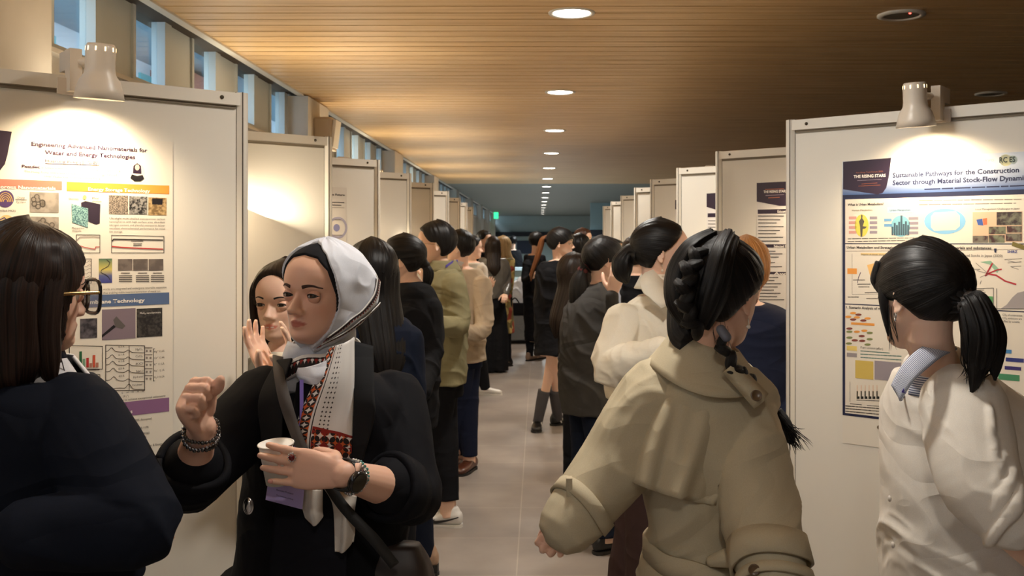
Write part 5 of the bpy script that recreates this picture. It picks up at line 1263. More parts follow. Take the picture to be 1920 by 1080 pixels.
# long black hair, back view
figure('person with very long straight black hair standing right behind the headscarf woman', 3.25, 700, (694, 516, .218, 158, 0, 1.15), [(585, 665, 740, .12), (610, 640, 766, .2), (660, 634, 776, .24), (760, 640, 774, .24), (860, 645, 770, .24), (950, 640, 775, .27)], NAVY, hair='long', bottom=dict(name='trousers', mat=BLACK), shoes=dict(mat=M_blea, sole=M_sole), psi=165, arms=[([(650, 640, 3.25), (640, 760, 3.2), (640, 860, 3.1)], [.055, .046, .036], dict()), ([(760, 640, 3.25), (768, 760, 3.25), (740, 850, 3.15)], [.055, .046, .036], dict())], seed=3)

# black jacket, low ponytail, gold glasses
Y = 4.55
r, h, tp = figure('person in a black jacket with a low black ponytail and gold-rimmed glasses', Y, 778, (754, 486, .226, 101, -2), [(524, 750, 792, .12), (548, 738, 812, .2), (600, 734, 828, .26), (680, 735, 826, .27), (740, 738, 820, .26), (800, 740, 815, .26)], BLACK, hair='tied', glasses=M_gold, bottom=dict(name='trousers', mat=NAVY, stop=.09), legr=(.085, .065, .055), feet=((-.60, 4.75), (-.545, 4.72)), shoes=dict(mat=pmat('beige_leather', srgb(170, 140, 116), .4), sole=M_sole, name='heeled_shoe', heel=.03), psi=100, arms=[([(800, 580, 4.5), (806, 665, 4.45), (792, 735, 4.25)], [.062, .055, .042], dict(c=(60, 50, 40), d=(-.4, -.1, -.8)))], seed=4)
S = h.hh; g = G(); lock(g, [h.P(0, -.40, .42), h.P(0, -.48, .34), h.P(0, -.53, .2), h.P(0, -.50, .02), h.P(0, -.44, -.22)], [.03, .018, .024, .020, .004], amp=.004, freq=5, seg=40); g.ell(h.P(0, -.48, .36), .02); put('ponytail', g, HB, r, True)
tag(put('phone', G().box(V(790, 742, 4.24), (.008, .004, .03), np.array(Matrix.Rotation(.5, 3, 'Y'))), pmat('silver_phone', srgb(150, 150, 150), .3)), 'small silver phone in the hand of the person in the black jacket', 'phone')

# sage jacket, glasses, white trainers
Y = 5.55
r, h, tp = figure('tall person in a sage green jacket with glasses and white trainers', Y, 838, (816, 457, .238, 90, 0), [(500, 815, 850, .12), (512, 806, 862, .2), (550, 800, 872, .27), (620, 797, 874, .28), (680, 798, 873, .28), (720, 799, 872, .28)], cloth('sage_canvas', srgb(134, 126, 94)), hair='parted', glasses=M_gold, legr=(.095, .075, .062), bottom=dict(name='trousers', mat=BLACK, stop=.14), feet=((-.60, 5.62), (-.50, 5.52)), shoes=dict(mat=M_wlea, sole=M_wsole, name='trainer', laces=M_wlea, swoosh=M_blea, yaw=math.radians(80), L=.275), psi=90, arms=[([(850, 535, 5.45), (858, 610, 5.4), (812, 600, 5.2), (797, 535, 5.15)], [.068, .060, .046, .034], dict(c=(55, 60, 40), d=(-.1, 0, 1), n=(-.8, 0, 0)), .75)], seed=5)
g = G(); g.tube([V(828, 505, Y), V(832, 522, Y)], [.058, .070], sub=1); put('turtleneck', g, BLACK, r, True)
collar(r, V(832, 500, Y), .068, .075, MATS['sage_canvas'], .035, -.025, a0=150, a1=450); g = G(); g.sheet(np.array([[V(836, 497, Y-.10), V(836, 502, Y-.10)], [V(848, 489, Y-.06), V(848, 494, Y-.06)], [V(858, 487, Y+.02), V(858, 492, Y+.02)]]), .003); put('lanyard', g, M_pur, r)

# beige blazer
Y = 6.8
r, h, tp = figure('person in a beige blazer and navy trousers with brown shoes, beyond the sage jacket', Y, 885, (860, 464, .230, 106, 0), [(500, 848, 884, .12), (508, 842, 900, .2), (535, 838, 912, .27), (580, 838, 914, .28), (640, 842, 908, .28), (678, 844, 910, .3)], cloth('beige_wool', srgb(190, 172, 148)), hair='short', legr=(.09, .07, .056), bottom=dict(name='trousers', mat=cloth('navy_trouser', (.014, .018, .04)), stop=.1), feet=((-.56, 6.95), (-.475, 6.86)), shoes=dict(mat=M_lea, sole=M_sole, laces=M_lea, L=.28, yaw=math.radians(160)), psi=110, arms=[([(902, 535, 6.7), (906, 615, 6.6), (868, 622, 6.45)], [.066, .058, .046], dict(c=(40, 40, 30)))], seed=6)
px_sheet([[(846, 492, 6.66), (868, 500, 6.68)], [(850, 530, 6.64), (862, 524, 6.64)], [(852, 560, 6.64), (855, 560, 6.64)]], MATS['beige_wool'], tp, 'lapel'); px_sheet([[(852, 486, 6.70), (870, 492, 6.72)], [(850, 505, 6.68), (860, 508, 6.68)]], cloth('pale_shirt', srgb(214, 206, 200)), r, 'shirt_collar')
px_sheet([[(876, 645, 6.655), (906, 643, 6.665)], [(876, 651, 6.65), (906, 649, 6.66)]], MATS['beige_wool'], tp, 'pocket_flap')

# behind: dark haired person with pale shirt, white trainers
figure('black-haired person in a cream shirt facing right, head between the blazer and the long hair', 10.2, 884, (886, 464, .238, -100, 0), [(490, 872, 898, .12), (496, 866, 906, .2), (530, 862, 912, .26), (600, 864, 910, .26), (640, 866, 908, .26)], cloth('cream_shirt', srgb(206, 196, 182)), hair='short', bottom=dict(name='trousers', mat=BLACK), feet=((-.62, 10.3), (-.55, 10.25)), shoes=dict(mat=M_wlea, sole=M_wsole, name='trainer'), psi=-80, arms=[([(905, 505, 10.1), (912, 560, 10.0), (918, 540, 9.8)], [.055, .045, .035], dict(c=(20, 25, 20)))], seed=8, voxel=.009)
figure('brown-haired person almost hidden behind the low ponytail on the left', 6.3, 724, (724, 466, .236, 150, 0), [(505, 706, 742, .12), (520, 690, 758, .2), (600, 685, 762, .25), (700, 688, 760, .26)], CHAR, hair='short', hmat=HD, bottom=dict(name='trousers', mat=BLACK), shoes=dict(mat=M_blea, sole=M_sole), psi=150, seed=9, voxel=.009)
figure('black-haired person facing right, behind the grey satin blouse', 12.9, 908, (908, 450, .238, -60, 0), [(472, 900, 916, .12), (478, 890, 926, .2), (510, 888, 928, .26), (580, 890, 926, .26)], BLACK, hair='short', bottom=dict(name='trousers', mat=BLACK), shoes=dict(mat=M_blea, sole=M_sole), psi=-40, seed=10, voxel=.012)
# long dark hair back view, satin blouse
figure('person with long dark hair in a grey satin blouse and wide black trousers, back turned', 12.0, 926, (924, 463, .238, 172, 0, .95), [(482, 914, 936, .12), (487, 902, 948, .2), (510, 896, 954, .25), (540, 900, 948, .24), (560, 904, 946, .24)], pmat('grey_satin', srgb(92, 88, 82), .35), hair='long', hmat=HD, legr=(.12, .12, .115), bottom=dict(name='trousers', mat=BLACK, stop=.02), shoes=dict(mat=M_blea, sole=M_sole), psi=172, arms=[([(903, 495, 12), (898, 530, 11.9), (905, 520, 11.7)], [.05, .045, .035], dict(c=(15, 20, 15))), ([(948, 495, 12), (952, 530, 12), (948, 550, 11.8)], [.05, .045, .035], dict())], seed=11, voxel=.009)
m = cloth('floral_cloth', srgb(150, 110, 60)); mf = pmat('floral_dress', (.3, .2, .1), .8); tc = N_(mf, 'ShaderNodeTexCoord'); vo = N_(mf, 'ShaderNodeTexVoronoi'); vo.inputs['Scale'].default_value = 16; rp = N_(mf, 'ShaderNodeValToRGB'); e = rp.color_ramp.elements; rp.color_ramp.interpolation = 'CONSTANT'; e[0].color = (*srgb(150, 60, 40), 1); e[1].position = .3; e[1].color = (*srgb(120, 104, 56), 1); q = rp.color_ramp.elements.new(.6); q.color = (*srgb(186, 160, 96), 1); q = rp.color_ramp.elements.new(.8); q.color = (*srgb(84, 76, 44), 1)
L_(mf, tc.outputs['Object'], vo.inputs[0]); L_(mf, vo.outputs['Color'], rp.inputs[0]); L_(mf, rp.outputs[0], bsdf(mf).inputs['Base Color'])
figure('blonde person in a long floral dress beside the long dark hair', 12.6, 946, (941, 461, .236, 66, 0), [(482, 934, 952, .12), (488, 930, 962, .2), (520, 930, 962, .25), (560, 936, 958, .24), (625, 934, 962, .3)], mf, top='dress', hair='long', hmat=HBL, bottom=dict(name='leggings', mat=BLACK), shoes=dict(mat=M_blea, sole=M_sole), psi=60, seed=12, voxel=.011)
figure('distant person in a dark suit leaning by the pale counter', 24.0, 964, (962, 452, .238, 160, 0), [(468, 957, 968, .12), (472, 952, 974, .2), (490, 950, 978, .26), (515, 952, 978, .26)], BLACK, hair='short', bottom=dict(name='trousers', mat=BLACK), shoes=dict(mat=M_blea, sole=M_sole), psi=150, seed=13, voxel=.014)
# dark figure left of the copper ponytail
figure('person dressed all in black bending an arm, left of the copper ponytail', 13.2, 1000, (1006, 452, .236, -140, 0), [(476, 990, 1016, .12), (484, 984, 1022, .2), (520, 982, 1022, .25), (580, 984, 1020, .25), (640, 986, 1018, .25)], BLACK, hair='short', bottom=dict(name='trousers', mat=BLACK), feet=((-.12, 13.15), (.0, 13.3)), shoes=dict(mat=pmat('tan_shoe', srgb(150, 124, 104), .5), sole=M_sole), psi=-150, arms=[([(988, 495, 13.1), (984, 525, 13.0), (994, 520, 12.8)], [.055, .05, .04], dict())], seed=14, voxel=.012)
# seated person in white
def seated():
    Y = 15.75; X = (982-VX)*Y/F; r = root_at(X, Y, 'person in a white shirt seated on the grey sofa, seen from behind'); h = Head(992, 500, Y, .236, 175, pitch=-25)
    g = G(); add_head(g, h, neck=V(990, 522, Y)); g.loft(prings([(516, 982, 998, .12), (524, 970, 1000, .2), (550, 963, 998, .26), (578, 962, 996, .28)], Y, .85))
    for sx in (-.09, .09): g.tube([np.array([X+sx, Y, .5]), np.array([X+sx, Y+.42, .5]), np.array([X+sx, Y+.44, .06])], [.07, .06, .045])
    bake('body', g, .01, SK['fair'], r, 2, colfn=tintfn(h)); g = G(); hair_cap(g, h, 'short'); put('hair', g, HB, r, True)
    g = G(); g.loft(prings([(518, 978, 1000, .17), (526, 968, 1002, .24), (552, 960, 1000, .30), (580, 960, 998, .32)], Y)); g.tube([V(968, 532, Y), V(962, 560, Y), V(966, 575, Y+.2)], [.06, .055, .04]); bake('white_shirt', g, .01, cloth('white_shirt_cloth', srgb(226, 230, 238)), r, 2, disp=folds(.008))
    g = G(); 
    for sx in (-.09, .09): g.tube([np.array([X+sx, Y, .5]), np.array([X+sx, Y+.42, .52]), np.array([X+sx, Y+.44, .08])], [.085, .075, .055])
    bake('trousers', g, .012, BLACK, r, 2)
    for sx in (-.09, .09): shoe(r, X+sx, Y+.46, 0, M_blea, M_sole)
seated()

# right hand side -------------------------------------------------
# black coat, copper dyed ponytail
Y = 8.2
r, h, tp = figure('person in a black coat with bare knees and grey socks, copper-tipped ponytail, facing right', Y, 1032, (1052, 455, .245, -84, 0), [(486, 1036, 1062, .12), (494, 1018, 1070, .2), (520, 1006, 1072, .26), (580, 1003, 1070, .27), (630, 1004, 1066, .28), (666, 1004, 1066, .3)], BLACK, top='coat', hair='bangs', legr=(.07, .052, .042), feet=((-.01, 8.36), (.165, 8.55)), psi=-70, arms=[([(1030, 515, 8.1), (1026, 575, 8.1), (1045, 592, 8.16)], [.062, .055, .042], dict())], seed=15)
g = G(); S = h.hh; lock(g, [h.P(0, -.42, .66), h.P(0, -.62, .60), h.P(0, -.72, .3), h.P(0, -.84, -.1), h.P(0, -.98, -.5), h.P(0, -1.02, -.8)], [.024, .024, .026, .022, .017, .003], amp=.006, freq=8, seg=40); put('ponytail', g, HO, r, True); put('hair_tie', G().ell(h.P(0, -.50, .62), .028), BLACK, r, True)
for i, (fx, fy) in enumerate(((-.01, 8.36), (.165, 8.55))):
    hp_ = np.array([V(1035, 500, 8.2)[0], 8.2, .8])+np.array(Matrix.Rotation(yaw_of(1032, -70), 3, 'Z'))@np.array([(-.085, .085)[i], 0, 0]); f0 = np.array([fx, fy, .05]); kn = hp_*.48+f0*.52; kn[1] += .0; g = G(); g.tube([f0, f0*.85+kn*.15, f0*.55+kn*.45, f0*.22+kn*.78], [.042, .042, .048, .052], seg=20, round_end=False); put('sock', g, cloth('grey_sock', srgb(86, 84, 88)), r, True)
    shoe(r, fx, fy, math.radians(175 if i == 0 else -62), M_blea, M_sole, name='trainer', stripes=M_wlea, laces=M_blea)
# long hair, face turned away
figure('person with long dark brown hair behind the charcoal coat', 6.0, 1078, (1080, 514, .238, -128, 0, 1.1), [(553, 1064, 1096, .12), (562, 1050, 1112, .2), (600, 1046, 1116, .25), (700, 1050, 1112, .26)], BLACK, hair='long', hmat=HD, bottom=dict(name='trousers', mat=BLACK), shoes=dict(mat=M_blea, sole=M_sole), psi=-130, seed=16, voxel=.008)
# charcoal coat with ponytail
Y = 5.2
r, h, tp = figure('person in a charcoal coat with a long black ponytail, between cream jacket and black coat', Y, 1110, (1133, 487, .236, -108, 0), [(524, 1110, 1142, .12), (546, 1088, 1152, .2), (580, 1062, 1158, .27), (640, 1052, 1160, .3), (700, 1050, 1160, .31), (772, 1054, 1152, .31)], cloth('charcoal_wool', srgb(66, 64, 62)), top='coat', hair='bangs', bottom=dict(name='trousers', mat=NAVY, stop=.08), feet=((.24, 5.2), (.34, 5.05)), legr=(.09, .072, .062), shoes=dict(mat=M_blea, sole=M_sole, yaw=math.radians(-60)), psi=-120, arms=[([(1140, 580, 5.25), (1150, 640, 5.1), (1148, 555, 4.95)], [.055, .046, .03], dict(c=(20, 30, 25), d=(.2, -.2, 1)))], seed=17)
g = G(); lock(g, [h.P(0, -.44, .34), h.P(0, -.50, .26), h.P(.0, -.58, .0), h.P(0, -.56, -.4), h.P(0, -.46, -.8), h.P(0, -.42, -1.05)], [.04, .024, .046, .052, .040, .008], amp=.006, freq=7, seg=50); put('ponytail', g, HB, r, True); g = G(); g.tube([h.P(0, -.46, .30), h.P(0, -.50, .27)], [.028, .028], sub=1); put('hair_tie', g, pmat('dark_red_tie', srgb(84, 20, 26), .7), r, True)
# heads further back
figure('brown-haired person at the far end, head above the black-haired one', 11.5, 1092, (1094, 448, .238, -70, 0), [(470, 1086, 1104, .12), (476, 1076, 1114, .2), (520, 1072, 1116, .25), (600, 1074, 1114, .25)], BLACK, hair='short', hmat=HM, bottom=dict(name='trousers', mat=BLACK), shoes=dict(mat=M_blea, sole=M_sole), psi=-60, seed=18, voxel=.012)
figure('black-haired person just below and before the brown-haired one at the back', 9.0, 1090, (1088, 464, .238, -150, 0), [(488, 1078, 1102, .12), (496, 1066, 1112, .2), (540, 1062, 1114, .25), (600, 1064, 1112, .25)], BLACK, hair='short', bottom=dict(name='trousers', mat=BLACK), shoes=dict(mat=M_blea, sole=M_sole), psi=-150, seed=19, voxel=.011)
figure('person in a pale blue top whose face shows right of the long black ponytail', 6.9, 1150, (1150, 480, .238, -52, 0), [(512, 1138, 1162, .12), (520, 1124, 1174, .2), (560, 1120, 1178, .25), (640, 1122, 1176, .25), (700, 1122, 1176, .25)], cloth('pale_blue_cloth', srgb(180, 186, 206)), hair='tied', bottom=dict(name='trousers', mat=BLACK), shoes=dict(mat=M_blea, sole=M_sole), psi=-40, seed=20, voxel=.008)
figure('dark-clothed person with a brown bun, left of the cream jacket collar', 6.0, 1188, (1192, 478, .236, 160, 0), [(512, 1176, 1208, .12), (522, 1168, 1218, .2), (580, 1166, 1222, .25), (700, 1168, 1220, .25)], BLACK, hair='tied', hmat=HD, bottom=dict(name='trousers', mat=BLACK), shoes=dict(mat=M_blea, sole=M_sole), psi=150, seed=21, voxel=.008)
# cream jacket woman
Y = 3.85
r, h, tp = figure('woman in a cream collared jacket and dark plum trousers, hair tied back, facing right', Y, 1200, (1241, 472, .250, -96, -3), [(548, 1216, 1262, .13), (560, 1192, 1276, .2), (600, 1158, 1290, .27), (660, 1142, 1290, .30), (710, 1138, 1286, .31), (748, 1142, 1282, .31)], cloth('cream_twill', srgb(234, 226, 208), .8), hair='tied', fold=.011, bottom=dict(name='trousers', mat=cloth('plum_trouser', srgb(62, 46, 44))), legr=(.105, .10, .095), shoes=dict(mat=M_blea, sole=M_sole), psi=-90, feet=((.34, 3.95), (.42, 3.8)), arms=[([(1172, 610, 3.78), (1150, 690, 3.68), (1244, 656, 3.52)], [.082, .078, .060], dict(c=(40, 45, 30), d=(.9, -.1, .4), n=(.1, .9, -.2), t=(0, 0, 1)), .93)], seed=22, voxel=.0055, ex=2.3)
g = G(); lock(g, [h.P(0, -.42, .46), h.P(0, -.52, .45), h.P(.0, -.60, .3), h.P(0, -.58, .12), h.P(0, -.5, -.02)], [.05, .03, .040, .034, .006], amp=.005, freq=7, seg=50); put('ponytail', g, HB, r, True); ear_drop(r, h, -1); ear_drop(r, h, 1)
px_sheet([[(1208, 512, 3.76), (1224, 506, 3.80), (1244, 512, 3.88)], [(1200, 528, 3.70), (1222, 524, 3.72), (1250, 532, 3.78)], [(1206, 548, 3.67), (1232, 562, 3.665), (1262, 560, 3.70)], [(1216, 556, 3.665), (1240, 578, 3.655), (1256, 572, 3.68)]], MATS['cream_twill'], tp, 'collar', .005); collar(r, V(1234, 530, 3.87), .064, .074, MATS['cream_twill'], .034, -.022, 'collar_stand', a0=60, a1=400)
px_sheet([[(1252, 575, 3.70), (1256, 574, 3.70)], [(1258, 605, 3.66), (1262, 604, 3.66)], [(1256, 650, 3.6), (1260, 650, 3.6)], [(1246, 668, 3.58), (1250, 668, 3.58)]], M_pur, r, 'lanyard', .002)
# ginger haired man in the navy suit
figure('person with short ginger hair in a navy suit, partly hidden by the front right board', 3.75, 1412, (1399, 507, .240, 176, 0), [(560, 1368, 1412, .13), (574, 1346, 1452, .2), (610, 1338, 1484, .26), (700, 1342, 1486, .27), (800, 1346, 1480, .27)], cloth('navy_suiting', (.018, .022, .045)), hair='short', hmat=HG, bottom=dict(name='trousers', mat=NAVY), shoes=dict(mat=M_blea, sole=M_sole), psi=178, arms=[([(1466, 620, 3.72), (1478, 720, 3.7), (1472, 800, 3.6)], [.06, .05, .042], dict()), ([(1356, 620, 3.72), (1346, 720, 3.7), (1350, 800, 3.6)], [.06, .05, .042], dict())], seed=23, legtop=.8)

# ---------------------------------------------------------------- lounge furniture at the far end
def furniture():
    M_s = cloth('grey_sofa_cloth', srgb(128, 130, 130))
    y = 15.68; x0, x1 = -.70, .4
    r = empty('sofa', (-.15, y, 0), 'low grey sofa block at the end of the aisle', 'sofa')
    g = G(); g.loft([((-.15, y-.35+.35, z), (.62, 0, 0), (0, .38, 0)) for z in (.05, .08, .40, .43)], e=7, seg=48, sub=2); put('seat', g, M_s, r, True); put('plinth', G().bx(-.72, .42, y-.32, y+.32, 0, .05), M_dark, r)
    r = empty('bag', (-.37, 15.42, .43), 'black bag on the grey sofa below the white shirt', 'bag'); 
    g = G(); g.loft([(np.array([-.37, 15.42, z]), np.array([w_, 0, 0]), np.array([0, .08, 0])) for z, w_ in ((.44, .15), (.48, .18), (.58, .18), (.62, .15))], e=4); put('bag_body', g, BLACK, r, True); put('handle', G().tube([(-.45, 15.42, .6), (-.37, 15.42, .70), (-.29, 15.42, .6)], [.01]*3), BLACK, r, True)
    r = empty('counter', (0, 20, 0), 'pale blue counter in the lounge beyond the sofa', 'counter'); put('worktop', G().bx(-1.4, .9, 19.6, 20.3, 1.0, 1.05), pmat('pale_top', srgb(186, 204, 212), .3), r); put('front', G().bx(-1.35, .85, 19.7, 20.2, 0, 1.0), M_cool, r)
    r = empty('table', (-.45, 17.5, 0), 'pale table between the sofa and the counter', 'table'); put('tabletop', G().bx(-1.1, .2, 17.1, 17.9, .72, .75), pmat('pale_top2', srgb(180, 198, 206), .3), r)
    for sx in (-1.05, .15):
        for sy in (17.15, 17.85): put('leg', G().bx(sx-.02, sx+.02, sy-.02, sy+.02, 0, .72), M_dark, r)
    t = tag(put('screen', G().bx(-1.0, -.1, 45.66, 45.695, 1.0, 1.6), pmat('dark_blue_screen', srgb(24, 40, 66), .3)), 'dark blue wall screen at the far end beside the distant suit', 'screen')
furniture()
# ---------------------------------------------------------------- posters on the boards
class Sheet:
    """flat printed sheet on a board; image points are carried onto the board's own plane"""
    def __init__(s, b, label, uL, uR, pyT, pyB, px, warm=(228, 220, 206), group=None):
        s.b = b; s.n = np.array([b.n[0], b.n[1], 0.]); s.r = np.array([b.r[0], b.r[1], 0.]); s.o = np.array([b.p[0], b.p[1], 0.])+s.n*.0075
        s.u0 = uL; s.u1 = uR; s.zT = s.uv(px, pyT)[1]; s.zB = s.uv(px, pyB)[1]
        c = s.W((uL+uR)/2, s.zB); s.root = empty('poster', tuple(c), label, 'poster', group); s.k = 0
        m = pmat('poster_paper_%d_%d_%d' % warm, srgb(*warm), .45, spec=.35)
        s.rect_uv('paper', uL, s.zB, uR, s.zT, m, 0, th=.0006)
    def uv(s, px, py):
        d = np.array([(px-VX)/F, 1, -(py-VY)/F]); t = np.dot(s.o-np.array([0, 0, CAMZ]), s.n)/np.dot(d, s.n); p = np.array([0, 0, CAMZ])+d*t
        return float(np.dot(p-s.o, s.r)), float(p[2])
    def W(s, u, z, l=0): return s.o+s.r*u+np.array([0, 0, z])+s.n*(.0005+l*.00025)
    def rect_uv(s, name, u0, z0, u1, z1, mat, layer=1, parent=None, th=0):
        P = np.array([[s.W(u0, z1, layer), s.W(u1, z1, layer)], [s.W(u0, z0, layer), s.W(u1, z0, layer)]]); g = G()
        if th: g.sheet(P-s.n*th, th)
        else: g.add(P.reshape(-1, 3), [(0, 2, 3, 1)])
        return put(name, g, mat, parent or s.root)
    def rect(s, name, x0, y0, x1, y1, mat, layer=1, parent=None):
        u0, z1 = s.uv(x0, y0); u1, z0 = s.uv(x1, y1); return s.rect_uv(name, u0, z0, u1, z1, mat, layer, parent)
    def rects(s, name, L, mat, layer=1, parent=None):
        g = G()
        for (x0, y0, x1, y1) in L:
            u0, z1 = s.uv(x0, y0); u1, z0 = s.uv(x1, y1); g.add([s.W(u0, z1, layer), s.W(u0, z0, layer), s.W(u1, z0, layer), s.W(u1, z1, layer)], [(0, 1, 2, 3)])
        return put(name, g, mat, parent or s.root)
    def poly(s, name, pts, mat, layer=1, parent=None):
        P = [s.W(*s.uv(*p), layer) for p in pts]; return put(name, G().add(P, [tuple(range(len(P)))]), mat, parent or s.root)
    def disc(s, name, cx, cy, rx, ry, mat, layer=1, parent=None, n=28):
        return s.poly(name, [(cx+rx*math.cos(t), cy+ry*math.sin(t)) for t in np.linspace(0, 2*math.pi, n, endpoint=False)], mat, layer, parent)
    def line(s, name, paths, wpx, mat, layer=2, parent=None):
        g = G()
        for pts in paths:
            Q = np.array([s.uv(*p) for p in pts]); wd = wpx*.5*np.linalg.norm(s.o[:2]+s.r[:2]*Q[0][0])/F
            for a, b in zip(Q[:-1], Q[1:]):
                d = nrm(b-a); n = np.array([-d[1], d[0]])*wd; a = a-d*wd*.5; b = b+d*wd*.5
                g.add([s.W(*(a+n), layer), s.W(*(a-n), layer), s.W(*(b-n), layer), s.W(*(b+n), layer)], [(0, 1, 2, 3)])
        return put(name, g, mat, parent or s.root)
    def text(s, t, x0, y0, x1, capx, mat, name='text', layer=3, parent=None, bold=False):
        """left end of the base line at (x0,y0), right end at column x1, capital height capx pixels"""
        u0, z0 = s.uv(x0, y0); u1 = s.uv(x1, y0)[0]; zt = s.uv(x0, y0-capx)[1]
        return text_mesh(t, mat, parent or s.root, name, frame4(s.W(u0, z0, layer), s.r, (0, 0, 1)), width=u1-u0, height=zt-z0, bold=bold)
    def greek(s, rows, mat, wpx=1.6, parent=None, name='fine_print', seed=1):
        """lines of print too small to read, broken into word-long strokes"""
        q = np.random.RandomState(seed); P = []
        for (x0, y0, x1, y1) in rows:
            t = 0
            while t < 1:
                w_ = .04+.10*q.rand(); e = min(1, t+w_); P.append([(x0+(x1-x0)*t, y0+(y1-y0)*t), (x0+(x1-x0)*e, y0+(y1-y0)*e)]); t = e+.018
        return s.line(name, P, wpx, mat, 2, parent)
INK = pmat('print_ink', srgb(56, 50, 50), .5); INKL = pmat('print_ink_grey', srgb(140, 130, 122), .5); PUR = pmat('print_purple', srgb(56, 32, 58), .5); DKP = pmat('print_dark_purple', srgb(44, 28, 48), .45)
def ink(name, *c): return pmat('print_'+name, srgb(*c), .5)
WHT = ink('white', 238, 232, 222)
def photo_mat(name, c1, c2, scale=300):
    if name in MATS: return MATS[name]
    m = pmat(name, srgb(*c1), .5); tc = N_(m, 'ShaderNodeTexCoord'); nz = N_(m, 'ShaderNodeTexNoise'); nz.inputs['Scale'].default_value = scale; nz.inputs['Detail'].default_value = 3
    rp = N_(m, 'ShaderNodeValToRGB'); e = rp.color_ramp.elements; e[0].position = .4; e[1].position = .6; e[0].color = (*srgb(*c1), 1); e[1].color = (*srgb(*c2), 1)
    L_(m, tc.outputs['Object'], nz.inputs[0]); L_(m, nz.outputs[0], rp.inputs[0]); L_(m, rp.outputs[0], bsdf(m).inputs['Base Color']); return m

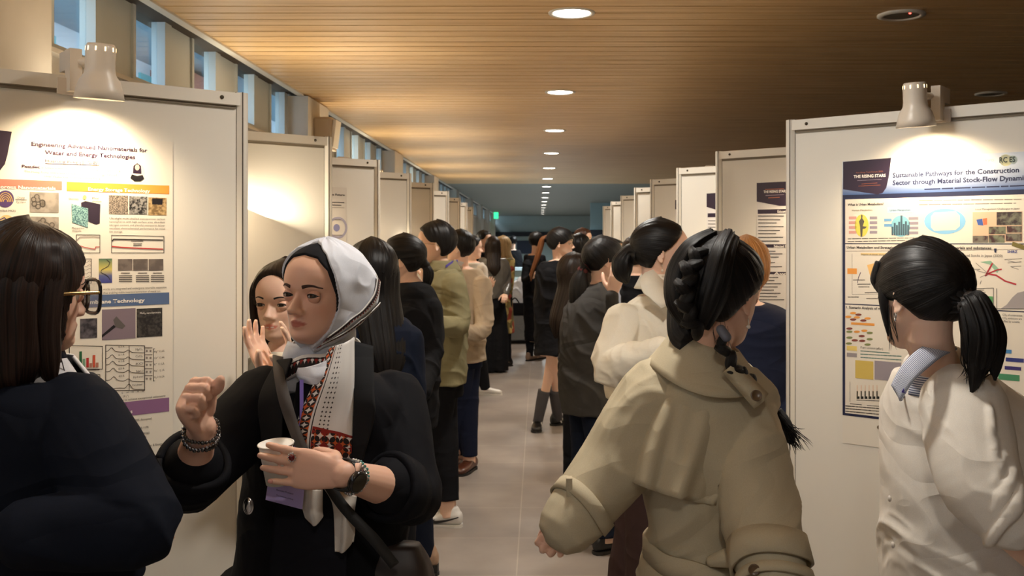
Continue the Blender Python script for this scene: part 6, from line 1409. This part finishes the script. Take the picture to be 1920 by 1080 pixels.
def left_poster():
    b = boards['L'][0]; s = Sheet(b, 'large research poster about nanomaterials on the front left board', -.80, 0, 264, 895, 322)
    u1 = s.uv(324, 300)[0]
    bpy.data.objects.remove([o for o in s.root.children][0]); s.u1 = u1; s.rect_uv('paper', u1-.60, s.zB, u1, s.uv(324, 266)[1], MATS['poster_paper_228_220_206'], 0, th=.0006)
    s.poly('corner_badge', [(-40, 240), (22, 247), (14, 290), (9, 308), (-2, 322), (-40, 322)], DKP, 1)
    s.text('Engineering Advanced Nanomaterials for', 59, 273, 276, 7.5, PUR, 'title', bold=True)
    s.text('Water and Energy Technologies', 84, 289, 253, 7.5, PUR, 'title', bold=True)
    s.text('Huarong Peng (\u5f6d\u534e\u5bb9)', 85, 304, 186, 6, PUR, 'author'); s.line('underline', [[(85, 306.5), (186, 310)]], .9, PUR)
    s.text('Postdoc', 41, 314, 75, 5.4, PUR, 'author', bold=True)
    s.text('in Department of Chemical and Biological Engineering,', 78, 315.5, 226, 4.2, INKL, 'affiliation')
    s.text('The Hong Kong University of Science and Technology (HKUST)', 45, 323, 222, 4.2, INKL, 'affiliation'); s.text('Clear Water Bay, Kowloon, Hong Kong', 82, 332, 188, 4.0, INKL, 'affiliation')
    p = s.disc('portrait', 257, 323, 14, 17, ink('portrait_ground', 214, 200, 190), 1)
    s.poly('portrait_hair', [(250, 311), (257, 306), (264, 311), (265, 326), (249, 325)], DKP, 2, p); s.disc('portrait_face', 257, 314, 4.2, 5.6, ink('face', 222, 186, 160), 3, p); s.poly('portrait_dress', [(244, 334), (247, 327), (257, 330), (267, 328), (270, 335), (263, 340), (252, 340)], ink('black', 24, 20, 24), 3, p)
    h1 = s.rect('heading_bar', -70, 333, 116, 356, ink('salmon', 214, 120, 100)); s.text('Mesoporous Nanomaterials', -33, 352, 104, 6.4, WHT, 'heading_text', parent=h1, bold=True)
    h2 = s.rect('heading_bar', 125, 341, 317, 364, ink('orange', 226, 150, 62)); s.text('Energy Storage Technology', 165, 357.5, 281, 6.4, WHT, 'heading_text', parent=h2, bold=True)
    h3 = s.rect('heading_bar', 60, 557, 317, 570, ink('steel_blue', 84, 104, 140)); s.text('Membrane Technology', 152, 570.5, 271, 7, WHT, 'heading_text', parent=h3, bold=True)
    h4 = s.rect('heading_bar', 60, 772, 317, 771, ink('mauve', 140, 100, 138)); s.text('References', 201, 779.5, 248, 7, WHT, 'heading_text', parent=h4, bold=True)
    d = s.disc('sphere_drawing', 10, 373, 16, 16, ink('violet', 84, 60, 108)); s.line('shell_lines', [[(10+r*math.cos(t), 378+r*1.3*math.sin(t)) for t in np.linspace(math.pi, 2*math.pi, 10)] for r in (4, 7, 10, 13)], 1.2, ink('gold', 214, 176, 96), 2, d)
    d = s.disc('sphere_drawing', 12, 418, 15, 15, ink('pale_gold', 214, 190, 130)); s.line('shell_lines', [[(0, 412), (8, 408), (14, 414), (22, 410)], [(2, 422), (10, 417), (18, 423), (25, 419)], [(6, 430), (14, 425), (20, 430)]], 1.6, ink('violet', 84, 60, 108), 2, d)
    s.text('Drying', 33, 372, 46, 3.6, INK, 'caption'); s.text('Pyrolysis', 31, 380, 48, 3.6, INK, 'caption'); s.line('arrow', [[(29, 374), (50, 375)]], .8, INK); s.text('multi-shelled MCN', -20, 396, 29, 3.6, INK, 'caption'); s.text('Drying', 33, 420, 46, 3.6, INK, 'caption'); s.line('arrow', [[(29, 423), (50, 424)]], .8, INK)
    gm = photo_mat('micrograph_grey', (136, 128, 118), (160, 150, 138), 60)
    for (x0, y0, x1, y1, sd) in ((56, 360, 110, 399, 1), (56, 406, 110, 440, 2)):
        m = s.rect('micrograph', x0, y0, x1, y1, gm); q = np.random.RandomState(sd)
        for k in range(9):
            cx, cy = x0+7+(x1-x0-14)*q.rand(), y0+7+(y1-y0-16)*q.rand(); s.disc('particle', cx, cy, 5.5, 5.5, ink('particle', 96, 88, 80), 2, m, 14); s.disc('particle_core', cx, cy, 3.2, 3.2, ink('particle_core', 136, 126, 114), 3, m, 12)
    d = s.poly('electrode_drawing', [(152, 380), (160, 377), (188, 383), (187, 419), (180, 421), (153, 411)], ink('electrode', 46, 34, 50)); s.poly('electrode_lattice', [(134, 382), (165, 391), (165, 427), (135, 417)], photo_mat('lattice_print', (60, 100, 106), (150, 190, 186), 340), 2, d); s.disc('lamp_glow', 158.5, 370, 3.5, 4, ink('yellow', 240, 210, 110), 2, d)
    s.text('Electrolyte', 129, 374, 147, 3.4, INK, 'caption'); s.text('Metal', 173, 373, 185, 3.4, INK, 'caption'); s.text('electrode', 173, 379, 190, 3.4, INK, 'caption'); s.text('Mesoporous', 135, 429, 158, 3.4, INK, 'caption'); s.text('electrode', 135, 434, 152, 3.4, INK, 'caption')
    s.rect('micrograph', 204, 366, 240, 402, photo_mat('speckle', (70, 62, 56), (170, 156, 140), 420)); s.rect('micrograph', 242, 368, 276, 402.5, photo_mat('cluster', (24, 22, 22), (150, 146, 140), 150))
    m = s.rect('flower_photo', 278, 370, 312, 404, photo_mat('flower', (120, 96, 62), (190, 160, 112), 110)); s.poly('dark_block', [(285, 372), (305, 373), (304, 384), (285, 383)], ink('black', 24, 20, 24), 2, m)
    for k, t in enumerate(('Ultralight multi-shelled mesoporous carbon', 'nanospheres with high surface area, abundant', 'nitrogen content, and plentiful mesopores deliver', 'excellent electrochemical performance for metal', 'ion storage.')): s.text(t, 205, 411+6.2*k, 309 if k < 4 else 230, 3.6, INK, 'paragraph')
    def frame(x0, y0, x1, y1, w_=1.0): return s.line('chart_frame', [[(x0, y0), (x1, y0+(x1-x0)*.02), (x1, y1), (x0, y1), (x0, y0)]], w_, INK)
    f = frame(143, 440, 187, 474); s.line('curve', [[(144, 450), (150, 444.5), (175, 444), (186, 445)]], 1.2, INKL, 3, f); s.line('curve', [[(144, 459), (156, 463), (170, 466), (178, 467), (179, 463), (186, 463)]], 1.3, ink('red', 178, 50, 50), 3, f)
    f = frame(209, 441, 307, 474); s.line('curve', [[(210, 452), (213, 448.5), (250, 449), (305, 450)]], 2, INK, 3, f); s.line('curve', [[(210, 462), (225, 463.5), (260, 465.5), (305, 467)]], 2, ink('red', 178, 50, 50), 3, f); s.greek([(246, 452, 268, 452), (250, 457, 266, 457), (250, 460, 265, 460)], INK, 1.2, f)
    f = frame(143, 485, 171, 531); s.line('curve', [[(144+k*3, y+1.8*math.sin(k*1.4)) for k in range(10)] for y in (491, 498, 505, 512, 519, 526)], .8, INKL, 3, f)
    m = pmat('gradient_print', (.5, .5, .2), .5); tc = N_(m, 'ShaderNodeTexCoord'); sx = N_(m, 'ShaderNodeSeparateXYZ'); rp = N_(m, 'ShaderNodeValToRGB'); mr = N_(m, 'ShaderNodeMapRange'); L_(m, tc.outputs['Generated'], sx.inputs[0]); L_(m, sx.outputs[2], rp.inputs[0]); L_(m, rp.outputs[0], bsdf(m).inputs['Base Color'])
    e = rp.color_ramp.elements; e[0].color = (*srgb(50, 54, 130), 1); e[1].color = (*srgb(70, 110, 90), 1); q = e.new(.3); q.color = (*srgb(90, 96, 140), 1); q = e.new(.55); q.color = (*srgb(206, 190, 100), 1)
    d = s.rect('colour_map', 185, 485, 210, 530, m); s.line('curve', [[(200, 487), (206, 492), (203, 499), (190, 506), (189, 511), (198, 515), (203, 519), (206, 525)]], .9, INK, 3, d)
    for x0, x1 in ((221, 248), (249.5, 277), (278.5, 306)): s.rect('micrograph', x0, 486, x1, 507, photo_mat('grey_film', (96, 86, 80), (118, 106, 98), 50))
    for x0 in (223, 255, 283):
        s.line('layer_lines', [[(x0, y), (x0+24, y)] for y in (517, 520.5, 524, 527.5)], 1.4, INK); s.greek([(x0+4, 512, x0+20, 512)], INK, 1.3)
    s.text('works are integrated and undergone reversible expansion', 193, 544, 312, 4, INK, 'paragraph'); s.text('thus enabling stable insertion/extraction of metal ion.', 193, 551, 301, 4, INK, 'paragraph')
    s.rect('photo', 150, 598, 182, 633, photo_mat('dark_photo', (40, 38, 44), (96, 90, 96), 60)); m = s.rect('photo', 191, 580.5, 254, 634, ink('grey_mauve', 128, 112, 122)); s.poly('membrane', [(212, 600), (218, 593), (235, 611), (229, 617), (216, 613)], ink('film', 92, 86, 84), 2, m); s.poly('tweezers', [(191, 633), (191, 628), (213, 609), (217, 613)], ink('black', 24, 20, 24), 2, m)
    m = s.rect('photo', 256, 579, 304, 630, photo_mat('dark_section', (30, 28, 28), (70, 66, 62), 120)); s.text('MoS\u2082 nanolaminate', 262, 589, 301, 3.6, WHT, 'photo_caption', parent=m)
    f = frame(130, 648, 192, 692)
    for k, (x, y, c) in enumerate(((138, 666, 'blue'), (144, 675, 'blue2'), (151, 659, 'green'), (157, 673, 'green2'), (164, 671, 'red'), (170, 681, 'red2'), (176, 666, 'red3'), (182, 680, 'red2'))):
        s.rect('bar', x-2.4, y, x+2.4, 688.5, ink(c, *dict(blue=(52, 76, 148), blue2=(130, 146, 176), green=(38, 96, 60), green2=(120, 160, 130), red=(170, 48, 48), red2=(176, 120, 100), red3=(200, 84, 60))[c]), 3, f)
    s.greek([(137, 695, 186, 693)], INK, 1.5); f = frame(136, 701, 187, 740); s.greek([(156, 705, 172, 705), (168, 727, 176, 727), (172, 733, 184, 733), (172, 737, 186, 737)], INK, 1.2)
    f = frame(198, 647, 271, 732, 1.2); cv = []
    for k, y0 in enumerate((659, 672, 684, 697, 713)): cv.append([(199+t*71, y0-7.5*math.exp(-((t-.14-.015*k)/.07)**2)-4.5*math.exp(-((t-.58)/.06)**2)+2.5*t) for t in np.linspace(0, 1, 26)])
    cv.append([(199+t*71, 730-10*math.exp(-((t-.6)/.07)**2)-2.5*math.exp(-((t-.35)/.2)**2)) for t in np.linspace(0, 1, 26)]); s.line('curve', cv, 1.0, INK, 3, f); s.line('curve', [[(242, 648), (242, 732)]], .8, INK, 3, f)
    for k, (t, x, y) in enumerate((('MgCl\u2082', 254, 657), ('CaCl\u2082', 254, 670), ('KCl', 255, 684), ('NaCl', 255, 698), ('Hydrated', 250, 709), ('Dehydrated', 248, 724))): s.text(t, x, y, x+(13 if k < 4 else 18), 3.8, INK, 'legend', parent=f)
    for k, (t, y) in enumerate((('6.3 \u00c5', 652), ('6.1 \u00c5', 667), ('6.2 \u00c5', 679), ('6.0 \u00c5', 693), ('4.0 \u00c5', 707))): s.text(t, 222, y, 233, 3.4, INK, 'legend', parent=f)
    s.text('6      8     10     12     14     16     18     20', 199, 741, 270, 3.4, INK, 'axis_numbers'); s.text('2\u03b8 (\u00b0)', 230, 745, 241, 3.6, INK, 'axis_label')
    for k in range(5):
        y = 658+k*13; s.disc('ion_dot', 275, y, 2, 2, INKL, 2); s.disc('ion_dot', 282, y, 2, 2, INKL, 2); s.greek([(272, y-6, 285, y-6)], INKL, 1.6, seed=k)
    for t, y in (('Mg\u00b2\u207a 12.5\u00c5', 661), ('Ca\u00b2\u207a 12.4\u00c5', 673), ('K\u207a 11.5\u00c5', 685), ('Na\u207a 12.1\u00c5', 697), ('H\u2082O 10.2\u00c5', 709)): s.text(t, 289, y, 308, 3.6, INK, 'legend')
    s.line('bracket', [[(290, 654), (287.5, 654), (287.5, 714), (290, 714)]], .9, INK)
    s.text('MoS\u2082 membranes to achieve exceptional volumetric', 190, 756, 310, 4, INK, 'paragraph'); s.text('ionization desalination.', 190, 763, 238, 4, INK, 'paragraph')
    for t, x, y, x1 in (('Peng". Nat. Synth., 2025, Accepted.', 208, 795, 285), ('2023, 6 (1), 59-86.', 220, 802.5, 256), ('Energy Storage. 2022, 18, 1150-1170.', 200, 812, 279), ('Adv. Mater., 2024, 2400365', 226, 820, 280), ('Nat. Commun. 2023, 14, 8145.3.', 210, 829, 275)): s.text(t, x, y, x1, 4, INK, 'reference')
    s.text('Membranes for Water & Energy Lab', 238, 843, 313, 4.6, INK, 'footer')
left_poster()

def right_poster():
    b = boards['R'][0]; s = Sheet(b, 'large research poster about urban metabolism on the front right board', .20, .81, 303, 830, 1580)
    u0 = s.uv(1580, 500)[0]
    bpy.data.objects.remove([o for o in s.root.children][0]); U1 = u0+.605; s.rect_uv('paper', u0, s.zB, U1, s.zT, MATS['poster_paper_228_220_206'], 0, th=.0006)
    nv = ink('navy_border', 30, 34, 66); zb_ = s.uv(1580, 778)[1]; s.rect_uv('border', u0, zb_, U1, s.uv(1580, 366)[1], nv, 1)
    sky = pmat('banner_print', srgb(150, 170, 200), .45); tc = N_(sky, 'ShaderNodeTexCoord'); sp = N_(sky, 'ShaderNodeSeparateXYZ'); rp = N_(sky, 'ShaderNodeValToRGB'); L_(sky, tc.outputs['Generated'], sp.inputs[0]); L_(sky, sp.outputs[2], rp.inputs[0]); L_(sky, rp.outputs[0], bsdf(sky).inputs['Base Color']); e = rp.color_ramp.elements; e[0].color = (*srgb(74, 100, 150), 1); e[1].color = (*srgb(206, 214, 226), 1); e[1].position = .7
    ban = s.rect_uv('banner', u0, s.uv(1580, 366)[1], U1, s.zT, sky, 1)
    bd = s.poly('corner_badge', [(1581, 303.5), (1671, 296), (1667, 330), (1662, 352), (1655, 362), (1645, 364.5), (1581, 355)], DKP, 2)
    s.text('Asia Deep Tech Forum 2025', 1605, 325, 1656, 2.6, ink('copper', 170, 100, 70), 'badge_text', 4, bd); s.text('THE RISING STARS', 1601, 334, 1661, 5.4, WHT, 'badge_text', 4, bd, True); s.greek([(1608, 338.5, 1653, 336.5)], ink('grey_lilac', 150, 138, 150), 1.2, bd); s.greek([(1616, 345, 1645, 343), (1610, 349, 1651, 347)], ink('copper', 170, 100, 70), 1.2, bd)
    T = ink('title_navy', 30, 36, 70)
    s.text('Sustainable Pathways for the Construction', 1674, 333, 1911, 8.6, T, 'title', bold=True); s.text('Sector through Material Stock-Flow Dynamics', 1674, 347, 1932, 8.6, T, 'title', bold=True)
    s.greek([(1734, 355, 1945, 347)], T, 2.2, None, seed=4); s.greek([(1770, 362, 1945, 355)], T, 2.2, None, seed=5)
    s.text('Tokyo', 1832, 304, 1864, 6, ink('pale_logo', 214, 206, 190), 'logo_text'); lg = s.disc('logo', 1886, 300.5, 12, 11, ink('logo_ground', 226, 222, 170)); lg2 = s.disc('logo', 1900, 299.5, 8, 8, ink('logo_ground2', 200, 214, 206)); s.text('RC ES', 1874, 305, 1904, 10, ink('logo_ink', 50, 60, 54), 'logo_text', 4, bold=True)
    wp = ink('body_paper', 226, 216, 200); ub0 = s.uv(1585, 500)[0]; bw = U1-(ub0-u0)
    def panel(y0, y1, l=2): return s.rect_uv('section_panel', ub0, s.uv(1585, y1)[1], bw, s.uv(1585, y0)[1], wp, l)
    a = panel(374, 456); c = panel(458, 569); d_ = panel(571, 774)
    ln = ink('rule', 120, 84, 80)
    s.text('What is Urban Metabolism?', 1590, 386, 1657, 4.4, INK, 'heading', 4, bold=True); s.text('Human Metabolism', 1598, 396, 1636, 3.2, ink('ochre', 120, 100, 40), 'heading', 4); s.rect('tag', 1664, 389, 1712, 398.5, ink('sky_tag', 170, 196, 214), 3); s.text('Urban Metabolism', 1669, 396, 1707, 3.4, INK, 'heading', 4)
    f = s.disc('ground_disc', 1616, 423, 13, 21, ink('yellow2', 226, 208, 90), 3)
    s.poly('yoga_figure', [(1615, 402), (1618, 404), (1617, 409), (1621, 415), (1618, 424), (1626, 425), (1622, 429), (1618, 429), (1617, 444), (1614, 444), (1613, 425), (1611, 415), (1615, 409)], ink('figure_grey', 90, 84, 74), 4, f)
    for x, c1 in ((1592, (206, 150, 140)), (1631, (150, 140, 150))): s.rects('label_pill', [(x, y, x+14, y+5) for y in (406, 415, 424, 433)], ink('pill%d' % x, *c1), 3)
    f = s.disc('ground_disc', 1689, 424, 18, 20, ink('sky2', 132, 190, 204), 3); s.rects('towers', [(1672+k*4.2, 430-h_, 1675.5+k*4.2, 441) for k, h_ in enumerate((5, 12, 8, 14, 26, 10, 15, 8))], ink('tower', 70, 92, 104), 4, f)
    s.rects('label_pill', [(1658, 410, 1672, 415), (1658, 420, 1673, 425)], ink('pill_blue', 110, 160, 200), 3); s.rects('label_pill', [(1704, y, 1722, y+5) for y in (407, 416, 425, 434)], ink('pill1631', 150, 140, 150), 3)
    f = s.disc('flow_loop', 1772, 415, 39, 24, ink('loop_blue', 130, 184, 220), 3); s.poly('loop_inner', [(1752, 399), (1792, 396), (1800, 405), (1800, 424), (1792, 431), (1752, 433), (1746, 426), (1746, 406)], wp, 4, f); s.greek([(1758, 405, 1792, 402), (1752, 414, 1796, 412), (1762, 423, 1786, 422)], ink('loop_ink', 60, 120, 170), 2, f); s.greek([(1764, 437, 1788, 436)], ink('green_b', 90, 150, 90), 2.5, f)
    s.text('Local Management Challenges in Japan', 1829, 394, 1912, 3.2, INK, 'heading', 4); p0 = s.rect('photo_collage', 1824, 398, 1917, 454, ink('collage', 214, 180, 150), 3); s.poly('poster_fold', [(1831, 412), (1842, 410), (1844, 423), (1834, 422)], ink('blue_card', 60, 90, 160), 4, p0); s.poly('poster_fold', [(1843, 410), (1851, 409), (1851, 421), (1844, 422)], ink('orange_card', 224, 110, 70), 4, p0)
    for (x0, y0, x1, y1) in ((1869, 398, 1916, 422), (1854, 425, 1886, 439), (1888, 424, 1916, 436), (1824, 442, 1853, 455), (1854, 441, 1884, 455), (1886, 438, 1916, 452)): s.rect('photo', x0, y0, x1, y1, photo_mat('street_photo%d' % x0, (44+x0 % 30, 40, 40), (120, 110+x0 % 20, 100), 60), 4, p0)
    s.greek([(1724, 376, 1915, 374), (1724, 384, 1905, 381)], INKL, 1.6, seed=6); s.greek([(1590, 448, 1722, 446), (1590, 453, 1700, 451)], INK, 1.4, seed=7)
    s.text('Urban Metabolism and Strategic Stock Management of construction materials and substances', 1588, 466, 1859, 4.6, INK, 'heading', 4, bold=True); s.line('rule', [[(1586, 471), (1935, 468)]], 1, ln); s.text('SHIRZ', 1889, 474, 1908, 4.6, ink('shiz', 60, 70, 140), 'logo_text', 4, bold=True); s.poly('logo_mark', [(1864, 466), (1869, 466), (1868, 474), (1865, 473)], T, 4)
    s.poly('corner_ribbon', [(1899, 453), (1930, 463), (1930, 472), (1897, 461)], ink('olive_ribbon', 120, 108, 52), 4)
    s.rect('highlight_bar', 1614, 474, 1690, 479, ink('tan_bar', 224, 196, 140), 3); s.text('Impacts of climate change on urban stock', 1616, 478.5, 1688, 3, INK, 'caption', 5)
    s.rect('orange_box', 1589, 503, 1607, 514, ink('orange2', 226, 150, 66), 3); s.poly('cloud_shape', [(1626, 497), (1645, 492), (1665, 490), (1665, 514), (1632, 518)], ink('peach', 232, 184, 112), 3); s.line('arrow', [[(1614, 511), (1610, 520), (1608, 530)]], 1.4, ink('violet', 84, 60, 108)); s.greek([(1600, 525, 1622, 525), (1608, 533, 1632, 533), (1610, 538, 1630, 538), (1622, 549, 1660, 548), (1590, 557, 1610, 557), (1625, 560, 1655, 560)], INK, 1.5, seed=8)
    s.line('frame', [[(1598, 476), (1598, 552), (1660, 551)]], .8, INKL)
    s.text('Flows and Stocks in Japan (2020)', 1793, 481, 1880, 4.6, INK, 'heading', 4); RD = ink('red_line', 176, 44, 54)
    s.line('flow_line', [[(1848, 517), (1853, 508), (1861, 494)]], 2.6, RD, 4); s.line('flow_line', [[(1848, 517), (1855, 512), (1870, 506), (1878, 505)]], 2.2, RD, 4); s.line('flow_line', [[(1850, 513), (1868, 516), (1885, 527), (1905, 533)]], 2.6, RD, 4); s.poly('green_flow', [(1838, 491), (1858, 489), (1874, 505), (1870, 512), (1856, 496)], ink('flow_green', 140, 180, 150), 3)
    s.line('thin_flow', [[(1830, 493), (1853, 513)], [(1832, 507), (1853, 513)], [(1838, 520), (1853, 513)], [(1890, 489), (1907, 492)], [(1895, 500), (1910, 505)], [(1840, 526), (1838, 532)]], .8, INKL, 4); s.greek([(1884, 487, 1916, 485), (1890, 493, 1915, 491), (1896, 500, 1915, 499), (1825, 505, 1838, 505)], INKL, 1.4, seed=9)
    s.poly('area_chart', [(1824, 571), (1830, 570), (1843, 560), (1852, 555), (1862, 556), (1862, 573), (1824, 574)], ink('chart_green', 84, 150, 92), 4); s.poly('area_chart', [(1824, 573), (1838, 571), (1850, 566), (1862, 567), (1862, 574), (1824, 576)], ink('chart_dgreen', 50, 100, 62), 5); s.line('chart_frame', [[(1823, 541), (1863, 540), (1863, 577), (1823, 578), (1823, 541)]], .8, INK, 4); s.line('chart_frame', [[(1869, 541), (1869, 579), (1925, 579)]], .8, INK, 4)
    s.poly('area_chart', [(1876, 579), (1888, 571), (1898, 558), (1908, 549), (1925, 545), (1925, 579)], ink('chart_grey', 160, 152, 150), 4); s.greek([(1829, 544, 1845, 544), (1829, 548, 1848, 548)], INK, 1.3, seed=11)
    s.text('1. Scenario Analysis of material', 1587, 578, 1668, 4.6, INK, 'heading', 4, bold=True)
    oc, br, gr = ink('orange2', 226, 150, 66), ink('brown_pill', 130, 66, 54), ink('green_pill', 130, 136, 84)
    for (x, y, c_) in ((1600, 587, oc), (1610, 590, br), (1591, 594, oc), (1607, 595, oc), (1600, 599, br), (1627, 597, oc), (1619, 601, br), (1593, 616, br), (1593, 622, gr), (1607, 622, oc), (1621, 620, oc), (1631, 624, gr), (1616, 630, br), (1593, 633, gr), (1603, 638, br), (1617, 639, br), (1631, 636, gr), (1592, 644, gr), (1627, 646, gr)): s.disc('flow_pill', x, y, 6, 2.2, c_, 4, n=14)
    s.rect('orange_strip', 1596, 604, 1640, 611, oc, 4); s.rect('yellow_box', 1588, 648, 1607, 658, ink('yellow3', 224, 196, 110), 4); s.rect('grey_box', 1588, 661, 1607, 670, ink('grey3', 150, 140, 140), 4)
    s.text('If zero emission (effort)', 1614, 653, 1656, 4, INK, 'heading', 4); s.greek([(1614, 658, 1668, 662), (1614, 664, 1690, 668), (1614, 670, 1690, 675)], ink('teal_ink', 90, 140, 130), 1.8, seed=12)
    s.rect('yellow_block', 1604, 675, 1638, 712, ink('mustard', 206, 178, 90), 4); s.rect('grey_block', 1640, 676, 1690, 716, ink('grey4', 150, 140, 146), 4); s.greek([(1608, 680, 1634, 681), (1608, 686, 1632, 687), (1608, 693, 1634, 694), (1608, 699, 1632, 700), (1608, 706, 1634, 707)], ink('mustard_ink', 130, 104, 44), 1.5, seed=13)
    s.line('chart_axis', [[(1594, 716), (1594, 753)]], .8, INKL, 4); s.rects('thin_bar', [(1607+7.4*k, 722, 1608.4+7.4*k, 744) for k in range(6)], ink('pale_bar', 226, 190, 160), 4); s.rects('dark_bar', [(1606.5+7.4*k, 733, 1609+7.4*k, 748) for k in range(6)], ink('bar_dark', 60, 66, 60), 4); s.rects('dark_bar', [(1609+7.4*k, 743, 1612+7.4*k, 748) for k in range(6)], ink('black', 24, 20, 24), 5)
    s.greek([(1606, 750, 1650, 752), (1594, 757, 1616, 759), (1626, 760, 1650, 762)], INK, 1.3, seed=14); s.greek([(1586, 761, 1672, 768), (1586, 766, 1672, 773), (1586, 771, 1672, 779)], INK, 1.9, seed=15)
    s.text('Royal Society', 1652, 803, 1690, 4.6, ink('logo_brown', 110, 90, 70), 'logo_text', 4); s.disc('logo', 1648, 801, 3.4, 3.6, ink('logo_brown', 110, 90, 70), 3)
    for (x0, y0, x1, y1, c_) in ((1867, 654, 1897, 663, (70, 130, 180)), (1840, 666, 1882, 676, (110, 36, 84)), (1886, 670, 1920, 680, (44, 52, 120)), (1848, 683, 1878, 691, (84, 40, 100)), (1884, 686, 1915, 695, (56, 44, 110)), (1872, 700, 1912, 715, (70, 140, 100))): s.rect('diagram_box', x0, y0, x1, y1, ink('box%d' % x0, *c_), 4)
    s.text('CO\u2082 of construction', 1880, 592, 1917, 4, INK, 'caption', 4); s.text('CO\u2082 emissions are', 1880, 598, 1916, 4, INK, 'caption', 4); s.text('offset by suitable', 1880, 604, 1912, 4, INK, 'caption', 4)
    put('tape', G().box(s.W(*s.uv(1662, 820), 3), (.008, .001, .006)), M_dark, s.root)
right_poster()

def side_poster(b, label, uL, width, ytop, ybot, px):
    s = Sheet(b, label, uL, uL+width, ytop, ybot, px, (222, 216, 210)); return s
# second board on the right: pale poster with dark headings
b = boards['R'][1]; s = Sheet(b, 'pale poster with dark heading bars on the second right board', .2, .8, 343, 700, 1420, (222, 216, 210)); u0 = s.uv(1419, 450)[0]
bpy.data.objects.remove([o for o in s.root.children][0]); s.rect_uv('paper', u0, s.zB, u0+.56, s.zT, MATS['poster_paper_222_216_210'], 0, th=.0006)
bd = s.poly('corner_badge', [(1419, 343), (1482, 340), (1479, 380), (1473, 386), (1462, 386), (1419, 378)], DKP, 1)
s.text('THE RISING STARS', 1432, 362, 1475, 4.6, WHT, 'badge_text', 3, bd, True); s.greek([(1435, 355, 1470, 354), (1441, 371, 1462, 370)], ink('copper', 170, 100, 70), 1.2, bd); s.greek([(1436, 366.5, 1470, 365)], ink('grey_lilac', 150, 138, 150), 1.2, bd)
for y, t in ((393, 'Education'), (458, 'Selected Publications'), (509, 'Awards')):
    hb = s.rect('heading_bar', 1421, y, 1500, y+6.5, DKP); s.text(t, 1458 if t == 'Education' else 1451, y+5.8, 1480 if t == 'Education' else 1500, 4.4, WHT, 'heading_text', parent=hb, bold=True)
s.greek([(1422, y, 1470-(k*7 % 20), y) for k, y in enumerate((405, 412, 418, 425, 432, 438, 445, 452, 471, 476, 482, 492, 500, 520, 526, 532, 538, 544, 550, 556, 562))], INK, 1.5, seed=21)
# third board on the right
b = boards['R'][2]; s = Sheet(b, 'poster with a dark corner badge on the third right board', .2, .7, 363, 560, 1328, (222, 216, 210)); u0 = s.uv(1325, 420)[0]
bpy.data.objects.remove([o for o in s.root.children][0]); s.rect_uv('paper', u0, s.zB, u0+.56, s.zT, MATS['poster_paper_222_216_210'], 0, th=.0006)
s.poly('corner_badge', [(1325, 363), (1352, 361), (1352, 396), (1325, 388)], DKP, 1); s.rect('heading_bar', 1327, 400, 1352, 407, DKP); s.greek([(1328, y, 1345, y) for y in (414, 420, 426, 432)], INK, 1.2, seed=22)
# fourth board right
b = boards['R'][3]; s = Sheet(b, 'sliver of a poster on the fourth right board', .2, .7, 375, 520, 1268, (222, 216, 210)); u0 = s.uv(1266, 420)[0]
bpy.data.objects.remove([o for o in s.root.children][0]); s.rect_uv('paper', u0, s.zB, u0+.50, s.zT, MATS['poster_paper_222_216_210'], 0, th=.0006); s.rect('corner_badge', 1266, 375, 1280, 392, DKP, 1)
# second board on the left: edge of a poster with a ring diagram
b = boards['L'][2]; s = Sheet(b, 'pale poster edge with a ring diagram on the third left board', -.7, -.2, 352, 640, 650, (216, 208, 196)); u1 = s.uv(650, 420)[0]
bpy.data.objects.remove([o for o in s.root.children][0]); s.rect_uv('paper', u1-.56, s.zB, u1, s.zT, MATS['poster_paper_216_208_196'], 0, th=.0006)
s.text('Sustainable Future', 596, 365.5, 646, 3.6, INK, 'title', bold=True); s.greek([(612, 379, 645, 380), (612, 384, 640, 385)], INK, 1.4, seed=23); s.line('rule', [[(600, 388), (645, 389.5)]], .8, INKL)
s.line('ring', [[(633+r*math.cos(t), 427+r*1.15*math.sin(t)) for t in np.linspace(0, 2*math.pi, 30)] for r in (17, 15)], 1.6, ink('lilac_ring', 170, 166, 190)); s.disc('ring_core', 631, 427, 6, 7, ink('core_blue', 130, 130, 168)); s.greek([(622, 412, 640, 412), (622, 441, 642, 441)], INKL, 1.3, seed=24)
